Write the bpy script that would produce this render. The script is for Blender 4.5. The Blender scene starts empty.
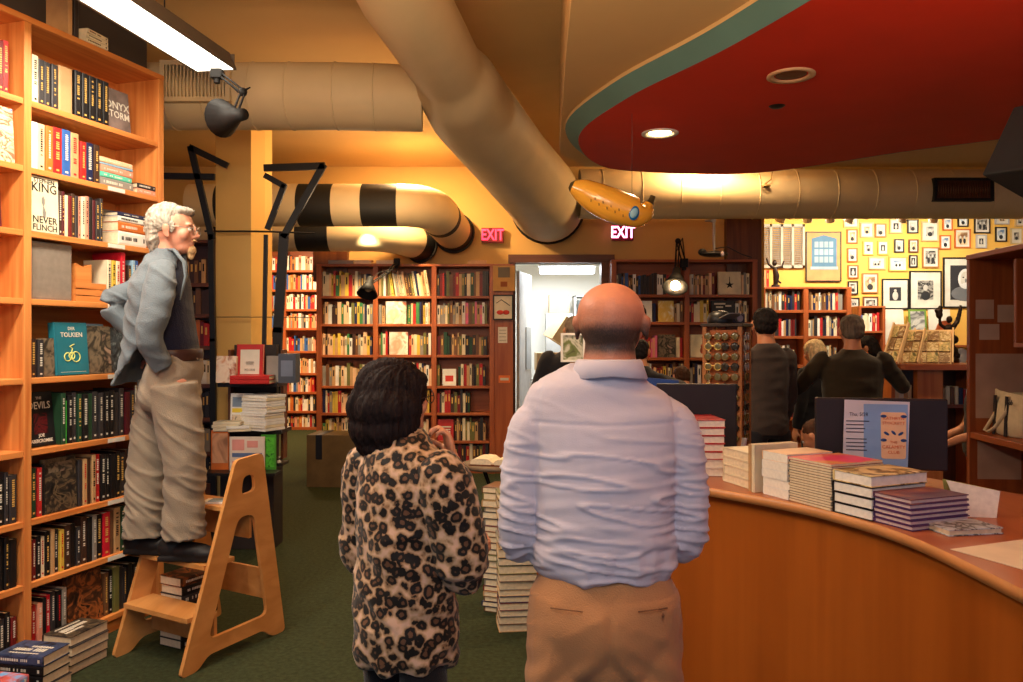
import bpy, math, random
import numpy as np
from mathutils import Vector, Matrix, noise
from mathutils.geometry import tessellate_polygon
R = math.radians
rnd = random.Random(11)
scene = bpy.context.scene
COL = scene.collection
EYE = 1.61
def W(px, py, Y):
    return Vector(((px-511.5)/800*Y, Y, EYE-(py-338)/800*Y))
def rotz(a): return Matrix.Rotation(a, 4, 'Z')

# ---------------------------------------------------------------- materials
def lin(c):
    return tuple((x/255/12.92 if x/255 <= .04045 else ((x/255+.055)/1.055)**2.4) for x in c)
_M = {}
def M(name, col=(128,128,128), rough=.6, nz=(6,.12), bump=None, metal=0, emit=0, spec=.35, stretch=(1,1,1), trans=0, alpha=1, sheen=0, coat=0):
    if name in _M: return _M[name]
    m = bpy.data.materials.new(name); m.use_nodes = True
    nt = m.node_tree; b = nt.nodes['Principled BSDF']; L = nt.links
    c = lin(col); b.inputs['Base Color'].default_value = (*c, 1)
    b.inputs['Roughness'].default_value = rough
    b.inputs['Metallic'].default_value = metal
    b.inputs['Specular IOR Level'].default_value = spec
    if trans: b.inputs['Transmission Weight'].default_value = trans
    if coat: b.inputs['Coat Weight'].default_value = coat; b.inputs['Coat Roughness'].default_value = .15
    if sheen: b.inputs['Sheen Weight'].default_value = sheen
    if emit:
        b.inputs['Emission Color'].default_value = (*c, 1); b.inputs['Emission Strength'].default_value = emit
    tc = nt.nodes.new('ShaderNodeTexCoord'); mp = nt.nodes.new('ShaderNodeMapping')
    mp.inputs['Scale'].default_value = stretch
    L.new(tc.outputs['Object'], mp.inputs[0])
    if nz and not emit:
        n = nt.nodes.new('ShaderNodeTexNoise'); n.inputs['Scale'].default_value = nz[0]; n.inputs['Detail'].default_value = 4
        L.new(mp.outputs[0], n.inputs['Vector'])
        r = nt.nodes.new('ShaderNodeValToRGB')
        k = nz[1]
        r.color_ramp.elements[0].position = .3; r.color_ramp.elements[1].position = .7
        r.color_ramp.elements[0].color = (*[max(0, x*(1-k)) for x in c], 1)
        r.color_ramp.elements[1].color = (*[min(1, x*(1+k)) for x in c], 1)
        L.new(n.outputs['Fac'], r.inputs[0]); L.new(r.outputs[0], b.inputs['Base Color'])
    if bump:
        n2 = nt.nodes.new('ShaderNodeTexNoise'); n2.inputs['Scale'].default_value = bump[0]; n2.inputs['Detail'].default_value = 3
        L.new(mp.outputs[0], n2.inputs['Vector'])
        bp = nt.nodes.new('ShaderNodeBump'); bp.inputs['Strength'].default_value = bump[1]; bp.inputs['Distance'].default_value = .01
        L.new(n2.outputs['Fac'], bp.inputs['Height']); L.new(bp.outputs[0], b.inputs['Normal'])
    _M[name] = m
    return m
def art(name, cols, scale=4, dist=1.5):
    """abstract printed artwork: noise run through a ramp of flat colours"""
    if name in _M: return _M[name]
    m = bpy.data.materials.new(name); m.use_nodes = True
    nt = m.node_tree; b = nt.nodes['Principled BSDF']; L = nt.links
    b.inputs['Roughness'].default_value = .45; b.inputs['Specular IOR Level'].default_value = .3
    tc = nt.nodes.new('ShaderNodeTexCoord'); n = nt.nodes.new('ShaderNodeTexNoise')
    n.inputs['Scale'].default_value = scale; n.inputs['Distortion'].default_value = dist; n.inputs['Detail'].default_value = 3
    L.new(tc.outputs['Object'], n.inputs['Vector'])
    r = nt.nodes.new('ShaderNodeValToRGB'); r.color_ramp.interpolation = 'EASE'
    k = len(cols)
    while len(r.color_ramp.elements) < k: r.color_ramp.elements.new(.5)
    for i, c in enumerate(cols):
        r.color_ramp.elements[i].position = .3+.42*i/max(1, k-1)
        r.color_ramp.elements[i].color = (*lin(c), 1)
    L.new(n.outputs['Fac'], r.inputs[0]); L.new(r.outputs[0], b.inputs['Base Color'])
    _M[name] = m
    return m
def wood(name, c1, c2, axis=0, rough=.4, freq=1.0):
    """grain runs along the given object axis"""
    if name in _M: return _M[name]
    m = bpy.data.materials.new(name); m.use_nodes = True
    nt = m.node_tree; b = nt.nodes['Principled BSDF']; L = nt.links
    b.inputs['Roughness'].default_value = rough; b.inputs['Specular IOR Level'].default_value = .4
    tc = nt.nodes.new('ShaderNodeTexCoord'); mp = nt.nodes.new('ShaderNodeMapping')
    s = [22*freq]*3; s[axis] = 1.1*freq
    mp.inputs['Scale'].default_value = s
    n = nt.nodes.new('ShaderNodeTexNoise'); n.inputs['Scale'].default_value = 1; n.inputs['Detail'].default_value = 5; n.inputs['Distortion'].default_value = .6
    L.new(tc.outputs['Object'], mp.inputs[0]); L.new(mp.outputs[0], n.inputs['Vector'])
    r = nt.nodes.new('ShaderNodeValToRGB')
    r.color_ramp.elements[0].position = .32; r.color_ramp.elements[1].position = .68
    r.color_ramp.elements[0].color = (*lin(c1), 1); r.color_ramp.elements[1].color = (*lin(c2), 1)
    L.new(n.outputs['Fac'], r.inputs[0]); L.new(r.outputs[0], b.inputs['Base Color'])
    bp = nt.nodes.new('ShaderNodeBump'); bp.inputs['Strength'].default_value = .12; bp.inputs['Distance'].default_value = .004
    L.new(n.outputs['Fac'], bp.inputs['Height']); L.new(bp.outputs[0], b.inputs['Normal'])
    _M[name] = m
    return m

# ---------------------------------------------------------------- mesh builder
def basis(d):
    d = Vector(d).normalized()
    a = Vector((0,0,1)) if abs(d.z) < .9 else Vector((1,0,0))
    u = d.cross(a).normalized(); v = d.cross(u).normalized()
    return u, v, d
class MB:
    def __init__(s): s.v=[]; s.f=[]; s.m=[]; s.s=[]
    def add(s, V, F, mi=0, sm=False, T=None):
        o = len(s.v)
        s.v += [tuple(T @ Vector(p)) if T is not None else tuple(p) for p in V]
        for f in F:
            s.f.append(tuple(o+i for i in f)); s.m.append(mi); s.s.append(sm)
        return s
    def box(s, c, d, mi=0, T=None, rz=0):
        x,y,z = d[0]/2,d[1]/2,d[2]/2
        V = [Vector((i*x,j*y,k*z)) for i in(-1,1) for j in(-1,1) for k in(-1,1)]
        if rz: V = [Matrix.Rotation(rz,3,'Z') @ p for p in V]
        c = Vector(c)
        return s.add([p+c for p in V], [(0,1,3,2),(4,6,7,5),(0,4,5,1),(2,3,7,6),(0,2,6,4),(1,5,7,3)], mi, False, T)
    def b2(s, x0,x1,y0,y1,z0,z1, mi=0, T=None):
        return s.box(((x0+x1)/2,(y0+y1)/2,(z0+z1)/2),(abs(x1-x0),abs(y1-y0),abs(z1-z0)),mi,T)
    def tube(s, P, rr, n=12, mi=0, T=None, caps=True, sm=True, ry=None):
        P = [Vector(p) for p in P]
        if not isinstance(rr,(list,tuple)): rr=[rr]*len(P)
        V=[]; F=[]; u=None
        for i,p in enumerate(P):
            d = (P[min(i+1,len(P)-1)]-P[max(i-1,0)]).normalized()
            if u is None: u,v,_ = basis(d)
            else:
                u = (u-d*u.dot(d)).normalized(); v = d.cross(u)
            r = rr[i]
            for k in range(n):
                a = 2*math.pi*k/n
                V.append(p+u*math.cos(a)*r+v*math.sin(a)*(r if ry is None else r*ry))
        for i in range(len(P)-1):
            for k in range(n):
                F.append((i*n+k,i*n+(k+1)%n,(i+1)*n+(k+1)%n,(i+1)*n+k))
        s.add(V,F,mi,sm,T)
        if caps:
            s.add(V[:n],[tuple(reversed(range(n)))],mi,False,T); s.add(V[-n:],[tuple(range(n))],mi,False,T)
        return s
    def cyl(s, a, b, r0, r1=None, n=16, mi=0, T=None, caps=True, sm=True):
        return s.tube([a,b],[r0,r0 if r1 is None else r1],n,mi,T,caps,sm)
    def ring(s, c, ax, R0, r, n=20, k=8, mi=0, T=None):
        u,v,d = basis(ax); c=Vector(c); V=[];F=[]
        for i in range(n):
            a=2*math.pi*i/n; e=u*math.cos(a)+v*math.sin(a)
            for j in range(k):
                b=2*math.pi*j/k; V.append(c+e*(R0+r*math.cos(b))+d*r*math.sin(b))
        for i in range(n):
            for j in range(k):
                F.append((i*k+j,i*k+(j+1)%k,((i+1)%n)*k+(j+1)%k,((i+1)%n)*k+j))
        return s.add(V,F,mi,True,T)
    def ell(s, c, r, n=16, m=10, mi=0, T=None, Rm=None):
        c=Vector(c); V=[];F=[]
        for i in range(m+1):
            t=math.pi*i/m
            for k in range(n):
                a=2*math.pi*k/n
                p=Vector((r[0]*math.sin(t)*math.cos(a),r[1]*math.sin(t)*math.sin(a),r[2]*math.cos(t)))
                if Rm is not None: p=Rm@p
                V.append(c+p)
        for i in range(m):
            for k in range(n):
                a,b,cc,d=i*n+k,(i+1)*n+k,(i+1)*n+(k+1)%n,i*n+(k+1)%n
                if i==0: F.append((a,b,cc))
                elif i==m-1: F.append((a,b,d))
                else: F.append((a,b,cc,d))
        return s.add(V,F,mi,True,T)
    def lathe(s, prof, c=(0,0,0), n=24, mi=0, T=None, sm=True):
        c=Vector(c); V=[];F=[]
        for r,z in prof:
            for k in range(n):
                a=2*math.pi*k/n; V.append(c+Vector((r*math.cos(a),r*math.sin(a),z)))
        for i in range(len(prof)-1):
            for k in range(n):
                F.append((i*n+k,i*n+(k+1)%n,(i+1)*n+(k+1)%n,(i+1)*n+k))
        return s.add(V,F,mi,sm,T)
    def prism(s, loops, O, U, V_, N, mi=0, T=None):
        """loops: outer polygon then holes, in (u,v); extruded by vector N"""
        O=Vector(O);U=Vector(U);V_=Vector(V_);N=Vector(N)
        fl=[Vector((p[0],p[1],0)) for l in loops for p in l]
        tri=tessellate_polygon([[Vector((p[0],p[1],0)) for p in l] for l in loops])
        P=[O+U*p.x+V_*p.y for p in fl]; n=len(P)
        s.add(P+[p+N for p in P],[tuple(t) for t in tri]+[tuple(n+i for i in reversed(t)) for t in tri],mi,False,T)
        o=0
        for l in loops:
            k=len(l)
            s.add(P[o:o+k]+[p+N for p in P[o:o+k]],[(i,(i+1)%k,k+(i+1)%k,k+i) for i in range(k)],mi,False,T)
            o+=k
        return s
    def build(s, name, mats, parent=None, loc=None, bevel=0, subsurf=0, origin=None, fixn=True):
        me = bpy.data.meshes.new(name)
        V = s.v
        if origin is not None:
            o=Vector(origin); V=[tuple(Vector(p)-o) for p in V]
        me.from_pydata(V, [], s.f)
        if not isinstance(mats,(list,tuple)): mats=[mats]
        for m in mats: me.materials.append(m)
        me.polygons.foreach_set('material_index', s.m)
        me.polygons.foreach_set('use_smooth', s.s)
        me.update()
        if fixn:
            import bmesh
            bm=bmesh.new(); bm.from_mesh(me); bmesh.ops.recalc_face_normals(bm, faces=bm.faces); bm.to_mesh(me); bm.free()
        o_ = bpy.data.objects.new(name, me); COL.objects.link(o_)
        if origin is not None: o_.location = origin
        if loc is not None: o_.location = loc
        if parent is not None: o_.parent = parent
        if bevel:
            b=o_.modifiers.new('bevel','BEVEL'); b.width=bevel; b.segments=2; b.limit_method='ANGLE'
        if subsurf:
            b=o_.modifiers.new('sub','SUBSURF'); b.levels=subsurf; b.render_levels=subsurf
        return o_
def tag(o, label=None, cat=None, group=None, kind=None):
    if label: o['label']=label
    if cat: o['category']=cat
    if group: o['group']=group
    if kind: o['kind']=kind
    return o
LABELS = {}
def thing(name, loc, rz=0, label=None, cat=None, group=None):
    o = bpy.data.objects.new(name, None); COL.objects.link(o)
    o.empty_display_size=.05
    o.location = loc; o.rotation_euler = (0,0,rz)
    return tag(o,label,cat,group)
def struct(name, mb, mats, **k):
    o = mb.build(name, mats, **k); o['kind']='structure'; return o
_T = {}
def text_geo(txt, size, depth=.001, width=1.0, bold=0):
    """flat lettering in the XY plane, centred, as (verts, faces)"""
    key=(txt,round(size,4),depth,width,bold)
    if key in _T: return _T[key]
    c = bpy.data.curves.new('t','FONT'); c.body=txt; c.size=size; c.extrude=depth/2; c.align_x='CENTER'; c.align_y='CENTER'
    c.resolution_u=2; c.offset=bold
    o = bpy.data.objects.new('t',c)
    me = bpy.data.meshes.new_from_object(o)
    V=[(v.co.x*width,v.co.y,v.co.z) for v in me.vertices]; F=[tuple(p.vertices) for p in me.polygons]
    bpy.data.objects.remove(o); bpy.data.curves.remove(c); bpy.data.meshes.remove(me)
    _T[key]=(V,F); return V,F
def put_text(mb, txt, O, U, V_, size, mi=0, width=1.0, depth=.001, bold=0):
    """text centred on O, reading along U, up along V_"""
    Vv,F = text_geo(txt,size,depth,width,bold)
    U=Vector(U).normalized(); V_=Vector(V_).normalized(); N=U.cross(V_); O=Vector(O)
    mb.add([O+U*p[0]+V_*p[1]+N*p[2] for p in Vv],F,mi)

ORD = 'first second third fourth fifth sixth seventh eighth ninth tenth eleventh twelfth thirteenth fourteenth fifteenth sixteenth seventeenth eighteenth nineteenth twentieth'.split()
ORD += ['twenty-'+w for w in ORD[:9]]+['thirtieth']+['thirty-'+w for w in ORD[:9]]

# ---------------------------------------------------------------- books
PAL = {'black':(26,23,24),'charcoal':(52,48,50),'dark brown':(66,44,34),'brown':(112,76,50),'dark red':(112,28,28),'red':(178,38,36),
 'scarlet':(200,30,50),'orange':(206,108,44),'tan':(190,150,104),'yellow':(214,180,70),'cream':(226,212,180),'white':(232,228,220),
 'grey':(140,134,126),'silver':(180,178,176),'navy':(30,38,74),'blue':(50,92,160),'pale blue':(140,176,200),'teal':(34,112,122),
 'dark green':(34,66,44),'green':(60,120,70),'lime':(70,190,70),'olive':(112,110,60),'purple':(84,52,98),'pink':(222,110,150),
 'maroon':(84,24,34),'mint':(96,200,170),'salmon':(224,150,124),'peach':(232,190,150)}
PALN = list(PAL)
def cov(n): return M('cover_'+n.replace(' ','_'), PAL[n], .42, (9,.14))
PAGES = M('book_pages',(222,204,172),.9,(60,.10),stretch=(1,1,1))
PAGESW = M('book_pages_white',(236,228,214),.9,(60,.08))
GOLD = M('title_gilt',(214,170,90),.4); INKW = M('title_white',(214,206,190),.6); INKB = M('title_black',(22,20,20),.6); INKR=M('title_red',(190,30,34),.6)
N_BOOK = 0
def book(T, t, h, d, col, label, group=None, title=None, hard=True, deco=None, dmats=(), cm=None, simple=False, pages=None, name='book'):
    """T places a local frame: spine on the -Y side, thickness X, height Z. Cover front is the +X side."""
    global N_BOOK; N_BOOK += 1
    b = .003 if hard else .0012
    if t < .012: b = .0012
    g = .004 if hard else 0
    mb = MB()
    mb.b2(-t/2,-t/2+b,0,d,0,h); mb.b2(t/2-b,t/2,0,d,0,h)
    # rounded spine: two-step
    mb.prism([[(-t/2,0.0),(-t/2+.15*t,-.003),(t/2-.15*t,-.003),(t/2,0.0),(t/2,b+.001),(-t/2,b+.001)]],(0,0,0),(1,0,0),(0,1,0),(0,0,h))
    mats=[cm or cov(col)]
    if title:
        mats.append({'g':GOLD,'w':INKW,'b':INKB,'r':INKR}[title[0]])
        rr = random.Random(int(t*1e5)+int(h*1e4)+N_BOOK)
        z=h*.9; w=t*rr.uniform(.22,.38)
        k=0
        while z>h*.34 and k<13:
            hh=rr.uniform(.004,.009)
            if rr.random()>.14: mb.b2(-w/2,w/2,-.0042,-.003,z-hh,z,1)
            z-=hh+.004; k+=1
        mb.b2(-t*.16,t*.16,-.0042,-.003,h*.07,h*.11,1)
    if deco:
        n0=len(mats); mats+=list(dmats); deco(mb,t,h,d,n0)
    o=mb.build(name,mats)
    o.matrix_world=T
    tag(o,label,'book',group)
    if not simple:
        p=MB(); p.b2(-t/2+b,t/2-b,b+.001,d-g,g*.8,h-g*.8)
        p.build('pages',pages or PAGES,parent=o,fixn=False)
    return o
def frame(o, a):   # shelf frame: x right, y inwards, z up
    return Matrix.Translation(Vector(o)) @ rotz(a)
def place_upright(Fm,x,y,z,lean=0):   # x = centre of thickness
    T=Fm@Matrix.Translation((x,y,z))
    if lean: T=T@Matrix.Rotation(lean,4,'Y')
    return T
def face_out(Fm,x,y,z,t,tilt=.12):
    """x = spine side of the front cover; cover faces the viewer"""
    return Fm@Matrix.Translation((x,y+t/2,z+t/2*math.sin(tilt)+.0006))@Matrix.Rotation(-tilt,4,'X')@rotz(R(-90))
_C = Matrix(((0,0,-1,0),(0,1,0,0),(1,0,0,0),(0,0,0,1)))
def lay(Fm,cx,cy,z,t,h,d,yaw=0):
    """book lying flat centred on (cx,cy), underside at z; spine towards the viewer, front cover up"""
    return Fm@Matrix.Translation((cx,cy,z+t/2))@rotz(yaw)@Matrix.Translation((h/2,-d/2,0))@_C
# ================================================================ camera, light, room
cam = bpy.data.cameras.new('camera'); camo = bpy.data.objects.new('camera', cam); COL.objects.link(camo)
camo.location = (0,0,EYE); camo.rotation_euler = (R(90),0,0)
cam.sensor_width = 36; cam.lens = 800/1023*36; cam.shift_y = -3/1023; cam.clip_start=.05
scene.camera = camo
scene.view_settings.view_transform='Standard'; scene.view_settings.look='None'
scene.view_settings.gamma=1; scene.view_settings.exposure=0.32; scene.view_settings.use_curve_mapping=False
w = bpy.data.worlds.new('world'); scene.world=w; w.use_nodes=True
w.node_tree.nodes['Background'].inputs[0].default_value=(.62,.72,1,1); w.node_tree.nodes['Background'].inputs[1].default_value=.38

carpet = M('carpet_green',(58,64,42),.95,(40,.25),bump=(260,.9),spec=.1)
cream = M('paint_cream',(214,186,136),.75,(1.5,.05),bump=(90,.05))
ceilp = M('paint_ceiling',(206,172,118),.8,(1.2,.06),bump=(60,.06))
ochre = M('paint_ochre',(208,170,104),.8,(1.3,.06),bump=(80,.05))
pillarp = M('paint_pillar',(216,172,96),.7,(2,.06),bump=(50,.06))
yellow = M('paint_yellow',(236,184,88),.7,(2,.05))
whitep = M('paint_white',(232,230,222),.7,(2,.03))
redp = M('paint_red',(208,46,18),.75,(3,.05),bump=(80,.04))
tealp = M('paint_teal',(92,128,122),.7,(3,.08))
darkp = M('paint_dark_grey',(72,66,62),.8,(2,.06))
ductp = M('duct_paint',(216,194,152),.6,(3,.05),bump=(30,.04))
ductb = M('duct_black_band',(30,28,26),.6,(4,.1))
black = M('black_plastic',(24,23,24),.4,(8,.1))
blackm = M('black_metal',(34,31,30),.45,(12,.15),metal=.3)
steel = M('steel',(170,165,158),.35,(14,.1),metal=.9)
pineX = wood('pine_x',(176,104,48),(206,134,70),0); pineZ = wood('pine_z',(172,100,46),(208,136,72),2); pineY = wood('pine_y',(176,104,48),(204,130,68),1)
redX = wood('stained_x',(128,62,30),(160,84,42),0); redZ = wood('stained_z',(124,60,30),(158,84,44),2)
brownZ = wood('dark_wood_z',(84,46,26),(116,68,38),2); brownX = wood('dark_wood_x',(84,46,26),(112,64,36),0)
plyL = wood('birch_ply',(188,126,66),(210,150,88),1,rough=.35,freq=.5)

struct('floor', MB().b2(-7,9,-1.5,15,-.1,0), carpet)
struct('ceiling', MB().b2(-7,9,-1.5,15,3.72,3.85), ceilp)
# left wall runs behind the tall bookcase
ang = R(73.1); FA = frame((-2.33,3.85,0), ang)
struct('wall_left', MB().b2(-5.6,1.2,.36,.46,0,3.72,T=FA), darkp)
struct('wall_alcove_left', MB().b2(-6.6,-6.5,4.6,15,0,3.72).b2(-6.6,-2.6,4.95,5.0,3.3,3.72), ochre)
struct('wall_far', MB().b2(-7,-2.0,14.45,14.6,0,3.72), ochre)
# back wall with the stockroom door opening; header over the passage on the left
mb = MB(); yb=9.85
mb.b2(-2.38,.04,yb,yb+.12,0,3.72).b2(1.11,3.05,yb,yb+.12,0,3.72).b2(.04,1.11,yb,yb+.12,2.53,3.72).b2(-6.5,-2.38,yb,yb+.12,3.0,3.72).b2(3.05,8.2,yb,yb+.12,3.3,3.72)
struct('wall_back', mb, ochre)
struct('wall_passage', MB().b2(-2.38,-2.26,yb+.12,14.45,0,3.72), ochre)
struct('wall_alcove_right', MB().b2(3.05,3.15,yb+.12,12.1,0,3.72), yellow)
struct('wall_yellow', MB().b2(3.05,8.3,12.1,12.2,0,3.72), yellow)
struct('wall_right', MB().b2(8.2,8.3,-1.5,12.1,0,3.72), cream)
# stockroom
mb = MB(); mb.b2(-.9,2.4,12.7,12.8,0,2.75).b2(-.95,-.85,yb+.12,12.7,0,2.75).b2(2.4,2.5,yb+.12,12.7,0,2.75)
struct('wall_stockroom', mb, whitep); struct('ceiling_stockroom', MB().b2(-.95,2.5,yb+.12,12.8,2.75,2.85), whitep)
mb = MB(); mb.b2(-.02,.05,yb-.06,yb+.14,0,2.53).b2(1.1,1.24,yb-.06,yb+.14,0,2.53).b2(-.04,1.26,yb-.08,yb+.14,2.53,2.63)
struct('door_1', mb, brownX)
# beige dropped bulkhead carrying the red cloud
struct('ceiling_bulkhead', MB().prism([[(.40,-1.5),(.20,2.0),(.27,4.0),(.36,6.0),(.6,6.45),(5.2,6.2),(5.2,-1.5)]],(0,0,2.99),(1,0,0),(0,1,0),(0,0,.73)), ceilp)
# brown post and panel at the end of the back wall
struct('pillar_brown', MB().b2(2.62,3.04,yb-.12,yb,0,3.3), brownZ)
struct('trim_passage_post', MB().b2(-2.42,-2.0,yb-.1,yb,2.3,2.92), brownZ)
# painted column
colx0,colx1=-2.385,-2.07
struct('column', MB().prism([[(-2.385,6.45),(-2.10,6.45),(-2.035,6.6),(-2.035,6.8),(-2.385,6.8)]],(0,0,0),(1,0,0),(0,1,0),(0,0,3.72)), pillarp)

# ---- red ceiling cloud
def smoothpoly(P,n=10):
    out=[]; k=len(P)
    for i in range(k):
        a,b,c,d=[Vector(P[(i+j-1)%k]) for j in range(4)]
        for q in range(n):
            t=q/n
            out.append(.5*((2*b)+(c-a)*t+(2*a-5*b+4*c-d)*t*t+(3*b-a-3*c+d)*t**3))
    return out
cl = [(.43,5.1),(.62,5.9),(1.0,6.2),(1.9,6.25),(2.7,5.55),(3.4,4.95),(4.1,3.8),(4.3,2.0),(4.1,0),(2.6,-.9),(1.9,.6),(1.35,2.4),(.98,3.5),(.62,4.3)]
cp = smoothpoly(cl,8)
cen = Vector((2.2,3,)) 
def offs(P,d):
    out=[];k=len(P)
    for i in range(k):
        t=(P[(i+1)%k]-P[i-1]).normalized(); out.append(P[i]+Vector((-t.y,t.x))*d)
    return out
inner=cp; outer=offs(cp,.085)
t0 = bpy.data.objects.new('ceiling_cloud', None); COL.objects.link(t0); t0.location=(2,3,2.9); t0['kind']='structure'
O2=(-2,-3,0)
mb=MB().prism([[tuple(p) for p in inner]],Vector(O2)+Vector((0,0,.0)),(1,0,0),(0,1,0),(0,0,.05)); mb.build('red_panel',redp,parent=t0)
mb=MB(); k=len(inner); V=[]
for p in inner: V.append((p.x-2,p.y-3,-.002))
for p in outer: V.append((p.x-2,p.y-3,.07))
for p in outer: V.append((p.x-2,p.y-3,.10))
F=[]
for i in range(k):
    j=(i+1)%k
    F+= [(i,j,k+j,k+i),(k+i,k+j,2*k+j,2*k+i)]
mb.add(V,F[0::2],0,True); mb.add(V,F[1::2],1,True)
mb.build('rim',[tealp,ceilp],parent=t0,fixn=False)

# ---- ducts
def bands(mb,P,rr,n=28,cuts=()): pass
def duct(name,P,rr,label,seams=0,mats=(ductp,ductb),bandf=None,n=32,flange=True):
    o=P[0]; root=thing(name,o,0,label,'duct'); P=[Vector(p)-Vector(o) for p in P]
    if not isinstance(rr,(list,tuple)): rr=[rr]*len(P)
    # resample
    Q=[];S=[];acc=0
    for i in range(len(P)-1):
        L=(P[i+1]-P[i]).length; m=max(1,int(L/.06))
        for q in range(m):
            Q.append((P[i].lerp(P[i+1],q/m), rr[i]+(rr[i+1]-rr[i])*q/m, acc+L*q/m))
        acc+=L
    Q.append((P[-1],rr[-1],acc))
    mb=MB(); mb.tube([q[0] for q in Q],[q[1] for q in Q],n,0,caps=False)
    if bandf:
        for i,f in enumerate(mb.f):
            mb.m[i]=1 if bandf(Q[i//n][2]) else 0
    mb.build('tube',list(mats),parent=root)
    if seams:
        m=MB(); nxt=seams*.5
        for i in range(1,len(Q)-1):
            if Q[i][2]>=nxt:
                MB().ring(Q[i][0],Q[i+1][0]-Q[i-1][0],Q[i][1],.006,n,6).build('seam_ring',mats[0],parent=root); nxt+=seams
    if flange:
        m=MB(); m.ring(Q[-1][0]-(Q[-1][0]-Q[-2][0]).normalized()*.03,Q[-1][0]-Q[-2][0],Q[-1][1]+.012,.016,n,8); m.build('collar',ductb,parent=root)
    return root
# big duct that runs away from the camera to the back wall
P=[Vector((-.66,3.0,3.52)),W(400,-10,4.1),W(448,70,5.15),W(457,86,5.4),W(470,108,5.9),W(512,160,7.3),W(538,190,8.5),W(547,203,9.2),W(548,207,9.82)]
duct('ceiling_duct',P,[.225,.225,.228,.28,.315,.35,.40,.43,.43],'thick cream duct running overhead and bending into the wall over the stockroom doorway')
# horizontal duct with grille
duct('ceiling_duct',[(-3.05,5.5,3.27),(-1.2,5.5,3.27),(-.62,5.55,3.27)],[.225]*3,'cream round duct crossing above the painted column, with a side grille',seams=.28,flange=False)
# striped ducts
def elbow(a,b,c,r,n=6):
    a,b,c=Vector(a),Vector(b),Vector(c); p=b+(a-b).normalized()*r; q=b+(c-b).normalized()*r
    return [a,p]+[(p*(1-t)**2+b*2*t*(1-t)+q*t*t) for t in [i/n for i in range(1,n)]]+[q,c]
duct('striped_duct',elbow((-3.4,8.5,3.02),(-.86,8.5,3.02),(-.69,9.74,2.88),.35),.225,'black and cream banded duct, the fuller upper one turning into the back wall',
     bandf=lambda s:(.3<s<.55) or (1.15<s<1.47) or (1.82<s<2.18) or (2.82<s<2.95) or s>3.45)
duct('striped_duct',elbow((-3.6,9.15,2.80),(-1.35,9.15,2.80),(-1.08,9.74,2.74),.35),.20,'black and cream banded duct, half hidden behind and below its twin',
     bandf=lambda s:(.2<s<.6) or (1.15<s<1.5) or s>2.55)
# long horizontal duct in front of yellow room
duct('ceiling_duct',[(.75,8.85,3.2),(8.15,8.85,3.2)],.27,'long cream duct spanning above the yellow photo wall, with a black grille',seams=.42,flange=False)
def grille(o,wd,ht,mat_f,mat_s,n,label,dark=black):
    g=thing('air_grille',o,0,label,'vent')
    m=MB(); t=.03; m.b2(-wd/2,wd/2,-.02,.05,ht/2-t,ht/2).b2(-wd/2,wd/2,-.02,.05,-ht/2,-ht/2+t).b2(-wd/2,-wd/2+t,-.02,.05,-ht/2+t,ht/2-t).b2(wd/2-t,wd/2,-.02,.05,-ht/2+t,ht/2-t); m.build('frame',mat_f,parent=g)
    m=MB(); m.b2(-wd/2+t,wd/2-t,.03,.05,-ht/2+t,ht/2-t); m.build('backing',dark,parent=g)
    m=MB()
    for i in range(n):
        x=-wd/2+t+(wd-2*t)*(i+.5)/n; m.box((x,.005,0),(.35*(wd-2*t)/n,.04,ht-2*t),0)
    m.build('slat',mat_s,parent=g)
    return g
grille((-2.08,5.27,3.30),.46,.27,ductp,ductp,17,'cream slatted air grille on the duct over the painted column')
grille((4.84,8.57,3.2),.64,.25,blackm,brownX,22,'black slatted air grille on the long duct over the photo wall')

# ---- lamps
def area(name,loc,size,power,col,rot=(0,0,0),sy=None,spread=None):
    l=bpy.data.lights.new(name,'AREA'); l.energy=power; l.color=col; l.size=size
    if sy: l.shape='RECTANGLE'; l.size_y=sy
    if spread: l.spread=spread
    o=bpy.data.objects.new(name,l); COL.objects.link(o); o.location=loc; o.rotation_euler=rot; return o
def spot(name,loc,to,power,col,ang=70,blend=.6,r=.04):
    l=bpy.data.lights.new(name,'SPOT'); l.energy=power; l.color=col; l.spot_size=R(ang); l.spot_blend=blend; l.shadow_soft_size=r
    o=bpy.data.objects.new(name,l); COL.objects.link(o); o.location=loc
    o.rotation_euler=(Vector(to)-Vector(loc)).to_track_quat('-Z','Y').to_euler(); return o
def point(name,loc,power,col,r=.06):
    l=bpy.data.lights.new(name,'POINT'); l.energy=power; l.color=col; l.shadow_soft_size=r
    o=bpy.data.objects.new(name,l); COL.objects.link(o); o.location=loc; return o
WARM=(1,.62,.28); WARM2=(1,.70,.40); NEUT=(1,.84,.62); COOL=(.80,.88,1)
glow=M('tube_glow',(255,244,222),emit=6); glow2=M('bulb_glow',(255,214,150),emit=30); glowr=M('stockroom_tube',(240,246,255),emit=10)
housing=M('lamp_housing',(94,84,74),.5)
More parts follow.
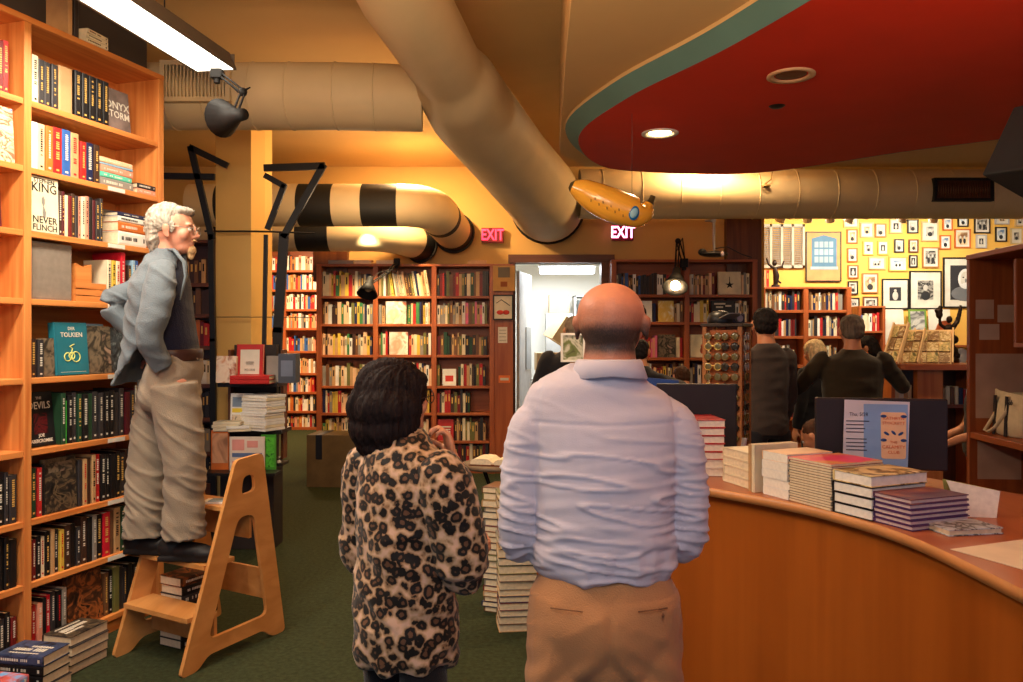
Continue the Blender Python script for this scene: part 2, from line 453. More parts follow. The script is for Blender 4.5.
# fluorescent trough over the tall bookcase, parallel to it
LA=R(81.1); FL=frame((-1.66,4.50,3.11),LA)
t=thing('fluorescent_lamp',(-1.66,4.50,3.11),LA,'long white fluorescent strip light hung in front of the tall pine bookcase','lamp')
L0=-3.3
m=MB(); m.prism([[(-.12,0),(-.12,.012),(-.08,.10),(.08,.10),(.12,.012),(.12,0),(.112,0),(.075,.09),(-.075,.09),(-.112,0)]],(L0,0,0),(0,1,0),(0,0,1),(-L0,0,0)); m.b2(-.006,0,-.11,.11,0,.09); m.build('housing',housing,parent=t)
m=MB(); m.b2(L0,-.01,-.11,.11,.004,.012); m.build('diffuser',glow,parent=t)
m=MB()
for x in (L0+.4,-.5): m.cyl((x,0,.11),(x,0,.61),.004,n=6)
m.build('hanger',blackm,parent=t)
area('strip_light',FL@Vector((-1.75,0,-.02)),2.5,74,(1,.88,.70),(0,0,LA),sy=.16)
# downlights in the red cloud
def can(px,py,zc,lit,label):
    Y=(zc-EYE)*800/(338-py); p=W(px,py,Y)
    t=thing('recessed_downlight',p,0,label,'lamp')
    m=MB(); m.lathe([(.115,0),(.115,-.008),(.088,-.008),(.08,.0),(.075,.02)],n=28); m.build('trim_ring',M('can_trim',(210,170,130),.5) if not lit else whitep,parent=t)
    m=MB(); m.lathe([(.078,.015),(.07,.002),(0,.0)] if lit else [(.078,.015),(.074,.004),(.03,.001),(0,.001)],(0,0,-.004),n=28); m.build('lens',glow2 if lit else M('can_dark',(110,70,44),.5),parent=t)
    return p
p=can(660,133,2.9,True,'lit round recessed downlight in the red ceiling cloud')
spot('downlight',p+Vector((0,0,-.04)),p+Vector((0,0,-2)),80,WARM2,120,.8)
can(791,75,2.9,False,'unlit round recessed downlight in the red ceiling cloud')
Y=1.29*800/(338-106); m=MB(); m.lathe([(.0,-.012),(.03,-.01),(.045,0)],n=18); tag(m.build('smoke_sensor',blackm,loc=W(777,106,Y)),'small dark round sensor on the red ceiling between the two downlights','sensor')
m=MB(); m.lathe([(.0,-.02),(.035,-.015),(.05,0)],n=18); tag(m.build('smoke_sensor',blackm,loc=(-.6,7.3,3.72)),'small black round sensor on the cream ceiling beside the big duct','sensor')
# ================================================================ bookcases and their books
def bookcase(name,o,a,xs,zs,depth,label,mv,mh,H,th=.03,sh=.024,kick=.08,back=True,upz0=0.0,bm=None):
    """xs: upright centres (local x); zs: shelf tops"""
    t=thing(name,o,a,label,'bookcase'); bm=bm or mh
    for x in xs:
        MB().b2(x-th/2,x+th/2,-.004,depth,upz0,H).build('upright',mv,parent=t,fixn=False,bevel=.003)
    for i in range(len(xs)-1):
        for z in zs[i] if isinstance(zs[0],(list,tuple)) else zs:
            MB().b2(xs[i]+th/2,xs[i+1]-th/2,0,depth,z-sh,z).build('shelf',mh,parent=t,fixn=False,bevel=.003)
    MB().b2(xs[0]-th/2,xs[-1]+th/2,-.008,depth,H,H+.03).build('top_board',mh,parent=t,fixn=False,bevel=.004)
    if back: MB().b2(xs[0]-th/2,xs[-1]+th/2,depth-.012,depth,upz0,H).build('back_panel',bm,parent=t,fixn=False)
    if kick: MB().b2(xs[0]-th/2,xs[-1]+th/2,.02,.035,0,kick).build('kick_board',mh,parent=t,fixn=False)
    return t
pineA=wood('pine_warm_x',(196,112,52),(222,146,78),0); pineB=wood('pine_warm_z',(192,108,50),(224,150,82),2)
ZA=[2.76,2.437,2.128,1.80,1.416,1.068,.73,.425,.10]
ta=bookcase('tall_bookcase',(-2.33,3.85,0),ang,[-1.8,-.9,0,.905],ZA,.32,'tall orange pine bookcase full of books beside the man on the step stool',pineB,pineA,3.13,th=.042,sh=.03,kick=.06)
# price strips on shelf fronts
tagm=M('shelf_strip',(226,220,206),.5)
shs=[o for o in COL.objects if o.parent==ta and o.name.startswith('shelf')][18:]
for z,sh_ in zip(ZA[1:8],shs[1:8]):
    MB().b2(.50,.62,-.004,-.001,z-.026,z-.004).build('label_strip',tagm,parent=sh_,fixn=False)

CNT={}
def fill(Fm,x0,z,specs,where,anchor,group,y=.02,gap=.0015,x1=None,H=None):
    """specs: (t,h,colour,title) upright spine; ('F',t,h,w,colour,deco,mats,what) face out; ('S',[(t,h,d,colour)..]) pile; ('G',w) gap"""
    x=x0; n=0
    for s in specs:
        if s[0]=='G': x+=s[1]; continue
        if s[0]=='F':
            _,t,h,wd,c,deco,mats,what=s
            b=book(face_out(Fm,x+.003,y+.03,z+.001,t),t,h,wd,c,f'{what}',group,deco=deco,dmats=mats)
            x+=wd+.006; n+=1; continue
        if s[0]=='S':
            zz=z+.0006; mx=0; k=len(s[1])
            for i,(t,h,d,c) in enumerate(s[1]):
                pos='topmost' if i==k-1 else 'bottom' if i==0 else ORD[i]+' from the bottom'
                book(lay(Fm,x+max(q[1] for q in s[1])/2+rnd.uniform(-.003,.003),y+d/2+.004,zz,t,h,d,rnd.uniform(-.03,.03)),t,h,d,c,f'{c} book, {pos}, in the flat pile, {where}'.replace(' from the bottom',' up'),group,title='w' if t>.02 else None)
                zz+=t+.0005; mx=max(mx,h)
            x+=mx+.012; continue
        t,h,c,ti=s[:4]; n+=1
        book(place_upright(Fm,x+t/2,y+rnd.uniform(0,.012),z+.0006),t,h,min(.2,h*.68),c,f'{c} book, {ORD[n-1]} {anchor}, {where}',group,title=ti)
        x+=t+gap
    return x
def run(n,cols,t=(.02,.042),h=(.2,.25),tp=.7,seed=0,same=None):
    r=random.Random(seed); out=[]
    for i in range(n):
        c=r.choice(cols)
        tt=r.uniform(*t); hh=r.uniform(*h)
        if same: tt,hh=same
        ti=(r.choice('wwg') if sum(PAL[c])<420 else r.choice('brb')) if r.random()<tp else None
        out.append((tt,hh,c,ti))
    return out
def deco_rects(items,texts=()):
    """items: (y0,y1,z0,z1,mi) as fractions of the front cover; texts: (string, cy, cz, size(m), mi, width)"""
    def f(mb,t,h,d,n0):
        x=t/2
        for (a,b,c,e,mi) in items: mb.b2(x,x+.0008,a*d,b*d,c*h,e*h,n0+mi)
        for (s,cy,cz,sz,mi,wd) in texts: put_text(mb,s,(x+.0012,cy*d,cz*h),(0,1,0),(0,0,1),sz,n0+mi,wd,bold=.0004)
    return f
UP='from the divider'
G='books on the tall pine bookcase'
F1=FA
w_=lambda k:f'{ORD[k]} shelf of the pine bookcase'
xs0=.045
# shelf 1 (top)
storm=M('storm_cover',(120,104,98),.35,(14,.35))
goldspine=[(.036,.235,'cream','b')]+[(.037,.225,'charcoal','g')]*3
fill(FA,.048,ZA[0],goldspine,w_(0),UP,G)
book(place_upright(FA,.250,.03,ZA[0]+.001),.085,.235,.17,'tan','thick tan book among the black gilt spines on the topmost pine shelf',G)
x=.30
for i in range(5):
    book(place_upright(FA,x+.021,.02,ZA[0]+.001),.042,.238,.16,'black',f'black gilt-spined copy, {ORD[i]} of five standing before the grey face-out title',G,title='g'); x+=.0465
book(face_out(FA,.545,.05,ZA[0]+.001,.036,.1),.036,.235,.18,'grey','grey hardcover facing out with two white title lines on the top shelf',G,cm=storm,
     deco=deco_rects([],[('ONYX',.5,.60,.060,0,1.0),('STORM',.5,.38,.056,0,.95)]),dmats=[INKW])
# shelf 2
s2=[(.036,.23,'white',None),(.040,.23,'peach','b'),(.044,.23,'orange','w'),(.056,.235,'red','g'),(.054,.238,'blue','w'),(.052,.235,'tan','r'),(.040,.2,'red','g'),(.046,.205,'navy','w'),(.040,.205,'dark brown','g'),
    ('S',[(.045,.24,.17,'grey'),(.028,.23,.16,'mint'),(.038,.235,.16,'salmon'),(.012,.235,.16,'pale blue'),(.028,.24,.16,'peach')]),]
x=fill(FA,xs0,ZA[1],s2,w_(1),UP,G)
for i,(c,tt) in enumerate([('salmon',.03),('charcoal',.028)]):
    book(lay(FA,.81,.09,ZA[1]+.001+.031*i,tt,.14,.14,0),tt,.14,.14,c,f'{c} book lying {["beneath","atop"][i]} its neighbour at the shelf end by the mint pile',G,title='w')
# shelf 3
def king(mb,t,h,d,n0):
    deco_rects([],[('STEPHEN',.5,.93,.030,n0-n0,1),('KING',.5,.80,.062,0,1),('NEVER',.5,.22,.048,0,1),('FLINCH',.5,.08,.042,0,1)])(mb,t,h,d,n0)
    x=t/2+.001   # small grey standing figure
    mb.prism([[(.07,.10),(.074,.13),(.066,.145),(.066,.165),(.075,.18),(.084,.165),(.084,.145),(.078,.13),(.09,.10),(.086,.075),(.078,.06),(.073,.075)]],(x,0,0),(0,1,0),(0,0,1),(.0006,0,0),n0+1)
book(face_out(FA,.024,.006,ZA[2]+.001,.035,.03),.035,.272,.165,'cream','cream hardcover facing out with large black hand-drawn title on the third shelf',G,deco=king,dmats=[INKB,M('print_grey',(130,124,116),.6)])
s3=run(13,['maroon','charcoal','black','dark brown','dark red','cream','purple','salmon','charcoal','red'],t=(.018,.024),h=(.2,.235),seed=15)
x=fill(FA,.20,ZA[2],s3,w_(2),'past the cream cover',G)
zz=ZA[2]+.001
for i,(t_,c) in enumerate([(.075,'white'),(.052,'orange'),(.03,'white'),(.022,'navy'),(.02,'black')][:4]):
    book(lay(FA,.665,.10,zz,t_,.29,.16,rnd.uniform(-.05,.05)),t_,.22,.16,c,f'{c} volume, {["bottom","second","third","top"][i]} of the flat pile beside the white-haired head',G,title='b' if c=='white' else 'w',pages=PAGES); zz+=t_+.001
for i,(t_,c) in enumerate([(.02,'salmon'),(.02,'grey')]):
    book(lay(FA,.60,.20,zz-.02+i*.021,t_,.2,.12,0),t_,.2,.12,c,f'{c} book lying {["under","over"][i]} another above the pile beside the white-haired head',G)
# shelf 4
slip=M('slipcase_grey',(128,116,104),.85,(30,.1))
t=thing('slipcase',FA@Vector((.05,.03,ZA[3]+.001)),ang,'big plain grey slipcase box standing on the fourth shelf of the pine bookcase','box')
mb=MB(); mb.b2(0,.006,0,.24,0,.285).b2(.234,.24,0,.24,0,.285).b2(.006,.234,0,.24,0,.006).b2(.006,.234,0,.24,.279,.285).b2(.006,.234,0,.006,.006,.279); mb.build('shell',slip,parent=t,bevel=.002)
t=thing('book_crate',FA@Vector((.31,.02,ZA[3]+.001)),ang,'small orange wooden crate holding books next to the grey slipcase','crate')
mb=MB(); mb.b2(0,.2,0,.01,0,.03).b2(0,.2,0,.01,.035,.065).b2(0,.2,0,.01,.07,.10).b2(0,.01,.01,.15,0,.10).b2(.19,.2,.01,.15,0,.10).b2(.01,.19,.01,.15,0,.008); mb.build('slats',pineA,parent=t)
MB().prism([[(0,0),(.10,0),(.10,.10),(.05,.08),(0,.10)]],(.02,.02,.10),(1,0,0),(0,0,1),(0,.1,0)).build('divider_block',pineA,parent=t)
s4=[(.03,.235,'cream','b'),(.03,.235,'yellow','b'),(.03,.235,'cream','r'),(.034,.285,'scarlet','w'),('G',.03),(.02,.22,'dark brown','g'),(.026,.25,'pale blue','w'),(.026,.25,'blue','w'),(.03,.22,'charcoal','g'),(.03,.22,'brown','g')]
fill(FA,.52,ZA[3],s4,w_(3),'past the crate',G)
# shelf 5
tealc=M('cover_teal_cloth',(32,108,124),.4,(10,.1)); YEL=M('print_yellow',(208,212,120),.6)
def tolk(mb,t,h,d,n0):
    deco_rects([(.1,.9,.05,.056,0)],[('DER',.5,.88,.024,0,1),('TOLKIEN',.5,.76,.034,0,1)])(mb,t,h,d,n0)
    x=t/2+.001
    for (cy,cz,r) in ((.34,.34,.021),(.6,.34,.026),(.47,.36,.018)): mb.ring((x,cy*d,cz*h),(1,0,0),r,.0028,16,6,n0+1)
    mb.tube([(x,.45*d,.4*h),(x,.5*d,.5*h),(x,.42*d,.54*h),(x,.56*d,.58*h)],.003,6,n0+1)
fog=art('cover_art_fog',[(28,26,24),(120,104,84),(44,40,34),(158,130,110)],9,1.2)
fog2=art('cover_art_frost',[(22,26,30),(60,66,70),(130,140,140)],14,2.5)
warmart=art('cover_art_ember',[(20,14,12),(70,40,24),(150,84,40),(26,18,16)],11,2)
darkart=art('cover_art_night',[(16,16,18),(40,34,30),(96,80,60),(20,18,18)],13,2)
s5=[(.03,.19,'dark brown','g'),(.035,.185,'charcoal','w'),
    ]
x=fill(FA,xs0,ZA[4],s5,w_(4),UP,G)
book(face_out(FA,x,.03,ZA[4]+.001,.03,.05),.03,.19,.075,'tan','narrow tan and brown illustrated book standing just before the teal cover',G,cm=fog)
x+=.078
book(face_out(FA,x+.004,.02,ZA[4]+.001,.045,.08),.045,.27,.2,'teal','teal hardcover facing out with white lettering and yellow ring emblem',G,cm=tealc,deco=tolk,dmats=[INKW,YEL]); x+=.21
book(face_out(FA,x+.01,.03,ZA[4]+.001,.03,.06),.03,.255,.15,'olive','misty olive-brown art cover facing out next after the teal cover',G,cm=fog); x+=.17
book(face_out(FA,x,.04,ZA[4]+.001,.03,.06),.03,.25,.16,'charcoal','dark frosted art cover facing out, part hidden by the jacket tail',G,cm=fog2)
for i in range(8):   # pile deep in shadow behind the face-outs
    c=['black','charcoal','dark brown','navy','charcoal','dark brown','teal','pale blue'][i]
    book(lay(FA,.50+.01*(i%2),.20,ZA[4]+.001+i*.034,.033,.2,.12,0),.033,.2,.12,c,f'{c} book lying {ORD[i]} from the bottom in the shadowed pile behind the misty cover',G)
# shelf 6
def devils(mb,t,h,d,n0):
    deco_rects([(.25,.75,.22,.6,1)],[('JOE',.5,.19,.022,0,1),('ABERCROMBIE',.5,.09,.024,0,.8),('THE',.5,.88,.018,0,1),('DEVILS',.5,.74,.05,0,.85)])(mb,t,h,d,n0)
devart=art('cover_art_crimson',[(18,14,16),(90,20,24),(24,16,18)],12,3)
s6=[('F',.035,.27,.16,'black',devils,[INKW,devart],'black face-out hardcover with pale title and crimson figure on the sixth shelf')]
s6+=[(.03,.26,'dark green','w'),(.012,.22,'lime',None)]
s6+=run(15,['charcoal','black','dark brown','charcoal','black','dark green','maroon'],t=(.026,.04),h=(.235,.265),seed=8)
fill(FA,xs0,ZA[5],s6,w_(5),'past the crimson figure',G,y=.015)
# the white wire rack at the end of the shelf
lat=M('lattice_white',(220,208,186),.5)
t=thing('wire_rack',FA@Vector((.71,.004,ZA[5]+.001)),ang,'small white lattice rack at the end of the sixth shelf by his trouser seat','rack')
m=MB()
for i in range(4): m.b2(.0+i*.045,.008+i*.045,0,.006,0,.27)
for i in range(7): m.b2(0,.143,-.002,.004,i*.044,.008+i*.044)
m.build('lattice',lat,parent=t)
# shelf 7
s7=[(.03,.24,'dark green','g'),(.026,.24,'red','w'),(.02,.25,'black',None)]
x=fill(FA,xs0,ZA[6],s7,w_(6),UP,G)
book(face_out(FA,x,.02,ZA[6]+.001,.03,.05),.03,.27,.19,'charcoal','large dark portrait cover facing out on the seventh shelf',G,cm=darkart,deco=deco_rects([(.12,.88,.74,.92,0)]),dmats=[fog]); x+=.2
fill(FA,x,ZA[6],run(4,['olive','charcoal','dark brown','tan'],t=(.022,.032),h=(.24,.26),seed=3)+[(.03,.255,'red','w')]+run(7,['black','charcoal','dark brown'],t=(.03,.045),h=(.235,.255),seed=4)+[(.05,.2,'brown','g')],w_(6),'past the portrait',G)
# shelf 8
s8=[(.022,.2,'dark red','w'),(.03,.21,'black','w'),(.024,.2,'cream','r'),(.03,.22,'black','g'),(.02,.225,'tan',None),(.03,.215,'charcoal','w'),(.026,.21,'yellow','r')]+run(5,['black','charcoal','dark brown'],seed=6,h=(.2,.25))+[(.03,.24,'grey','w'),(.04,.235,'black','g'),(.05,.235,'scarlet','g'),(.026,.24,'brown',None),(.046,.245,'tan','b'),(.035,.245,'dark green','w'),(.028,.24,'cream',None),(.045,.24,'black','w'),(.045,.24,'black','g')]
fill(FA,xs0,ZA[7],s8,w_(7),UP,G)
# shelf 9
s9=[(.03,.2,'red','w'),(.03,.2,'salmon','w'),(.02,.22,'black',None),(.028,.225,'scarlet','w'),(.03,.235,'charcoal','w'),(.03,.23,'black','r'),(.028,.235,'grey','w'),('G',.02)]
x=fill(FA,xs0,ZA[8],s9,w_(8),UP,G)
book(face_out(FA,x,.02,ZA[8]+.001,.035,.08),.035,.27,.22,'brown','big ember-brown art book facing out on the bottom shelf',G,cm=warmart); x+=.23
fill(FA,x,ZA[8],run(8,['black','charcoal','dark brown','brown','olive'],seed=9,h=(.22,.26)),w_(8),'past the ember-brown cover',G)
# neighbouring bay, cut by the picture edge
GL='books in the narrow edge bay of the pine bookcase'
ringart=art('cover_art_spiral',[(90,110,150),(210,190,160),(180,90,60),(230,210,180)],9,4)
fill(FA,-.07-.035*4,ZA[0],[(.035,.22,'maroon','g'),(.03,.24,'dark red','g'),(.034,.24,'dark red','g'),(.03,.25,'red','g')],'top shelf of the edge bay',UP,GL)
book(face_out(FA,-.25,.02,ZA[1]+.001,.035,.06),.035,.26,.2,'cream','patterned pale face-out cover on the second shelf of the edge bay',GL,cm=ringart)
book(face_out(FA,-.28,.02,ZA[2]+.001,.035,.06),.035,.24,.16,'maroon','crimson face-out cover with pale ring on the third shelf of the edge bay',GL,deco=lambda mb,t,h,d,n0: mb.ring((t/2,.5*d,.55*h),(1,0,0),.045,.006,18,6,n0),dmats=[M('print_pink',(220,150,140),.6)])
for zi,cols,sd in ((6,['charcoal','black','dark brown'],21),(7,['black','navy','charcoal'],22),(8,['black','charcoal','dark red'],23)):
    fill(FA,-.17,ZA[zi],run(4,cols,seed=sd,h=(.18,.25)),f'{ORD[zi]} shelf of the edge bay',UP,GL)
# books lying on top of the case
for i in range(3):
    book(lay(FA,.42,.06,3.161+.024*i,.023,.15,.13,.05*i),.023,.15,.13,'cream',f'cream book lying {["bottom","middle","top"][i]} of three on top of the tall pine bookcase',G,title='b')
for i,c in enumerate(['tan','charcoal']):
    book(place_upright(FA,.27+.04*i,.02,3.161,lean=0),.03,.22,.14,c,f'{c} book standing on top of the tall pine bookcase beside the lying cream books',G)

# ---- piles on the floor at the foot of the bookcase
GF='books piled on the carpet by the pine bookcase'
def pile(Fm,cx,cy,z,specs,h,d,yaw,lab,group,jit=.008,title='w',pages=None,top=None,side='f',simple=False,hard=True):
    k=len(specs); out=[]
    for i,(t,c) in enumerate(specs):
        pos='top' if i==k-1 else 'bottom' if i==0 else ORD[k-1-i]+' from the top'
        a=dict(title=title if t>.02 else None,pages=pages,hard=hard,simple=simple)
        if i==k-1 and top: a.update(top)
        j=rnd.uniform
        b=book(lay(Fm,cx+j(-jit,jit),cy+j(-jit,jit),z,t,h,d,yaw+j(-.02,.02)),t,h,d,c,f'{c} {lab}, {pos}' if pos in('top','bottom') else f'{c} {lab}, {pos}',group,**a)
        out.append(b); z+=t+.0004
    return z,out
nightart=art('cover_art_navy',[(24,26,44),(60,70,100),(20,18,24)],9,2)
# front pile: navy with white title, spine toward the camera
def bigtitle(mb,t,h,d,n0):
    for a,b,c,e in ((.30,.5,.18,.42),(.30,.46,.48,.82),(.56,.66,.14,.6),(.12,.18,.2,.8)):
        z=c*h
        while z<e*h:
            ww=rnd.uniform(.006,.013); mb.b2(t/2,t/2+.0006,a*d,b*d,z,z+ww,n0); z+=ww+.004
FP=frame((-1.98,3.42,0),ang-R(90))
AX=ang-R(90)
def P(px,py,z): # point on plane z
    Y=(EYE-z)*800/(py-338); return W(px,py,Y)
GFW='beside the bookcase foot'
c0=P(55,672,.0)
FF=frame((0,0,0),0)
q=Vector((-2.12,3.78,0))
pile(FA,-.115,-.17,.0006,[(.045,'charcoal'),(.045,'black'),(.045,'black'),(.045,'navy')],.24,.165,R(-84),'floor book with big pale title by the pine bookcase',GF,top=dict(cm=nightart,deco=bigtitle,dmats=[INKW]))
pile(FA,.14,-.15,.0006,[(.045,'black'),(.045,'black'),(.045,'charcoal'),(.045,'black')],.24,.165,R(182),'floor book in the pile by the stool foot',GF,top=dict(cm=darkart,deco=bigtitle,dmats=[INKW]))
purp=art('cover_art_purple',[(60,30,84),(200,90,80),(120,170,220),(40,20,60)],7,1.5)
pile(FA,-.37,-.20,.0006,[(.04,'purple'),(.04,'purple'),(.04,'purple')],.24,.17,R(4),'floor book in the bright-covered corner pile',GF,top=dict(cm=purp))

# ================================================================ back bookcases
redXb=wood('shelf_red_x',(150,74,34),(178,96,48),0); redZb=wood('shelf_red_z',(146,70,32),(176,96,50),2)
STUFF=MB(); SPAL=['cream','white','tan','brown','dark red','red','navy','charcoal','black','dark green','olive','orange','yellow','grey','peach','blue','salmon','dark brown','pink','pale blue','teal','green']
def sbook(T,t,h,d,ci):
    b=.003
    STUFF.b2(-t/2,-t/2+b,0,d,0,h,ci,T); STUFF.b2(t/2-b,t/2,0,d,0,h,ci,T); STUFF.b2(-t/2+b,t/2-b,0,b,0,h,ci,T); STUFF.b2(-t/2+b,t/2-b,b,d-.006,.004,h-.004,len(SPAL),T)
    if random.Random(t*h*1e6).random()<.55:
        STUFF.b2(-t/2+.3*t,t/2-.3*t,-.0012,0,h*.5,h*.82,len(SPAL)+(1 if ci in(0,1,2,14,15,16,12,19) else 2),T)
def shelf_run(Fm,x0,x1,z,hr,cols,where,anchor,group,indiv=False,seed=0,full=1.0,lean=0,tr=(.018,.042),y=.03,lab=None):
    r=random.Random(seed*77+5); x=x0+.004; n=0
    X1=x0+(x1-x0)*full
    while True:
        t=r.uniform(*tr); h=r.uniform(*hr); c=r.choice(cols); d=h*.68
        if x+t>X1-.004: break
        n+=1
        le=0
        if lean and n>lean: le=-R(9)
        T=place_upright(Fm,x+t/2,y+r.uniform(0,.02),z+.0008,0) if not le else Fm@Matrix.Translation((x+t/2,y,z+.0008+t*.5*math.sin(-le)))@Matrix.Rotation(le,4,'Y')
        if indiv: book(T,t,h,d,c,f'{c} book spine, {ORD[min(n-1,38)]} {anchor}, {where}',group,title=('b' if sum(PAL[c])>420 else 'g') if r.random()<.6 else None,simple=True)
        else: sbook(T,t,h,d,SPAL.index(c) if c in SPAL else 0)
        x+=t+.0015+(.012 if le and n==lean+1 else 0)
    return x
LIGHTC=['cream','cream','cream','white','tan','tan','yellow','peach','peach','brown','olive','grey','red','navy','green','dark brown']
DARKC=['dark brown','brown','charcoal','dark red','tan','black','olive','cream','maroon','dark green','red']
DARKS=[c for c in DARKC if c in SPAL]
YB=9.5
def zz_(py,Y=YB): return EYE-(py-338)/800*Y
def xx_(px,Y=YB): return (px-511.5)/800*Y
GB='books in the lamp-lit back bookcase'
ys=[296,324,355,386,413,441,466]
xsB=[xx_(319),xx_(375.5),xx_(434),xx_(492)]
FB=frame((0,YB,0),0)
bookcase('wide_bookcase',(0,YB,0),0,xsB,[zz_(y) for y in ys],.3,'wide reddish wood bookcase of three bays on the back wall behind the leopard blouse',redZb,redXb,zz_(266.5),th=.06,sh=.03,kick=.1)
rows=['top','second','third','fourth','fifth','sixth','bottom']
bays=['first','middle','third']
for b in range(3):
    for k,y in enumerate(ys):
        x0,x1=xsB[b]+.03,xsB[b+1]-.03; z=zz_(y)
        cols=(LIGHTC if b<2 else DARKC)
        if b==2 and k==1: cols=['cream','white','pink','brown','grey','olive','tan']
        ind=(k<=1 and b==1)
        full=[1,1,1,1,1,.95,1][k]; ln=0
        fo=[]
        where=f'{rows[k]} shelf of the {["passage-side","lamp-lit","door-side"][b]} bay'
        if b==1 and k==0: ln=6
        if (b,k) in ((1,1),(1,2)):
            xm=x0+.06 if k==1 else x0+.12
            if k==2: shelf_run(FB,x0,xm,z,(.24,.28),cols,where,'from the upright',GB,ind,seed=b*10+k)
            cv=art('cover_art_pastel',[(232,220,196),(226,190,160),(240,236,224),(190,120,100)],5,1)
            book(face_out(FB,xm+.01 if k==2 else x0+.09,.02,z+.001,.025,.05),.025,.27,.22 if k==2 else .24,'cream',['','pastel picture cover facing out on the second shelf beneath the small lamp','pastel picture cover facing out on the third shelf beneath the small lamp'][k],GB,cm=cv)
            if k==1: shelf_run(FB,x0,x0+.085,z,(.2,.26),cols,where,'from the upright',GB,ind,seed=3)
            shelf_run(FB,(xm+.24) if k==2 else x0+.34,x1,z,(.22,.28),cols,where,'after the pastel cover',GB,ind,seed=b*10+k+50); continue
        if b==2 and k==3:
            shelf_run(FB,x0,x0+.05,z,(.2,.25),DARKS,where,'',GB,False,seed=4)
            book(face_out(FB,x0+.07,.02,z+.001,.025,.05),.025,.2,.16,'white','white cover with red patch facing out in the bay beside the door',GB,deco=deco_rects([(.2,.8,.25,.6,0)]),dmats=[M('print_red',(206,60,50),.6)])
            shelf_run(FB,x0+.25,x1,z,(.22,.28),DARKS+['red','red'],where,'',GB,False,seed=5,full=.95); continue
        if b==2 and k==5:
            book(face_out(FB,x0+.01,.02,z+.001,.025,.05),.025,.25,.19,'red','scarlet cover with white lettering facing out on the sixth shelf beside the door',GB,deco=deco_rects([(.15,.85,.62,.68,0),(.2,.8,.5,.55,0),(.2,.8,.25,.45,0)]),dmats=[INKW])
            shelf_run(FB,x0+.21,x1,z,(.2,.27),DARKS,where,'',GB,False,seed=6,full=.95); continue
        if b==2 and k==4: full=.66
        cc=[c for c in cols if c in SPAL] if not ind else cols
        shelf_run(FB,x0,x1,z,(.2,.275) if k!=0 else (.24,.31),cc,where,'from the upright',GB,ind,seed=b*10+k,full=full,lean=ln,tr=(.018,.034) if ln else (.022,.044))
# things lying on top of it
for i,(px,c,w2) in enumerate([(340,'grey',.3),(362,'cream',.2),(384,'cream',.2),(477,'tan',.22)]):
    book(lay(FB,xx_(px),.15,zz_(266.5)+.031,.05,w2,.2,0),.05,w2,.2,c,f'{c} book lying on top of the wide back bookcase, {["at its passage end","second along from the passage","above the small lamp","near the EXIT sign"][i]}',GB,simple=True)
# wood panel between the bookcase and the stockroom door, with its notices
mb=MB(); mb.b2(xx_(493),xx_(513),YB+.02,YB+.3,0,zz_(264)); struct('wall_panel',mb,redZb)
tag(MB().b2(0,.26,-.02,.0,0,.30).b2(.06,.2,-.026,-.02,.16,.28,1).b2(.09,.17,-.026,-.02,.05,.11,2).build('notice_board',[M('kraft',(196,150,92),.8),M('print_grey2',(112,104,92),.7),M('print_rust',(150,80,40),.7)],loc=(xx_(493),YB+.0,zz_(291))),'tan notice with a grey square, highest on the wood panel beside the stockroom door','notice')
redart=art('picture_red_bird',[(238,230,214),(238,230,214),(60,50,44),(190,50,36)],5,1)
t=thing('framed_picture',(xx_(493),YB-.01,zz_(320)),0,'small black framed print with red shapes on the panel beside the stockroom door','picture')
mb=MB(); mb.b2(0,.24,-.015,.02,0,.015).b2(0,.24,-.015,.02,.285,.30).b2(0,.015,-.015,.02,.015,.285).b2(.225,.24,-.015,.02,.015,.285); mb.build('frame',blackm,parent=t)
mb=MB(); mb.b2(.015,.225,0,.01,.015,.285); mb.ell((.085,0,.09),(.042,.006,.028),10,6,1); mb.ell((.155,0,.09),(.042,.006,.028),10,6,1); mb.tube([(.04,-.003,.2),(.1,-.003,.24),(.2,-.003,.17)],.005,6,2); mb.build('print',[M('print_paper',(232,222,200),.7),M('print_red',(206,60,50)),INKB],parent=t)
tag(MB().b2(0,.11,-.006,.0,0,.19).b2(.015,.095,-.008,-.006,.03,.035,1).b2(.015,.095,-.008,-.006,.07,.075,1).b2(.015,.095,-.008,-.006,.11,.115,1).b2(.015,.095,-.008,-.006,.15,.155,1).build('paper_notice',[PAGESW,M('print_grey2')],loc=(xx_(498),YB+.02,zz_(343))),'plain white paper notice below the framed print on the wood panel','notice')
tag(MB().b2(0,.14,-.006,.0,0,.09).b2(.02,.12,-.008,-.006,.03,.06,1).build('door_sign',[M('sign_orange',(226,120,60),.6),INKW],loc=(xx_(498.5),YB+.02,zz_(383))),'small orange label low on the wood panel beside the stockroom door','sign')

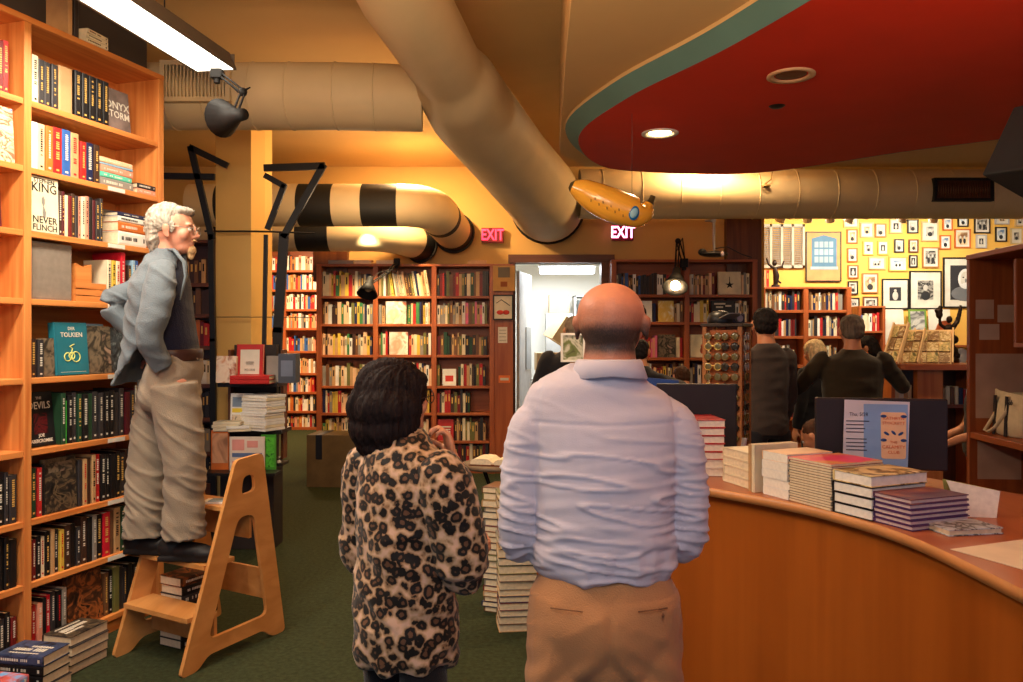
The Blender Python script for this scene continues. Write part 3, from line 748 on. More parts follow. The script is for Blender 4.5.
# right back bookcase
XR=[xx_(614),xx_(687),xx_(755)]; yr=[294.5,322,357.5,385,412,440,466]
bookcase('back_bookcase',(0,YB,0),0,XR,[zz_(y) for y in yr],.3,'warm-lit bookcase between the stockroom doorway and the yellow photo wall',redZb,redXb,zz_(262),th=.06,sh=.035,kick=.1)
GR='books in the bookcase under the clamp lamp'
def face_deco_star(mb,t,h,d,n0):
    P_=[]
    for i in range(10):
        r=(.055,.021)[i%2]; a=math.pi/2+i*math.pi/5; P_.append((d*.5+r*math.cos(a),h*.42+r*math.sin(a)*.9))
    mb.prism([P_],(t/2,0,0),(0,1,0),(0,0,1),(.001,0,0),n0)
    mb.b2(t/2,t/2+.001,d*.5-.004,d*.5+.004,h*.55,h*.78,n0)
def violin(mb,t,h,d,n0):
    x=t/2; mb.ell((x,d*.5,h*.30),(.004,.035,.042),12,8,n0); mb.ell((x,d*.5,h*.48),(.004,.026,.03),12,8,n0); mb.b2(x,x+.005,d*.5-.006,d*.5+.006,h*.5,h*.86,n0+1); mb.ell((x,d*.5,h*.88),(.003,.012,.014),8,6,n0)
faceR={(1,0):[('cream',.27,.46,'cream cover with a single black star facing out near the lit clamp lamp',face_deco_star,[INKB],None)],
 (0,1):[('white',.18,.30,'white cover with dark seated figure facing out below the clamp lamp',lambda mb,t,h,d,n0:(mb.ell((t/2,.45*d,.42*h),(.003,.035,.07),10,8,n0),mb.ell((t/2,.4*d,.72*h),(.003,.018,.022),10,8,n0)),[INKB],None),
        ('yellow',.18,.62,'yellow and white cover facing out nearest the clamp lamp bulb',None,[],art('cover_art_gold',[(240,226,180),(228,190,90),(246,240,220)],7,1))],
 (1,1):[('black',.28,.35,'large black cover with white script facing out on the second shelf',deco_rects([(.12,.6,.82,.9,0),(.2,.5,.66,.74,0),(.6,.85,.72,.8,0)]),[INKW],None)],
 (0,2):[('charcoal',.2,.62,'dark photo cover facing out on the third shelf beside the red spines',None,[],fog)],
 (1,2):[('cream',.30,.02,'cream cover with a brown violin facing out on the third shelf',violin,[M('violin_brown',(140,60,24),.4),M('violin_neck',(70,36,20),.4)],None)]}
for b in range(2):
    for k,y in enumerate(yr):
        x0,x1=XR[b]+.03,XR[b+1]-.03; z=zz_(y)
        cols=['navy','charcoal','dark brown','red','white','cream','blue','brown'] if k==0 and b==0 else ['red','pink','salmon','cream','red'] if (b,k)==(0,2) else LIGHTC+['brown','dark red','white','cream']
        cols=[c for c in cols if c in SPAL]
        x=x0
        for (c,wd,fx,lab,dc,dm,cm) in faceR.get((b,k),[]):
            xf=x0+fx*(x1-x0) if fx>.1 else x0+.01
            if xf-x>.03: shelf_run(FB,x,xf,z,(.21,.27),cols,'','',GR,False,seed=200+b*20+k)
            hh={0:.27,1:.25,2:.27}[k]
            book(face_out(FB,xf+.004,.02,z+.001,.025,.05),.025,hh,wd,c,lab,GR,deco=dc,dmats=dm,cm=cm); x=xf+wd+.012
        shelf_run(FB,x,x1,z,(.2,.265),cols,'','',GR,False,seed=230+b*20+k)
        if k==1 or k==0: pass
# photo wall bookcase, low double
YC=11.4
XC=[xx_(763,YC),xx_(806,YC),xx_(849,YC)]; yc=[310,336,365,392,418]
FC=frame((0,YC,0),0)
bookcase('low_bookcase',(0,YC,0),0,XC,[zz_(y,YC) for y in yc],.3,'shoulder-high reddish bookcase against the yellow photo wall',redZb,redXb,zz_(289,YC),th=.07,sh=.04,kick=.1)
for b in range(2):
    for k,y in enumerate(yc):
        cols=['grey','silver','tan','dark red','red','cream','charcoal','brown','navy','white']
        cols=[c for c in cols if c in SPAL]
        shelf_run(FC,XC[b]+.035,XC[b+1]-.035,zz_(y,YC),(.2,.30),cols,'','','',False,seed=300+b*20+k,full=[.97,.9,.8,.9,.9][k])
shelf_run(frame((0,YC+.05,0),0),xx_(762,YC),xx_(773,YC),zz_(289,YC)+.031,(.24,.26),['red','charcoal','tan','dark red'][:3],'','','',False,seed=400)
# small shelf of books further along the yellow wall
XD=[xx_(860,11.7),xx_(884,11.7)]
bookcase('low_bookcase',(0,11.7,0),0,XD,[zz_(331,11.7),.8,.4],.25,'small low bookcase below the black-framed photographs',redZb,redXb,zz_(308,11.7)-.0,th=.04,sh=.03,kick=.1)
shelf_run(frame((0,11.7,0),0),XD[0]+.02,XD[1]-.02,zz_(331,11.7),(.2,.27),['white','cream','red','blue'],'','','',False,seed=410)

# far bookcases seen through the passage
YF=14.0; FFr=frame((0,YF,0),0)
XF=[xx_(262,YF),xx_(284,YF),xx_(321,YF)]; yf=[270,289.5,309,328,351,373,392,411,430]
bookcase('far_bookcase',(0,YF,0),0,XF,[zz_(y,YF) for y in yf],.3,'tall bright bookcase at the far end of the passage behind the painted column',redZb,redXb,zz_(247,YF),th=.06,sh=.04,kick=.05)
for b in range(2):
    for k,y in enumerate(yf):
        shelf_run(FFr,XF[b]+.03,XF[b+1]-.03,zz_(y,YF),(.2,.27),['cream','white','tan','salmon','red','cream','orange','charcoal','grey','blue','white'],'','','',False,seed=500+b*20+k,full=.92,tr=(.02,.05))
# dark bookcase behind the man on the stool
YG=8.2; FG=frame((0,YG,0),0)
yg=[283,314,346,384,418,452,484]
XG=[xx_(168,YG),xx_(217,YG)]
bookcase('dark_bookcase',(0,YG,0),0,XG,[zz_(y,YG) for y in yg],.3,'dark brown bookcase seen between the white-haired man and the painted column',brownZ,brownX,zz_(243,YG),th=.05,sh=.04,kick=.1)
GD='books in the dark bookcase behind the step stool'
for k,y in enumerate(yg):
    cols=[['dark brown','brown','tan'],['brown','dark brown'],['dark red','red','orange','dark brown'],['cream','white','cream','charcoal'],['black','brown','red','charcoal'],['charcoal','grey','dark brown'],['charcoal','black']][k]
    shelf_run(FG,XG[0]+.03,XG[1]-.03,zz_(y,YG),(.22,.27),cols,'','',GD,False,seed=600+k,tr=(.03,.05))

STUFFM=[cov(c) for c in SPAL]+[PAGES,INKB,GOLD]
def finish_stuff():
    o=STUFF.build('packed_books',STUFFM,fixn=False); tag(o,'small book spines packed on the dimmer and farther shelves along the back walls','books',kind='stuff')
# ================================================================ furniture and fittings
# ---- step stool
def arc_round(P,r,n=4):
    out=[];k=len(P)
    for i in range(k):
        a,b,c=[Vector(P[(i+j-1)%k]) for j in range(3)]
        rr=min(r,(a-b).length*.45,(c-b).length*.45)
        p=b+(a-b).normalized()*rr;q=b+(c-b).normalized()*rr
        for t in range(n+1):
            t/=n; out.append(tuple(p*(1-t)**2+b*2*t*(1-t)+q*t*t))
    return out
SO=Vector((-1.56,3.77,0)); sd=Vector((.442,.897,0)); sw=Vector((-.873,.488,0)).normalized()
SWD=.50
st=thing('step_stool',SO,0,'light birch plywood step stool the white-haired man stands on','step stool')
outer_=arc_round([(0,0),(.10,0),(.17,.055),(.54,.055),(.61,0),(.71,0),(.54,1.0),(.35,.985)],.03)
big=arc_round([(.17,.13),(.575,.13),(.475,.69),(.365,.69)],.045)
hand=arc_round([(.385,.80),(.485,.81),(.475,.90),(.40,.895)],.03)
for k in range(2):
    MB().prism([outer_,big,hand],sw*(k*SWD),sd,(0,0,1),sw*.022).build('side_panel',plyL,parent=st,bevel=.003)
for (s0,s1,z) in ((.055,.235,.262),(.16,.36,.49),(.285,.47,.755)):
    m=MB(); a=sd*s0+sw*.022; m.prism([[(0,0),(s1-s0,0),(s1-s0,SWD-.022),(0,SWD-.022)]],a+Vector((0,0,z-.022)),sd,sw,(0,0,.022)); m.build('tread',plyL,parent=st,bevel=.003)
for (s,z0,z1) in ((.225,.08,.24),(.46,.56,.733),(.60,.20,.36)):
    m=MB(); m.prism([[(0,z0),(SWD-.022,z0),(SWD-.022,z1),(0,z1)]],sd*s+sw*.022,sw,(0,0,1),sd*.018); m.build('riser',plyL,parent=st,bevel=.002)
# pile of books under the top tread, and papers on it
GS='books stored inside the step stool'
Fs=Matrix.Translation(SO)@rotz(math.atan2(sd.y,sd.x)-R(90))
pile(Fs,-.365,.372,.001,[(.044,'black'),(.046,'charcoal'),(.044,'black'),(.046,'dark brown'),(.044,'black'),(.046,'charcoal'),(.046,'black'),(.046,'dark brown')],.22,.16,R(90),'book in the pile standing inside the step stool',GS,top=dict(cm=warmart))
tag(MB().box((0,0,.0045),(.16,.1,.009)).box((.01,.0,.0105),(.12,.08,.003),1).build('booklet',[cov('white'),M('print_blue_grey',(130,150,170))],loc=tuple(SO+sd*.37+sw*.14+Vector((0,0,.7555)))),'thin white booklet lying on the top tread of the step stool','booklet')

# ---- black metal bars round the column
def barpoly(P,wd,dp): 
    m=MB()
    for i in range(len(P)-1):
        a,b=Vector(P[i]),Vector(P[i+1]); d=(b-a).normalized(); n=Vector((-d.z,0,d.x)) if abs(d.y)<.9 else Vector((1,0,0))
        n=d.cross(Vector((0,1,0))).normalized(); e=d*wd*.3
        q=[a-e+n*wd/2,b+e+n*wd/2,b+e-n*wd/2,a-e-n*wd/2]
        m.add([p-Vector((0,dp/2,0)) for p in q]+[p+Vector((0,dp/2,0)) for p in q],[(0,1,2,3),(7,6,5,4),(0,4,5,1),(1,5,6,2),(2,6,7,3),(3,7,4,0)])
    return m
Yk=6.36
t=thing('metal_sculpture',(-2.4,Yk,0),0,'branching black flat-bar metal frame strapped around the painted column','sculpture')
def Lk(px,py,Y=Yk): return W(px,py,Y)-Vector((-2.4,Yk,0))
for P_,wd in (([Lk(214,555),Lk(213,340),Lk(211,236)],.045),([Lk(212,238),Lk(191,148),Lk(226,165)],.05),([Lk(165,176),Lk(213,177)],.05),
              ([Lk(273,470),Lk(278,330),Lk(284,236)],.075),([Lk(284,236),Lk(323,166),Lk(266,168)],.055),([Lk(268,228),Lk(284,186),Lk(266,176)],.045),([Lk(262,470),Lk(266,236)],.03)):
    barpoly(P_,wd,.03).build('bar',blackm,parent=t,bevel=.002)
for (py,hh) in ((231,.045),(317,.018)):
    z=EYE-(py-338)*Yk/800
    m=MB(); Q=[(-2.44,6.375),(-2.12,6.375),(-1.93,6.40),(-1.60,6.50) if hh>.02 else (-1.62,6.5)]; Q=[(x+2.4,y-Yk,z) for x,y in Q]
    m.tube(Q,hh/2,8,ry=.35); m.build('strap',blackm,parent=t)
# ---- tiered book rack at the foot of the column
t=thing('book_rack',(-2.15,6.15,0),0,'dark tiered book rack standing against the foot of the painted column','rack')
RY=6.05
def rx(px,Y=RY): return (px-511.5)/800*Y
def rz_(py,Y=RY): return EYE-(py-338)*Y/800
shelvesR=[(218,278,383),(214,282,430)]
for (a,b,y) in shelvesR:
    MB().b2(rx(a)+2.15,rx(b)+2.15,-.12,.17,rz_(y)-.03,rz_(y)).build('shelf',black,parent=t,bevel=.003)
MB().b2(rx(218)+2.15,rx(272)+2.15,-.06,.19,.0,rz_(462)).b2(rx(224)+2.15,rx(268)+2.15,.12,.185,rz_(462),rz_(345)).build('stand',M('rack_dark',(44,34,30),.6),parent=t,bevel=.004)
MB().b2(rx(212)+2.15,rx(285)+2.15,-.16,.0,rz_(462)-.02,rz_(462)).build('shelf',black,parent=t)
for px in (221,275): MB().b2(rx(px)+2.15,rx(px)+2.17,.05,.16,rz_(462),rz_(350)).build('upright',brownZ,parent=t)
GRK='books on the rack at the painted column'
FR=frame((0,RY-.12,0),0)
def rb(px,py,t_,h,w2,c,lab,fo=True,y=.02,**k):
    z=rz_(py)+.001
    if fo: book(face_out(FR,rx(px),y,z,t_,.08),t_,h,w2,c,lab,GRK,**k)
rb(237,383,.03,.29,.2,'red','red-bordered white book standing face out in the middle of the column rack',y=.10,deco=deco_rects([(.14,.86,.22,.86,0),(.3,.7,.3,.36,1),(.35,.65,.45,.55,1)],[]),dmats=[INKW,M('print_grey')])
rb(219,383,.06,.2,.15,'orange','orange paperback facing out at the column rack end nearest the dark bookcase',y=.05,cm=art('cover_art_rust',[(206,120,60),(236,214,190),(150,70,40)],8,1))
for i in range(2): book(lay(FR,rx(256),.07,rz_(383)+.001+i*.031,.03,.29,.2,0),.03,.29,.16,'red',f'red book lying {["below","on"][i]} another before the red-bordered cover on the column rack',GRK) 
rb(265,383,.05,.2,.1,'grey','pale grey thick book at the passage end of the column rack',y=.14)
tag(MB().b2(0,.13,0,.13,0,.22).b2(.02,.11,-.001,0,.05,.17,1).build('card_box',[M('card_blue_grey',(72,78,92),.6),M('card_pic',(110,120,140))],loc=(rx(279),RY-.02,rz_(383)+.001)),'dark blue-grey card box at the passage end of the column rack','box')
rb(228,430,.03,.27,.17,'white','white book with yellow band and blue scene standing on the lower rack shelf',y=.16,deco=deco_rects([(.08,.92,.62,.9,0),(.08,.92,.46,.58,1),(.08,.92,.08,.4,2)]),dmats=[M('print_blue_grey'),M('print_yellow2',(230,200,60)),art('cover_art_plain',[(170,140,120),(220,200,170),(130,120,110)],20,1)])
rb(228,430,.01,.2,.12,'yellow','yellow spine peeking from behind the blue-scene book',y=.22)
pile(FR,rx(231),.09,rz_(430)+.001,[(.024,'cream'),(.024,'cream'),(.022,'cream')],.2,.15,0,'small pale book in the low pile on the column rack',GRK,title=None)
pile(FR,rx(241),.05,rz_(430)+.001,[(.02,'cream'),(.02,'white')],.16,.12,.4,'thin pale book beside the low pile on the column rack',GRK,title=None)
pile(FR,rx(262),.14,rz_(430)+.001,[(.022,c) for c in ('white','cream','white','white','cream','white','white','cream','white','white','cream','white')],.19,.26,R(60),'slim book in the tall white pile on the column rack',GRK,title=None,pages=PAGESW)
facep=art('cover_art_face',[(120,80,60),(214,160,120),(70,50,44)],5,1)
MB().b2(rx(212)+2.15,rx(285)+2.15,-.36,-.161,rz_(466)-.03,rz_(466)-.012).build('ledge',black,parent=bpy.data.objects['book_rack'])
tag(MB().b2(0,.13,0,.02,0,.29).b2(.01,.125,-.002,0,.05,.27,1).build('magazine',[cov('orange'),facep],loc=(rx(216),RY-.10,rz_(466)-.0115)),'orange magazine with a portrait cover hanging low on the column rack','magazine')
tag(MB().b2(0,.26,0,.012,0,.25).b2(.02,.11,-.002,0,.15,.23,1).b2(.13,.21,-.002,0,.17,.22,1).b2(.02,.24,-.002,0,.10,.13,2).b2(.02,.2,-.002,0,.04,.07,1).build('newspaper',[M('newsprint',(222,206,190),.8),M('newsprint_pink',(220,150,140)),M('newsprint_blue',(90,110,150))],loc=(rx(236),RY-.14,rz_(466)-.0115)),'printed white catalogue sheet standing low on the column rack above the stool','newspaper')
tag(MB().b2(0,.11,0,.02,0,.26).b2(.01,.10,-.002,0,.02,.24,1).build('leaflet_holder',[M('lime_holder',(70,150,50),.4),art('leaflet_green',[(60,150,40),(90,190,60),(30,90,30)],25,1)],loc=(rx(265),RY-.10,rz_(466)-.0115)),'bright green leaflet holder at the passage end of the column rack','holder')

# ---- clamp lamps
lampk=M('lamp_black',(26,24,24),.6,spec=.25)
def desk_lamp(base,elbow_,head,aim,label,lit=False,s=1.0,col=lampk):
    base,elbow_,head,aim=[Vector(v) for v in (base,elbow_,head,aim)]
    t=thing('clamp_lamp',base,0,label,'lamp'); e=elbow_-base; h=head-base; a=(aim-head).normalized()
    MB().box((0,0,0),(.05*s,.04*s,.06*s)).cyl((0,0,-.05*s),(0,0,-.02*s),.015*s,n=8).build('clamp',col,parent=t,bevel=.004)
    u,v,_=basis(h)
    m=MB()
    for k in(-1,1): m.cyl(Vector((k*.012*s,0,0)),e+Vector((k*.012*s,0,0)),.005*s,n=6)
    m.build('lower_arm',col,parent=t)
    m=MB()
    for k in(-1,1): m.cyl(e+Vector((k*.01*s,0,0)),h+Vector((k*.01*s,0,0)),.005*s,n=6)
    m.ell(e,(.02*s,.02*s,.02*s),8,6); m.build('upper_arm',col,parent=t)
    rot=a.to_track_quat('Z','Y').to_matrix().to_4x4()
    T=Matrix.Translation(h)@rot
    m=MB(); m.lathe([(.0,-.07*s),(.025*s,-.07*s),(.03*s,-.02*s),(.04*s,0),(.085*s,.09*s),(.082*s,.09*s),(.035*s,.0),(0,-.01*s)],n=20,T=T); shd=m.build('shade',col,parent=t)
    m=MB(); m.ell((0,0,(.075 if lit else .03)*s),(.032*s,.032*s,.032*s),10,8,T=T); m.build('bulb',glow2 if lit else M('bulb_off',(200,180,150),.2),parent=shd)
    m=MB(); m.tube([(0,0,0),e*.5+Vector((.03,.02,-.04))*s,e+Vector((.03,0,.02))*s,(e+h)/2+Vector((0,.02,.05))*s,h+Vector((0,0,.03))*s],.0035*s,6); m.build('cord',col,parent=t)
    return t
desk_lamp(W(217,72,4.48),W(243,92,4.42),W(234,116,4.35),W(205,121,4.5),'black spring-arm clamp lamp hanging from the end of the fluorescent strip',s=1.25)
desk_lamp(W(397,262,9.45),W(388,272,9.2),W(369,285,9.0),W(366,300,8.9),'small black clamp lamp reaching over the middle bay of the wide bookcase',s=1.4)
desk_lamp(W(684,263,9.4),W(678,241,9.2),W(676,277,9.0),W(674,300,8.8),'lit black clamp lamp over the bookcase between doorway and photo wall',lit=True,s=1.7)
spot('clamp_lamp_beam',W(676,284,9.0),W(676,400,9.4),220,WARM2,150,.6)
spot('clamp_lamp_beam',W(368,258,9.05)+Vector((0,-.25,.3)),W(385,330,9.5),95,(1,.78,.45),75,.7)
# ---- EXIT signs
def exit_sign(px,py,wd,ht,Y,label,em):
    t=thing('exit_sign',W(px,py,Y),0,label,'sign')
    MB().b2(-wd/2,wd/2,-.03,.03,-ht/2,ht/2).build('plate',M('exit_plate%d'%em,(120,16,30) if em<4 else (150,10,60),.4),parent=t,bevel=.004)
    m=MB(); put_text(m,'EXIT',(0,-.033,0),(1,0,0),(0,0,1),ht*1.05,0,.72,.003,bold=.004)
    m.build('lettering',M('exit_glow%d'%em,(255,60,90) if em<4 else (255,150,190),emit=em),parent=t)
exit_sign(492.5,235.5,.27,.18,9.78,'red EXIT sign on the wall between the striped ducts and the big duct',2)
exit_sign(622.5,233,.26,.19,9.78,'brightly lit EXIT sign directly below the inflatable banana',5)
# ---- inflatable banana
ban=M('banana_vinyl',(246,176,60),.22,(3,.06),spec=.6,coat=.5); bant=M('banana_tip',(74,60,34),.35)
t=thing('inflatable_banana',W(612,203,4.6),0,'shiny inflatable yellow banana hanging from the ceiling beside the big duct','inflatable')
o_=W(612,203,4.6)
C_=[(569.5,185),(574,187),(583,191),(596,198),(612,205),(627,210),(638,213),(645,211),(648,206),(651,201),(653,196)]
Rr=[2.5,7.5,12.3,15.6,17,16.5,14.5,10.5,5.5,3.2,2.6]
m=MB(); P_=[W(a,b,4.6+.006*(i-4)**2*0)-o_ for i,(a,b) in enumerate(C_)]
P2=[];R2=[]
for i in range(len(P_)-1):
    for q in range(4):
        a,b,c,d=P_[max(i-1,0)],P_[i],P_[i+1],P_[min(i+2,len(P_)-1)]; tt=q/4
        P2.append(.5*((2*b)+(c-a)*tt+(2*a-5*b+4*c-d)*tt*tt+(3*b-a-3*c+d)*tt**3)); R2.append((Rr[i]*(1-tt)+Rr[i+1]*tt)*4.6/800)
P2.append(P_[-1]);R2.append(Rr[-1]*4.6/800)
m.tube(P2,R2,24,0)
for i,f in enumerate(m.f):
    if len(f)==4 and (i//24<3 or i//24>=34): m.m[i]=1
bb=m.build('body',[ban,bant],parent=t)
m=MB(); m.ell(W(634,213,4.6-.085)-o_,(.030,.012,.042),16,10,0,Rm=Matrix.Rotation(.2,3,'Y')); m.ell(W(634,213,4.6-.095)-o_,(.02,.008,.03),12,8,1,Rm=Matrix.Rotation(.5,3,'Y')); m.build('sticker',[M('sticker_blue',(30,110,170),.35),M('sticker_pale',(150,200,220),.4)],parent=bb)
m=MB()
for k in range(9):
    a=W(591+4*k,198.5+1.9*k+(-1)**k*2,4.6-.093)-o_; m.box(a,(.004,.003,.014),0,rz=.3)
m.build('handwriting',M('pen_grey',(130,100,50)),parent=bb)
m=MB(); m.cyl(W(632,197,4.6)-o_,W(632,172,4.6)-o_,.0015,n=5); m.cyl(W(632,172,4.6)-o_,Vector((W(632,172,4.6).x,4.6,2.98))-o_,.0015,n=5); m.build('string',black,parent=t)

# ---- round folding table with open book, and floor piles behind
TY=5.25
tz=EYE-(463-338)*TY/800
t=thing('folding_table',((497-511.5)/800*TY,TY,0),0,'small dark folding table with crossed metal legs between the two standing people','table')
m=MB(); m.lathe([(0,tz-.025),(.23,tz-.025),(.235,tz-.012),(.23,tz),(0,tz)],n=28); m.build('table_top',M('table_grey_brown',(104,84,66),.5,(12,.2)),parent=t)
for k in(-1,1):
    m=MB(); m.cyl((k*.09,-.08,tz-.03),(-k*.17,.14,0.008),.008,n=8); m.cyl((k*.09,.08,tz-.03),(-k*.17,-.14,.008),.008,n=8); m.cyl((k*.09,-.08,tz-.03),(k*.09,.08,tz-.03),.007,n=6); m.build('leg',blackm,parent=t)
t2=thing('open_book',((497-511.5)/800*TY,TY-.04,tz+.0005),R(-14),'thick book lying open on the folding table with cream pages','book')
m=MB(); m.b2(-.16,.16,-.11,.11,0,.006).b2(-.012,.012,-.11,.11,.006,.012); m.build('cover',M('leather_brown',(110,60,34),.5),parent=t2)
for k in(-1,1):
    prof=[(0,.008),(.15*k,.008),(.15*k,.03),(.12*k,.042),(.07*k,.047),(.03*k,.042),(0,.02)]
    MB().prism([prof],(0,-.105,0),(1,0,0),(0,0,1),(0,.21,0)).build('page_block',PAGES,parent=t2)
GP='books in the tall floor piles between the two standing people'
Fp=Matrix.Identity(4)
zc=0
colsp=['tan','brown','grey','dark red','navy','tan','grey','brown','olive','charcoal']
pile(Fp,.04,4.46,.0006,[(rnd.choice([.034,.038,.042,.046]),colsp[i%10]) for i in range(19)],.235,.165,R(186),'book in the nearer floor pile',GP,jit=.007,title=None)
pile(Fp,-.06,4.78,.0006,[(rnd.choice([.03,.034,.04]),colsp[(i*3+1)%10]) for i in range(21)],.2,.15,R(250),'book in the farther floor pile',GP,jit=.01,title=None)
# ---- carton on the floor behind the woman
t=thing('carton',(-1.86,8.85,0),R(-4),'olive-brown carton standing on the carpet behind the leopard-print blouse','box')
m=MB(); bw,bd,bh=.68,.45,.56
m.b2(-bw/2,bw/2,-bd/2,-bd/2+.01,0,bh).b2(-bw/2,bw/2,bd/2-.01,bd/2,0,bh).b2(-bw/2,-bw/2+.01,-bd/2+.01,bd/2-.01,0,bh).b2(bw/2-.01,bw/2,-bd/2+.01,bd/2-.01,0,bh).b2(-bw/2+.01,bw/2-.01,-bd/2+.01,bd/2-.01,0,.01).b2(-bw/2+.01,bw/2-.01,-bd/2+.01,bd/2-.01,bh-.012,bh-.002); m.build('body',M('carton_olive',(104,84,52),.8,(8,.15)),parent=t)
MB().b2(-.24,-.17,-bd/2-.004,-bd/2,.30,bh).b2(-.24,-.17,-bd/2,bd/2,bh,bh+.003).build('strap',black,parent=t)

# ---- banner pole things high up: projector bracket over the back bookcase
t=thing('ceiling_bracket',W(714,236,8.9),0,'chrome pole bracket with a dark fitting hanging above the bookcase by the brown post','bracket')
m=MB(); m.cyl((0,0,.28),(0,0,-.16),.016,n=10).cyl((-.10,0,.17),(0,0,.17),.010,n=8).box((-.01,0,.17),(.05,.05,.03)); m.build('pole',steel,parent=t)
m=MB(); m.ell((0,0,-.2),(.16,.1,.035),16,8).ell((-.13,0,-.18),(.05,.04,.04),10,6); m.build('head',blackm,parent=t)
m=MB(); m.ell((.07,-.09,-.21),(.022,.02,.03),10,6); m.build('lens',M('chrome_pale',(230,210,220),.1,metal=.5),parent=t)
m=MB(); m.tube([(0,0,-.14),(.15,0,-.12),(.3,0,-.2),(.42,0,-.24)],.007,6); m.build('cable',blackm,parent=t)
# hook cable under the red cloud
tag(MB().tube([(0,0,.2),(.05,0,.15),(.03,0,.05),(-.03,0,.0),(-.05,0,-.04)],.008,8).ell((-.02,0,-.02),(.05,.03,.02),8,6).build('cable_hook',M('hook_tan',(150,120,70),.5),loc=W(768,184,8.555)),'small hook and cable end hanging in front of the long duct','hook')

# ---- stockroom contents
kraft=M('kraft_box',(196,164,118),.8,(6,.08)); kraftd=M('kraft_tape',(220,196,150),.5)
def carton(loc,rz,sz,label,ry=0,mark=None,open_=False):
    t=thing('cardboard_box',loc,rz,label,'box'); t.rotation_euler=(ry*.3,ry,rz)
    a,b,c=sz; k=.006
    m=MB().b2(-a/2,a/2,-b/2,-b/2+k,0,c).b2(-a/2,a/2,b/2-k,b/2,0,c).b2(-a/2,-a/2+k,-b/2+k,b/2-k,0,c).b2(a/2-k,a/2,-b/2+k,b/2-k,0,c).b2(-a/2+k,a/2-k,-b/2+k,b/2-k,0,k)
    m.build('carton_wall',kraft,parent=t)
    MB().b2(-a/2+k,0,-b/2+k,b/2-k,c-k,c).build('flap',kraft,parent=t); MB().b2(.001,a/2-k,-b/2+k,b/2-k,c-k,c).build('flap',kraft,parent=t)
    MB().b2(-.03,.03,-b/2-.002,b/2+.002,c,c+.003).build('tape',kraftd,parent=t)
    if mark:
        m=MB(); put_text(m,mark,(0,-b/2-.003,c*.5),(1,0,0),(0,0,1),.13,0,1.2,.002,.004); m.build('marking',INKB,parent=t)
SYk=10.9
def sp(px,py,Y=SYk): return W(px,py,Y)
z1=sp(0,352).z
# metal racking the boxes stand on
t=thing('storage_rack',(0.66,11.0,0),0,'pale metal storage rack carrying cartons inside the stockroom','rack')
for x in(-.28,.42): MB().b2(x-.015,x+.015,-.25,-.22,0,z1-.52).build('post',M('rack_white',(200,198,190),.5),parent=t)
MB().b2(-.3,.45,-.25,.25,z1-.55,z1-.52).build('deck',M('rack_white'),parent=t)
MB().b2(-.3,.45,-.25,.25,z1-1.05,z1-1.02).build('deck',M('rack_white'),parent=t)
carton((.64,11.0,z1-.519),0,(.62,.42,.26),'lowest carton on the stockroom rack')
carton((.62,11.0,z1-.25),.06,(.58,.40,.24),'carton marked with dark handwriting, second on the stockroom rack',mark='G8')
carton((.66,11.0,z1+.10),.35,(.42,.40,.36),'tilted carton perched atop the marked carton in the stockroom',ry=R(32))
carton((.72,12.2,sp(0,300,12.2).z-.2),0,(.30,.3,.28),'small upright carton farther back in the stockroom')
t=thing('storage_shelf',(.72,12.2,0),0,'tall grey filing shelf against the far stockroom wall','shelf')
MB().b2(-.2,.2,-.2,.2,0,sp(0,300,12.2).z-.205).build('plinth',M('rack_grey',(150,150,148),.5),parent=t)
t=thing('file_cabinet',(1.18,12.3,0),0,'tall grey cabinet with dark upright files in the stockroom behind the bald head','cabinet')
for x in (-.22,.0,.24): MB().b2(x-.015,x+.015,-.25,.25,0,2.25).build('side_panel',M('rack_white'),parent=t)
for z in (.4,.9,1.35,1.8,2.25): MB().b2(-.235,.255,-.25,.25,z-.02,z).build('shelf',M('rack_white'),parent=t)
for x,z in ((-.12,1.82),(.1,1.82),(.1,1.37)):
    MB().b2(x-.07,x+.07,-.2,.1,z-.01,z+.36).build('file_box',M('file_grey',(88,92,90),.6),parent=t)
t=thing('fluorescent_lamp',sp(567,269,10.6),0,'cool white fluorescent strip light inside the stockroom','lamp')
MB().b2(-.38,.38,-.08,.08,.03,.09).build('housing',whitep,parent=t); m=MB(); m.b2(-.36,.36,-.07,.07,-.06,.03); m.build('diffuser',glowr,parent=t,bevel=.01)
t=thing('stockroom_door',(.10,yb+.16,0),R(78),'open white stockroom door seen edge-on inside the doorway','door')
dl=MB().b2(0,.82,0,.04,.01,2.45).build('door_leaf',M('door_white',(214,216,216),.5),parent=t,bevel=.003)
m=MB(); m.cyl((.76,-.05,1.05),(.76,.09,1.05),.012,n=8).ell((.76,-.06,1.05),(.025,.02,.025),10,6).ell((.76,.1,1.05),(.025,.02,.025),10,6); m.build('knob',steel,parent=dl)
MB().b2(.4,.75,-.012,-.001,1.2,1.75).build('poster',M('poster_grey',(176,182,184),.6),parent=dl)
# distant light in the passage
t=thing('fluorescent_lamp',W(303,242,11.5),R(-35),'bright fluorescent strip light in the passage above the far bookcase','lamp')
MB().b2(-.1,.8,-.06,.06,.02,.07).build('housing',whitep,parent=t); MB().b2(-.1,.8,-.05,.05,-.03,.02).build('diffuser',M('passage_tube',(255,236,200),emit=9),parent=t)
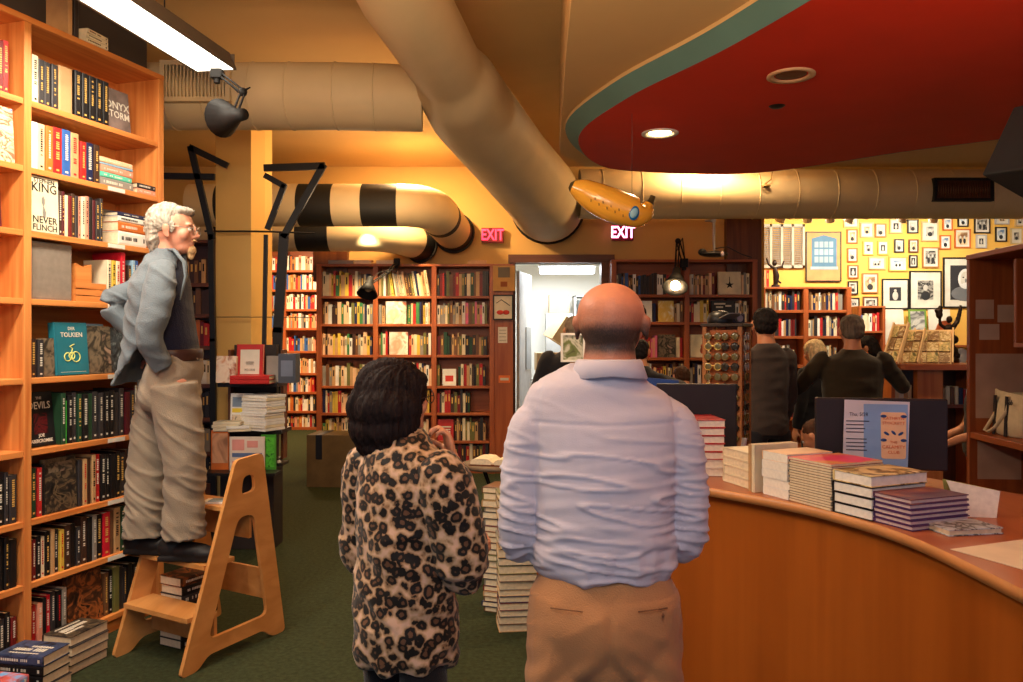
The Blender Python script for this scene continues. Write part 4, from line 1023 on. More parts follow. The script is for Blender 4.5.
# ================================================================ curved counter and what stands on it
ctrW=wood('counter_veneer',(150,76,22),(172,92,30),2,rough=.32,freq=.35); ctrT=wood('counter_top',(168,92,50),(188,110,64),1,rough=.3,freq=.5); ctrE=M('counter_edge',(206,140,84),.4)
CZ=1.03
def spl(P,n=10):
    out=[]
    for i in range(len(P)-1):
        a,b,c,d=[Vector(P[min(max(i+j-1,0),len(P)-1)]) for j in range(4)]
        for q in range(n):
            t=q/n; out.append(.5*((2*b)+(c-a)*t+(2*a-5*b+4*c-d)*t*t+(3*b-a-3*c+d)*t**3))
    return out+[Vector(P[-1])]
edge=spl([(.10,3.66),(.40,3.45),(.754,3.11),(1.0,2.80),(1.12,2.54),(1.172,2.30),(1.18,2.05),(1.18,1.84),(1.18,1.2),(1.2,.2)],8)
inn=[Vector(p) for p in [(1.95,.2),(1.95,2.0),(1.92,2.9),(1.6,3.6),(.9,4.05),(.35,4.2)]]
t=thing('service_counter',(1.4,2.2,0),0,'curved service counter with smooth orange-brown front and wood top','counter')
o_=Vector((1.4,2.2,0))
top=[tuple(p) for p in edge]+[tuple(p) for p in inn]
MB().prism([top],Vector((0,0,CZ-.03))-o_,(1,0,0),(0,1,0),(0,0,.03)).build('counter_top',ctrT,parent=t)
m=MB(); V=[];F=[]
for p in edge: V+= [(p.x-1.4,p.y-2.2,CZ-.032),(p.x-1.4,p.y-2.2,CZ+.0005),(p.x-.003-1.4,p.y-.003-2.2,CZ-.032),(p.x-.003-1.4,p.y-.003-2.2,CZ+.0005)]
for i in range(len(edge)-1):
    a=4*i;b=a+4; F+=[(a+2,b+2,b+3,a+3),(a+3,b+3,b+1,a+1),(a,b,b+2,a+2)]
m.add(V,F,0,True); m.build('edge_band',ctrE,parent=t)
m=MB(); V=[];F=[]; ed2=[]
for i,p in enumerate(edge):
    tg=(edge[min(i+1,len(edge)-1)]-edge[max(i-1,0)]).normalized(); n=Vector((-tg.y,tg.x)); 
    if n.x<0: n=-n
    ed2.append(p+n*.03)
for p in ed2: V+=[(p.x-1.4,p.y-2.2,0.001),(p.x-1.4,p.y-2.2,CZ-.031)]
for i in range(len(ed2)-1): F.append((2*i,2*i+2,2*i+3,2*i+1))
k=len(V)
for p,e in zip(ed2,edge): q=p+Vector((.02,.0)); V+=[(q.x-1.4,q.y-2.2,0.001),(q.x-1.4,q.y-2.2,CZ-.031)]
for i in range(len(ed2)-1): F.append((k+2*i,k+2*i+1,k+2*i+3,k+2*i+2))
m.add(V,F,0,True); m.build('front_panel',ctrW,parent=t,fixn=False)
MB().b2(.45,.5,-2.0,.6,.001,CZ-.031).build('back_panel',M('counter_inside',(70,48,36),.6),parent=t)

def C(px,py): Y=(EYE-CZ)*800/(py-338); return Vector(((px-511.5)/800*Y,Y))
GCn='books stacked on the curved counter'
def cstack(far,near,b,specs,noun,title=None,pages=None,jit=.002,hard=True,top=None,yaw=0):
    f=C(*far); n_=C(*near); e=(f-n_); a=e.length; e.normalize(); n=Vector((e.y,-e.x))
    c=n_+e*a/2+n*b/2; y=-e; x=Vector((y.y,-y.x)); A=math.atan2(x.y,x.x)
    return pile(frame((c.x,c.y,0),A),0,0,CZ+.0012,specs,b,a,yaw,noun,GCn,jit=jit,title=title,pages=pages,hard=hard,top=top,simple=False)
pile(Matrix.Identity(4),.812,3.47,CZ+.0012,[(.034,'white'),(.034,'white')]+[(.033,'red')]*5,.165,.235,R(180),'hardcover in the stack beside the black screen',GCn,jit=.003,title=None,pages=PAGESW)
pile(Matrix.Identity(4),1.06,3.50,CZ+.0012,[(.018,'tan'),(.012,'pale blue')],.20,.14,R(12),'thin book lying flat behind the cream stack',GCn,jit=.002,title=None)
cstack((723,481),(749,489.5),.22,[(.034,'cream')]*4,'hardcover in the low stack by the upright pair')
# the upright pair
n_=C(750,491.5); e=Vector((-.37,.93)).normalized(); n=Vector((e.y,-e.x)); A=math.atan2(n.y,n.x)-R(90)
for i in range(2):
    p=n_+e*(.0)+Vector((.0,0))-e*(.02*i)*1.0+e*.0
    book(frame((p.x,p.y,CZ+.001),A),.018,.178,.2,['tan','cream'][i],['tan upright book standing between the cream stack and the thick paperback stack','cream upright book standing against the thick paperback stack'][i],GCn,hard=False)
cstack((763,494),(788,500.5),.21,[(.032,'white')]*4+[(.032,'peach')],'thick paperback in the stack past the upright pair',hard=False,pages=PAGESW)
pinkart=art('cover_art_pink',[(226,70,110),(226,70,110),(220,150,90),(150,120,60)],4,1)
cstack((789,500.5),(831,511.5),.235,[(.0088,'charcoal' if i%2 else 'tan') for i in range(16)]+[(.009,'pink')],'thin book in the tallest-count stack',hard=False,top=dict(cm=pinkart))
goldart=art('cover_art_goldleaf',[(224,196,130),(226,200,140),(120,90,40),(240,224,180)],6,2)
cstack((833,512),(872,522),.25,[(.035,'black'),(.035,'black'),(.035,'black'),(.036,'charcoal')],'hardcover in the cream-topped stack',pages=PAGESW,top=dict(cm=goldart))
purart=art('cover_art_mauve',[(96,60,84),(100,64,88),(190,120,80),(84,50,76)],3,1)
cstack((873,521.5),(911,532),.235,[(.0155,'purple')]*6,'slim hardcover in the low mauve stack',pages=M('pages_rosy',(206,180,176),.9,(60,.08)),top=dict(cm=purart))
paleart=art('cover_art_sketch',[(170,186,200),(200,208,212),(90,90,90),(190,200,206)],12,2)
cstack((920,527),(949,537),.18,[(.019,'pale blue')],'slim volume lying alone near the paper sheet',jit=0,top=dict(cm=paleart,title=None))
# white folded card and sheet
t=thing('folded_card',(*C(962,517),CZ+.001),0,'white folded card standing open behind the slim pale blue book on the counter','card')
m=MB(); m.prism([[(0,0),(.10,0),(.115,.085),(-.04,.115)]],(0,0,0),(1,-.2,0),(0,.1,1),(.0008,.004,0)); m.build('front_leaf',PAGESW,parent=t)
m=MB(); m.prism([[(-.0,0),(.10,0),(.115,.085),(-.04,.115)]],(0,.09,0),(1,-.35,0),(0,-.55,1),(.0008,.004,0)); m.build('back_leaf',M('lime_card',(200,210,120),.6),parent=t)
tag(MB().prism([[(-.17,-.11),(.17,-.11),(.17,.11),(-.17,.11)]],(0,0,0),(.93,.37,0),(-.37,.93,0),(0,0,.0015)).build('paper_sheet',M('sheet_cream',(232,218,190),.8),loc=(1.40,2.15,CZ+.001)),'large blank cream paper sheet lying on the counter end','paper')
tag(MB().prism([[(-.1,-.07),(.1,-.07),(.1,.07),(-.1,.07)]],(0,0,0),(.93,.37,0),(-.37,.93,0),(0,0,.004)).build('magazine',paleart,loc=(1.66,2.30,CZ+.001)),'magazine lying beyond the cream sheet by the picture edge','magazine')
# papers left of the monitors
# ---- monitors
def monitor(loc,rz,wd,ht,label,tilt=0,foot=True):
    t=thing('monitor',loc,rz,label,'screen')
    T=Matrix.Translation((0,0,.10))@Matrix.Rotation(tilt,4,'X')
    m=MB(); m.box((0,0,ht/2-.02),(wd,.022,ht),0,T); hs_=m.build('housing',M('monitor_back',(36,28,32),.5,(10,.12)),parent=t,bevel=.006)
    m=MB(); m.box((0,.0125,ht/2-.02),(wd-.03,.002,ht-.03),0,T); m.build('screen',M('screen_dark',(20,24,30),.15),parent=hs_)
    m=MB(); m.box((0,.02,.06),(.06,.02,.14)).lathe([(0,0),(.10,0),(.10,.012),(.03,.016),(0,.016)],(0,.03,.0)); m.build('stand',black,parent=t)
p=W(700,392,3.62)
monitor((.845,3.66,CZ+.001),R(-8),.36,.29,'black screen seen from behind beside the red hardcover stack')
monitor((1.405,3.05,CZ+.001),R(-12),.47,.27,'wide black screen seen from behind carrying the taped flyer')
tag(MB().tube([(0,0,0),(.006,0,.03),(.002,0,.09),(.008,0,.13)],.012,8).ell((.004,0,.05),(.022,.012,.05),8,6).build('telephone_handset',M('handset_pale',(190,190,196),.4),loc=(1.035,3.58,CZ+.002)),'pale handset standing at the side edge of the smaller black screen','handset')
tag(MB().b2(-.13,.13,-.006,.006,0,.012).prism([[(-.13,0),(.13,0),(.11,.20),(-.13,.22)]],(0,-.004,.0),(1,0,0),(0,0,1),(0,.012,0)).build('folder',M('folder_blue',(46,80,150),.5),loc=(.72,3.98,1.20)),'bright blue folder showing above the smaller black screen','folder')
tag(MB().b2(-.17,.17,-.12,.12,0,.169).build('file_tray',M('tray_dark',(40,34,32),.6),loc=(.74,3.96,CZ+.001),bevel=.01),'dark tray box holding up the blue folder behind the screen','tray')
# flyer
t=thing('flyer',(1.385,3.025,1.125),R(-12),'printed author-event flyer taped over the edge of the wide black screen','flyer')
m=MB(); m.prism([[(-.125,.0),(.105,-.0),(.112,.245),(-.118,.25)]],(0,0,0),(1,0,0),(0,0,1),(0,.0015,0)); m.build('sheet',M('flyer_paper',(206,202,212),.6),parent=t)
m=MB(); m.b2(-.05,.105,-.0008,0,.0,.235); m.build('blue_panel',M('flyer_blue',(130,164,210),.6),parent=t)
m=MB(); put_text(m,'Thu, 5/28',(-.068,-.001,.195),(1,0,0),(0,0,1),.020,0,.85,.0006)
for i in range(8): 
    z=.168-.014*i-(.012 if i>3 else 0); m.b2(-.113,-.113+rnd.uniform(.06,.088),-.0015,-.0009,z,z+.0035)
m.build('printing',M('flyer_ink',(50,50,66),.6),parent=t)
m=MB(); m.prism([arc_round([(.012,.03),(.098,.03),(.1,.205),(.01,.205)],.01)],(0,-.0018,0),(1,0,0),(0,0,1),(0,.0008,0)); cpic=m.build('cover_picture',M('flyer_cover',(232,190,150),.6),parent=t)
m=MB()
put_text(m,'KATHRYN',(.055,-.0026,.182),(1,0,0),(0,0,1),.016,0,1,.0006); put_text(m,'STOCKETT',(.055,-.0026,.164),(1,0,0),(0,0,1),.016,0,1,.0006)
put_text(m,'THE',(.055,-.0026,.092),(1,0,0),(0,0,1),.014,0,1,.0006); put_text(m,'CALAMITY',(.055,-.0026,.074),(1,0,0),(0,0,1),.017,0,1,.0006); put_text(m,'CLUB',(.055,-.0026,.054),(1,0,0),(0,0,1),.017,0,1,.0006)
for (x,z,a) in ((.03,.125,.6),(.08,.125,-.6),(.02,.19,0),(.09,.19,0),(.02,.10,0),(.09,.10,0),(.055,.128,.78)):
    m.ell((x,-.0026,z),(.011,.0006,.005 if a else .006),8,5,1,Rm=Matrix.Rotation(a,3,'Y'))
m.build('print',[M('flyer_orange',(214,100,50),.6),M('flyer_navy',(40,70,130),.6)],parent=cpic)

# ---- staff chair
t=thing('office_chair',(2.25,2.95,0),R(200),'black upholstered office chair behind the counter near the cubby','chair')
MB().box((0,0,.48),(.48,.46,.08)).build('seat',black,parent=t,bevel=.03)
m=MB(); m.prism([arc_round([(-.23,.56),(.23,.56),(.21,1.0),(-.21,1.0)],.08)],(0,.22,0),(1,0,0),(0,0,1),(0,.06,0)); m.build('backrest',M('chair_fabric',(26,22,24),.9,bump=(200,.3)),parent=t,bevel=.015)
m=MB(); m.cyl((0,0,.1),(0,0,.44),.03,n=12); m.build('column',blackm,parent=t)
for i in range(5):
    a=2*math.pi*i/5; m=MB(); m.cyl((0,0,.12),(.28*math.cos(a),.28*math.sin(a),.075),.022,.014,n=8); m.build('leg',blackm,parent=t)
    MB().ell((.28*math.cos(a),.28*math.sin(a),.033),(.028,.028,.0325),10,8).build('caster',black,parent=t)
t=thing('patterned_cloth',(1.80,2.42,CZ+.001),.2,'crumpled black cloth with white dots heaped at the counter back','cloth')
m=MB(); m.ell((0,0,.015),(.12,.07,.016),20,10); 
m.build('cloth',M('cloth_black',(24,22,26),.8),parent=t); m=MB()
for i in range(12): m.ell((-.09+.016*i,-.05+.03*((i*7)%4)*.5,.022+.006*math.sin(i)),(.009,.007,.006),8,5)
m.build('dots_print',M('cloth_white',(220,210,196),.8),parent=t)

# ---- cubby
FQ_a=R(-94.7); QO=(2.640,4.62,0)
cubT=wood('cubby_wood',(120,58,26),(150,78,36),2); cubX=wood('cubby_wood_x',(130,64,30),(160,84,40),0)
zsQ=[.12,.72,1.07,1.585]; zsB=zsQ[:3]
tq=bookcase('cubby_shelf',QO,FQ_a,[0,1.0],zsB,.42,'open stained-wood cubby with taped papers and a canvas tote, cut by the picture edge',cubT,cubX,2.06,th=.035,sh=.035,kick=.1)
FQ=frame(QO,FQ_a)
MB().b2(.36,.982,.06,.40,1.56,1.585).build('half_shelf',cubX,parent=tq,bevel=.003)
MB().b2(.36,.385,.06,.40,1.585,2.03).build('divider',cubT,parent=tq,bevel=.003)
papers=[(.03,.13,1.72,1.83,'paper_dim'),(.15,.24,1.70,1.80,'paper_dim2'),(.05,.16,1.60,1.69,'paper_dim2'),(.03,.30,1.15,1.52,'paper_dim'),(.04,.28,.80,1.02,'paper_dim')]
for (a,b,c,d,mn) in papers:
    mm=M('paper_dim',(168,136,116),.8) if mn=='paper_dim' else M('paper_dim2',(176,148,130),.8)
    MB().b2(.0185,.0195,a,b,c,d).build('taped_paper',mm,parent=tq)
t=thing('wooden_box',FQ@Vector((.42,.16,zsQ[3]+.001)),FQ_a,'small orange wooden box on the upper shelf of the cubby','box')
MB().b2(0,.3,0,.012,0,.14).b2(0,.3,.17,.18,0,.14).b2(0,.012,.012,.17,0,.14).b2(.288,.3,.012,.17,0,.14).b2(.012,.288,.012,.17,0,.01).build('box_body',pineA,parent=t)
# tote bag
t=thing('tote_bag',FQ@Vector((.20,.16,zsQ[2]+.001)),FQ_a,'cream canvas tote bag with black stripes and looped straps in the cubby','bag')
can=M('canvas_cream',(206,186,150),.85,(30,.08),bump=(300,.3)); canb=M('canvas_black',(38,32,34),.85)
rings=[];m=MB();n=28;V=[];F=[]
for j,(z,a,b) in enumerate([(0,.14,.06),(.01,.155,.075),(.08,.165,.08),(.17,.16,.07),(.235,.175,.05),(.24,.17,.045)]):
    for k in range(n):
        th=2*math.pi*k/n; cx=abs(math.cos(th))**.5*math.copysign(1,math.cos(th)); sy=abs(math.sin(th))**.7*math.copysign(1,math.sin(th))
        V.append((a*cx+.01*math.sin(3*th+z*20),b*sy+.006*math.sin(5*th),z+(.012*math.sin(2*th) if j>3 else 0)))
for j in range(5):
    for k in range(n): F.append((j*n+k,j*n+(k+1)%n,(j+1)*n+(k+1)%n,(j+1)*n+k))
m.add(V,F,0,True); m.add(V[:n],[tuple(range(n))]); m.build('canvas_body',can,parent=t)
m=MB()
for x in (-.07,.05): m.prism([[(x-.014,.0),(x+.014,.0),(x+.014,.22),(x-.014,.22)]],(0,-.088,0),(1,0,0),(0,.04,1),(0,.004,0))
m.build('stripe',canb,parent=t)
for s in(-1,1): MB().tube([(-.07,s*.06,.2),(-.075,s*.075,.12),(-.06,s*.12-.02,.02),(0,s*.13-.02,-.0+.02),(.05,s*.12-.02,.05),(.055,s*.08,.14),(.05,s*.06,.22)],.010,8,ry=.35).build('strap',can,parent=t)
m=MB(); put_text(m,'Sub',(.10,-.087,.19),(1,0,0),(0,.15,1),.04,0,1,.002); m.build('lettering',canb,parent=t)
# ---- hung speaker corner
t=thing('wall_speaker',(2.16,3.1,2.30),R(12),'black loudspeaker corner hanging high at the picture edge','speaker'); t.rotation_euler=(R(6),R(24),R(12))
MB().box((0,0,0),(.42,.3,.30)).build('cabinet',M('speaker_dark',(44,50,52),.6),parent=t,bevel=.008)
MB().box((0,-.152,0),(.36,.006,.24)).build('grille',black,parent=t)
MB().cyl((0,0,.15),(-.1,0,.68),.012,n=8).build('hanger',blackm,parent=t)

# ---- eyewear tower
ex,ey=(727-511.5)/800*5.0,5.0
t=thing('eyewear_tower',(ex,ey,0),R(-30),'square wooden spinner tower full of reading glasses beyond the black screen','rack')
twr=M('tower_wood',(176,112,62),.5); twd=M('tower_dark',(60,44,34),.5)
MB().lathe([(0,0),(.2,0),(.2,.03),(.05,.05),(.04,.6),(0,.6)]).build('base',twd,parent=t)
MB().b2(-.085,.085,-.085,.085,.6,1.66).build('core',M('tower_orange',(190,104,52),.5),parent=t,bevel=.004)
for sx in(-1,1):
    for sy in(-1,1): MB().b2(sx*.108-.012,sx*.108+.012,sy*.108-.012,sy*.108+.012,.6,1.68).build('post',twr,parent=t)
MB().b2(-.13,.13,-.13,.13,1.68,1.70).build('top_board',twd,parent=t,bevel=.003); MB().b2(-.13,.13,-.13,.13,.585,.599).build('bottom_board',twd,parent=t)
gm=M('glasses_tortoise',(110,76,30),.25,(60,.4)); gm2=M('glasses_dark',(30,26,24),.25); glm=M('glasses_lens',(120,110,70),.1,spec=.8); gold=M('glasses_gold',(210,176,96),.3,metal=.8)
TT=frame((ex,ey,0),R(-30))
def eyeglasses(T,mm,label,lens):
    o=bpy.data.objects.new('eyeglasses',None); COL.objects.link(o); o.matrix_world=T; tag(o,label,'eyeglasses','reading glasses on the spinner tower')
    m=MB()
    for s in(-1,1): m.ring((s*.030,0,0),(0,1,0),.022,.0032,14,6)
    m.cyl((-.008,0,.004),(.008,0,.004),.003,n=6); m.build('frame',mm,parent=o)
    m=MB()
    for s in(-1,1): m.ell((s*.030,0,0),(.021,.002,.021),12,4)
    m.build('lens',lens,parent=o)
    for s in(-1,1): MB().tube([(s*.054,0,.006),(s*.056,.03,.004),(s*.05,.034,-.03)],.0028,6).build('temple',mm,parent=o)
proto={}
def eg(T,key,label):
    mm,ln={'t':(gm,glm),'d':(gm2,M('glasses_lens_dark',(60,54,44),.1)),'g':(gold,glm),'c':(steel,M('glasses_lens_clear',(190,200,220),.05,spec=1))}[key]
    if key not in proto:
        eyeglasses(T,mm,label,ln); proto[key]=[o for o in COL.objects if o.type=='EMPTY' and o.name.startswith('eyeglasses')][-1]; return
    src=proto[key]; r=src.copy(); COL.objects.link(r); r.matrix_world=T; r['label']=label
    for ch in [c for c in COL.objects if c.parent==src]:
        c=ch.copy(); COL.objects.link(c); c.parent=r
bpy.context.view_layer.update()
kn={'t':'tortoiseshell','d':'dark-framed','g':'gold-framed','c':'chrome-framed'}
for r_ in range(13):
    z=1.62-.062*r_
    for c_ in range(2):
        key='tdgt'[(r_*2+c_*3)%4]
        eg(TT@Matrix.Translation((-.0+(c_-.5)*.104,-.13,z)),key,f'{kn[key]} glasses, {ORD[r_]} from the top in the {["outer","inner"][c_]} column of the tower front')
    if r_<11:
        key='c' if r_<4 else 'td'[r_%2]
        eg(TT@Matrix.Translation((.13,-.03,z))@rotz(R(90)),key,f'{kn[key]} glasses, {ORD[r_]} from the top on the tower side by the suited man')
t=thing('cap',(ex-.05,ey-.02,1.7015),R(200),'black cap with a pale grey brim lying on top of the eyewear tower','cap')
MB().lathe([(.075,0),(.08,.02),(.07,.055),(.04,.075),(0,.08)],n=20).build('crown',black,parent=t)
MB().prism([arc_round([(-.06,0),(.06,0),(.05,.10),(-.05,.10)],.03)],(0,.06,.02),(1,0,0),(0,1,.35),(0,0,.006)).build('brim',M('brim_grey',(120,112,108),.7),parent=t)
t=thing('camera',(ex+.055,ey,1.7015),R(15),'small dark camera with a chrome front on the eyewear tower beside the cap','camera')
MB().box((0,0,.03),(.10,.05,.06)).build('camera_body',M('camera_dark',(50,46,60),.4),parent=t,bevel=.006); MB().cyl((0,-.025,.03),(0,-.05,.03),.022,n=14).build('lens',steel,parent=t)

# ---- display counter with postcards, statue
DY=6.6; dz=EYE-(364-338)*DY/800
dx0,dx1=(893-511.5)/800*DY,(990-511.5)/800*DY
t=thing('display_counter',(dx0,DY,0),0,'high wooden display counter with postcard racks and a bronze statue on top','counter')
DW=wood('display_wood',(190,100,46),(214,128,64),2)
MB().prism([arc_round([(0,0),(dx1-dx0,-.05),(dx1-dx0,.6),(0,.6)],.1)],(0,-.1,dz-.045),(1,0,0),(0,1,0),(0,0,.045)).build('top_board',redX,parent=t,bevel=.006)
px0=(916-893)/800*DY; px1=(942-893)/800*DY
MB().b2(px0,px1,-.02,.05,.1,dz-.045).build('front_post',DW,parent=t,bevel=.004)
for x in (-.0+.01,dx1-dx0-.05): MB().b2(x,x+.03,.05,.45,0,dz-.045).build('side_panel',DW,parent=t)
MB().b2(.04,dx1-dx0-.05,.42,.45,.1,dz-.045).build('back_panel',brownZ,parent=t)
z2=EYE-(430-338)*DY/800; z3=EYE-(405-338)*DY/800
MB().b2(.04,dx1-dx0-.05,.05,.42,z3-.03,z3).build('shelf',redX,parent=t); MB().b2(.04,dx1-dx0-.05,.05,.42,.30,.33).build('shelf',redX,parent=t); MB().b2(.04,dx1-dx0-.05,.02,.42,0,.1).build('plinth',brownX,parent=t)
GDc='books under the display counter top'
FD=frame((dx0,DY+.06,0),0)
x=.045
for i,(c,tt,hh) in enumerate([('cream',.035,.16),('white',.035,.17),('tan',.03,.165),('cream',.03,.16)]):
    book(place_upright(FD,x+tt/2,0,z3+.001),tt,hh,.12,c,f'{c} book, {ORD[i]} under the counter top, between the dark jacket and wooden post',GDc); x+=tt+.003
x=px1+.03
for i,(c,tt,hh) in enumerate([('tan',.03,.22),('cream',.035,.24),('brown',.035,.23),('cream',.03,.24),('navy',.035,.22),('red',.02,.2),('white',.03,.2)]):
    book(place_upright(FD,x+tt/2,0,z3+.001),tt,hh*.62,.13,c,f'{c} book, {ORD[i]} after the wooden post under the display counter',GDc); x+=tt+.003
def card_rack(px,py,w2,h2,rz,label,n=3):
    p=W(px,py,DY); t=thing('postcard_rack',(p.x,DY+.05,dz+.001),rz,label,'card rack')
    T=Matrix.Rotation(R(-38),4,'X')
    MB().b2(-w2/2,w2/2,0,.012,0,h2,T=T).b2(-w2/2,-w2/2+.012,-.03,0,0,h2,T=T).b2(w2/2-.012,w2/2,-.03,0,0,h2,T=T).b2(-w2/2,w2/2,.10,.11,0,.05).build('backing',M('rack_tan',(224,190,140),.6),parent=t)
    rows_=2
    for i in range(n):
        for j in range(rows_+1):
            a=-w2/2+.018+(w2-.036)*i/n; b=a+(w2-.036)/n-.006; z=.008+(h2-.02)*j/(rows_+1)
            MB().b2(a,b,-.012-.004*((i+j)%2),-.002,z,z+(h2-.02)/(rows_+1)*.86,T=T).build('postcard',[art('card_a',[(120,100,64),(226,206,160),(170,140,84),(240,226,196)],16,2),art('card_b',[(214,190,140),(130,96,60),(232,214,176)],13,2),art('card_c',[(100,96,60),(196,176,116),(236,206,150)],19,2)][(i*2+j)%3],parent=t)
card_rack(936,363,.30,.36,R(-30),'wide postcard rack tilted on the display counter beside the statue')
card_rack(912,363,.15,.36,R(-42),'narrow middle postcard rack on the display counter',2)
card_rack(893,363,.13,.42,R(-46),'tallest narrow postcard rack at the counter end near the bending people',2)
# bronze statue
brz=M('bronze_dark',(46,32,26),.4,(20,.3),metal=.5)
p=W(962,363,DY); t=thing('statue',(p.x+.10,DY+.38,dz+.001),0,'dark bronze statue of a figure raising one arm on the display counter','statue')
MB().lathe([(0,0),(.08,0),(.08,.03),(.05,.05),(0,.05)]).build('base',brz,parent=t)
# ================================================================ photo wall
YW=12.1
pf={'o':M('frame_orange',(196,104,44),.5),'k':M('frame_black',(30,28,28),.4),'c':M('frame_cream',(200,176,128),.5),'g':M('frame_gold',(214,170,80),.4),'t':M('frame_tan',(176,120,66),.5),'b':M('frame_brown',(110,66,40),.5),'s':M('frame_silver',(176,176,180),.35),'w':M('frame_white',(232,228,220),.5)}
matw=M('photo_mat',(214,208,196),.7)
prints=[art('print_grey_a',[(40,40,42),(190,188,182),(90,90,92),(220,218,212)],5,1),art('print_grey_b',[(70,66,64),(160,156,150),(30,30,32),(210,206,200)],8,1.5),art('print_sepia',[(120,80,50),(226,200,160),(80,50,34)],6,1),art('print_blue',[(90,120,160),(220,226,230),(60,80,110)],7,1)]
skinp=M('print_figure_light',(196,192,186),.6); figd=M('print_figure_dark',(44,44,48),.6)
pn={'o':'orange wooden','k':'black','c':'cream','g':'gilt','t':'tan wooden','b':'brown wooden','s':'silver','w':'white'}
def zr(x0,y0,x1,y1): return 840+x0/5.59,205+y0/5.59,840+x1/5.59,205+y1/5.59
def picture(r,fk,label,kind='p',mat=.15,z=None,lean=False,Yw=YW):
    x0,y0,x1,y1=r; a=W(x0,y1,Yw-.03); b=W(x1,y0,Yw-.03); w_,h_=b.x-a.x,b.z-a.z
    t=thing('framed_photograph',a,0,label,'picture','photographs on the yellow wall')
    f=.018 if w_<.5 else .022
    m=MB(); m.b2(0,w_,0,.022,0,f).b2(0,w_,0,.022,h_-f,h_).b2(0,f,0,.022,f,h_-f).b2(w_-f,w_,0,.022,f,h_-f); m.build('frame',pf[fk],parent=t)
    MB().b2(f,w_-f,.012,.018,f,h_-f).build('mount',matw,parent=t)
    mx,mz=f+mat*w_,f+mat*h_
    p=prints[(int(x0)*7+int(y0))%4]
    m=MB(); m.b2(mx,w_-mx,.009,.012,mz,h_-mz)
    cx=w_/2; W2=w_-2*mx; H2=h_-2*mz
    i=(int(x0)+int(y0))%3
    if kind=='p':
        m.ell((cx,.009,mz+H2*.62),(W2*.15,.003,H2*.16),12,8,1); m.ell((cx,.009,mz+H2*.2),(W2*.3,.002,H2*.24),12,8,2)
    elif kind=='s':   # seated or standing figure against dark
        m.ell((cx,.009,mz+H2*.75),(W2*.12,.003,H2*.10),12,8,1); m.ell((cx,.009,mz+H2*.36),(W2*.25,.002,H2*.33),12,8,1)
    elif kind=='t':   # two small figures
        for k in(-1,1): m.ell((cx+k*W2*.2,.009,mz+H2*.6),(W2*.09,.003,H2*.13),10,6,1); m.ell((cx+k*W2*.2,.009,mz+H2*.3),(W2*.14,.002,H2*.24),10,6,2)
    elif kind=='big':  # bearded man's head in a heavy roll-neck
        m.ell((cx,.009,mz+H2*.18),(W2*.48,.002,H2*.22),18,8,3); m.ell((cx,.0085,mz+H2*.60),(W2*.25,.003,H2*.30),18,10,4); m.ell((cx,.0080,mz+H2*.60),(W2*.19,.004,H2*.24),18,10,1)
        for k in(-1,1): m.ell((cx+k*W2*.08,.004,mz+H2*.65),(W2*.035,.001,H2*.018),8,5,2)
        m.ell((cx,.004,mz+H2*.56),(W2*.03,.003,H2*.06),8,6,3); m.ell((cx,.004,mz+H2*.42),(W2*.15,.002,H2*.07),12,6,4)
    m.build('print',[p if kind not in('big','s') else M('print_dark_ground',(46,46,52),.6),skinp,figd,M('print_mid',(110,112,118),.6),M('print_pale',(214,214,216),.6)],parent=t)
    return t
L_=[((22,70,105,125),'c','p','cream framed photo at the ceiling edge, first along the wall beside the building poster'),
((40,135,100,215),'o','p','orange framed portrait, highest of the column beside the building poster'),
((42,240,100,318),'o','p','orange framed portrait, second down in the column beside the building poster'),
((45,335,105,410),'o','s','orange framed figure photo, third down in the column beside the building poster'),
((45,425,102,500),'k','p','small black framed portrait, fourth down beside the building poster'),
((52,518,110,575),'k','t','small black framed wide photo, lowest beside the low bookcase'),
((115,97,190,182),'c','p','cream framed square photo near the top, right after the building poster column'),
((198,103,260,180),'t','p','tan framed sepia portrait in the top row beside the square cream frame'),
((130,200,192,280),'g','p','gilt framed portrait below the square cream frame'),
((212,200,272,278),'g','s','gilt framed pale portrait below the tan sepia portrait'),
((162,290,255,360),'c','t','cream framed wide group photo above the tan framed page'),
((125,380,215,492),'t','p','tan framed tall page with wide mount above the small brown portrait'),
((130,512,215,600),'b','p','brown framed sepia portrait just above the white leaning print'),
((280,78,350,158),'c','s','cream framed photo of a dark figure in the top row under a track lamp'),
((378,80,440,158),'k','p','black framed dark portrait in the top row under a track lamp'),
((305,190,360,265),'k','p','thick black framed portrait in the second row over the wide gilt photo'),
((386,192,440,265),'b','p','brown framed portrait in the second row above the tiny black one'),
((275,288,378,370),'g','t','wide gilt framed group photo in the third row'),
((388,280,435,348),'k','s','tiny black framed photo beside the wide gilt group photo'),
((458,92,552,202),'c','p','large cream framed photo in the top row above the wooden landscape frame'),
((462,235,555,350),'t','t','wooden framed pale scene directly above the tall mounted photo'),
((575,68,632,142),'o','p','orange framed portrait at the top beside a track lamp'),
((560,168,622,248),'o','p','orange framed portrait above the corner of the great bearded portrait'),
((642,133,732,240),'o','t','orange framed collage of small photos above the bearded portrait'),
((660,50,720,122),'k','p','narrow black framed portrait at the ceiling above the collage'),
((752,56,842,158),'k','t','black framed action photo in the top row past the collage'),
((762,165,822,240),'s','s','silver framed blue-toned figure photo under the action photo'),
((868,50,948,108),'s','t','silver framed wide blue photo at the top near the hanging speaker'),
((870,122,935,205),'k','p','dark framed pale blue portrait under the wide blue photo'),
((955,128,1023,218),'c','p','cream framed pale photo cut by the picture edge'),
((980,60,1040,120),'c','p','cream framed photo at the top cut by the picture edge')]
for r,fk,k,lab in L_: picture(zr(*r),fk,lab,k,mat=.12 if fk in 'oktb' else .2)
picture(zr(236,412,386,582),'k','large black framed photo of a standing grey figure with a wide white mount','s',mat=.24)
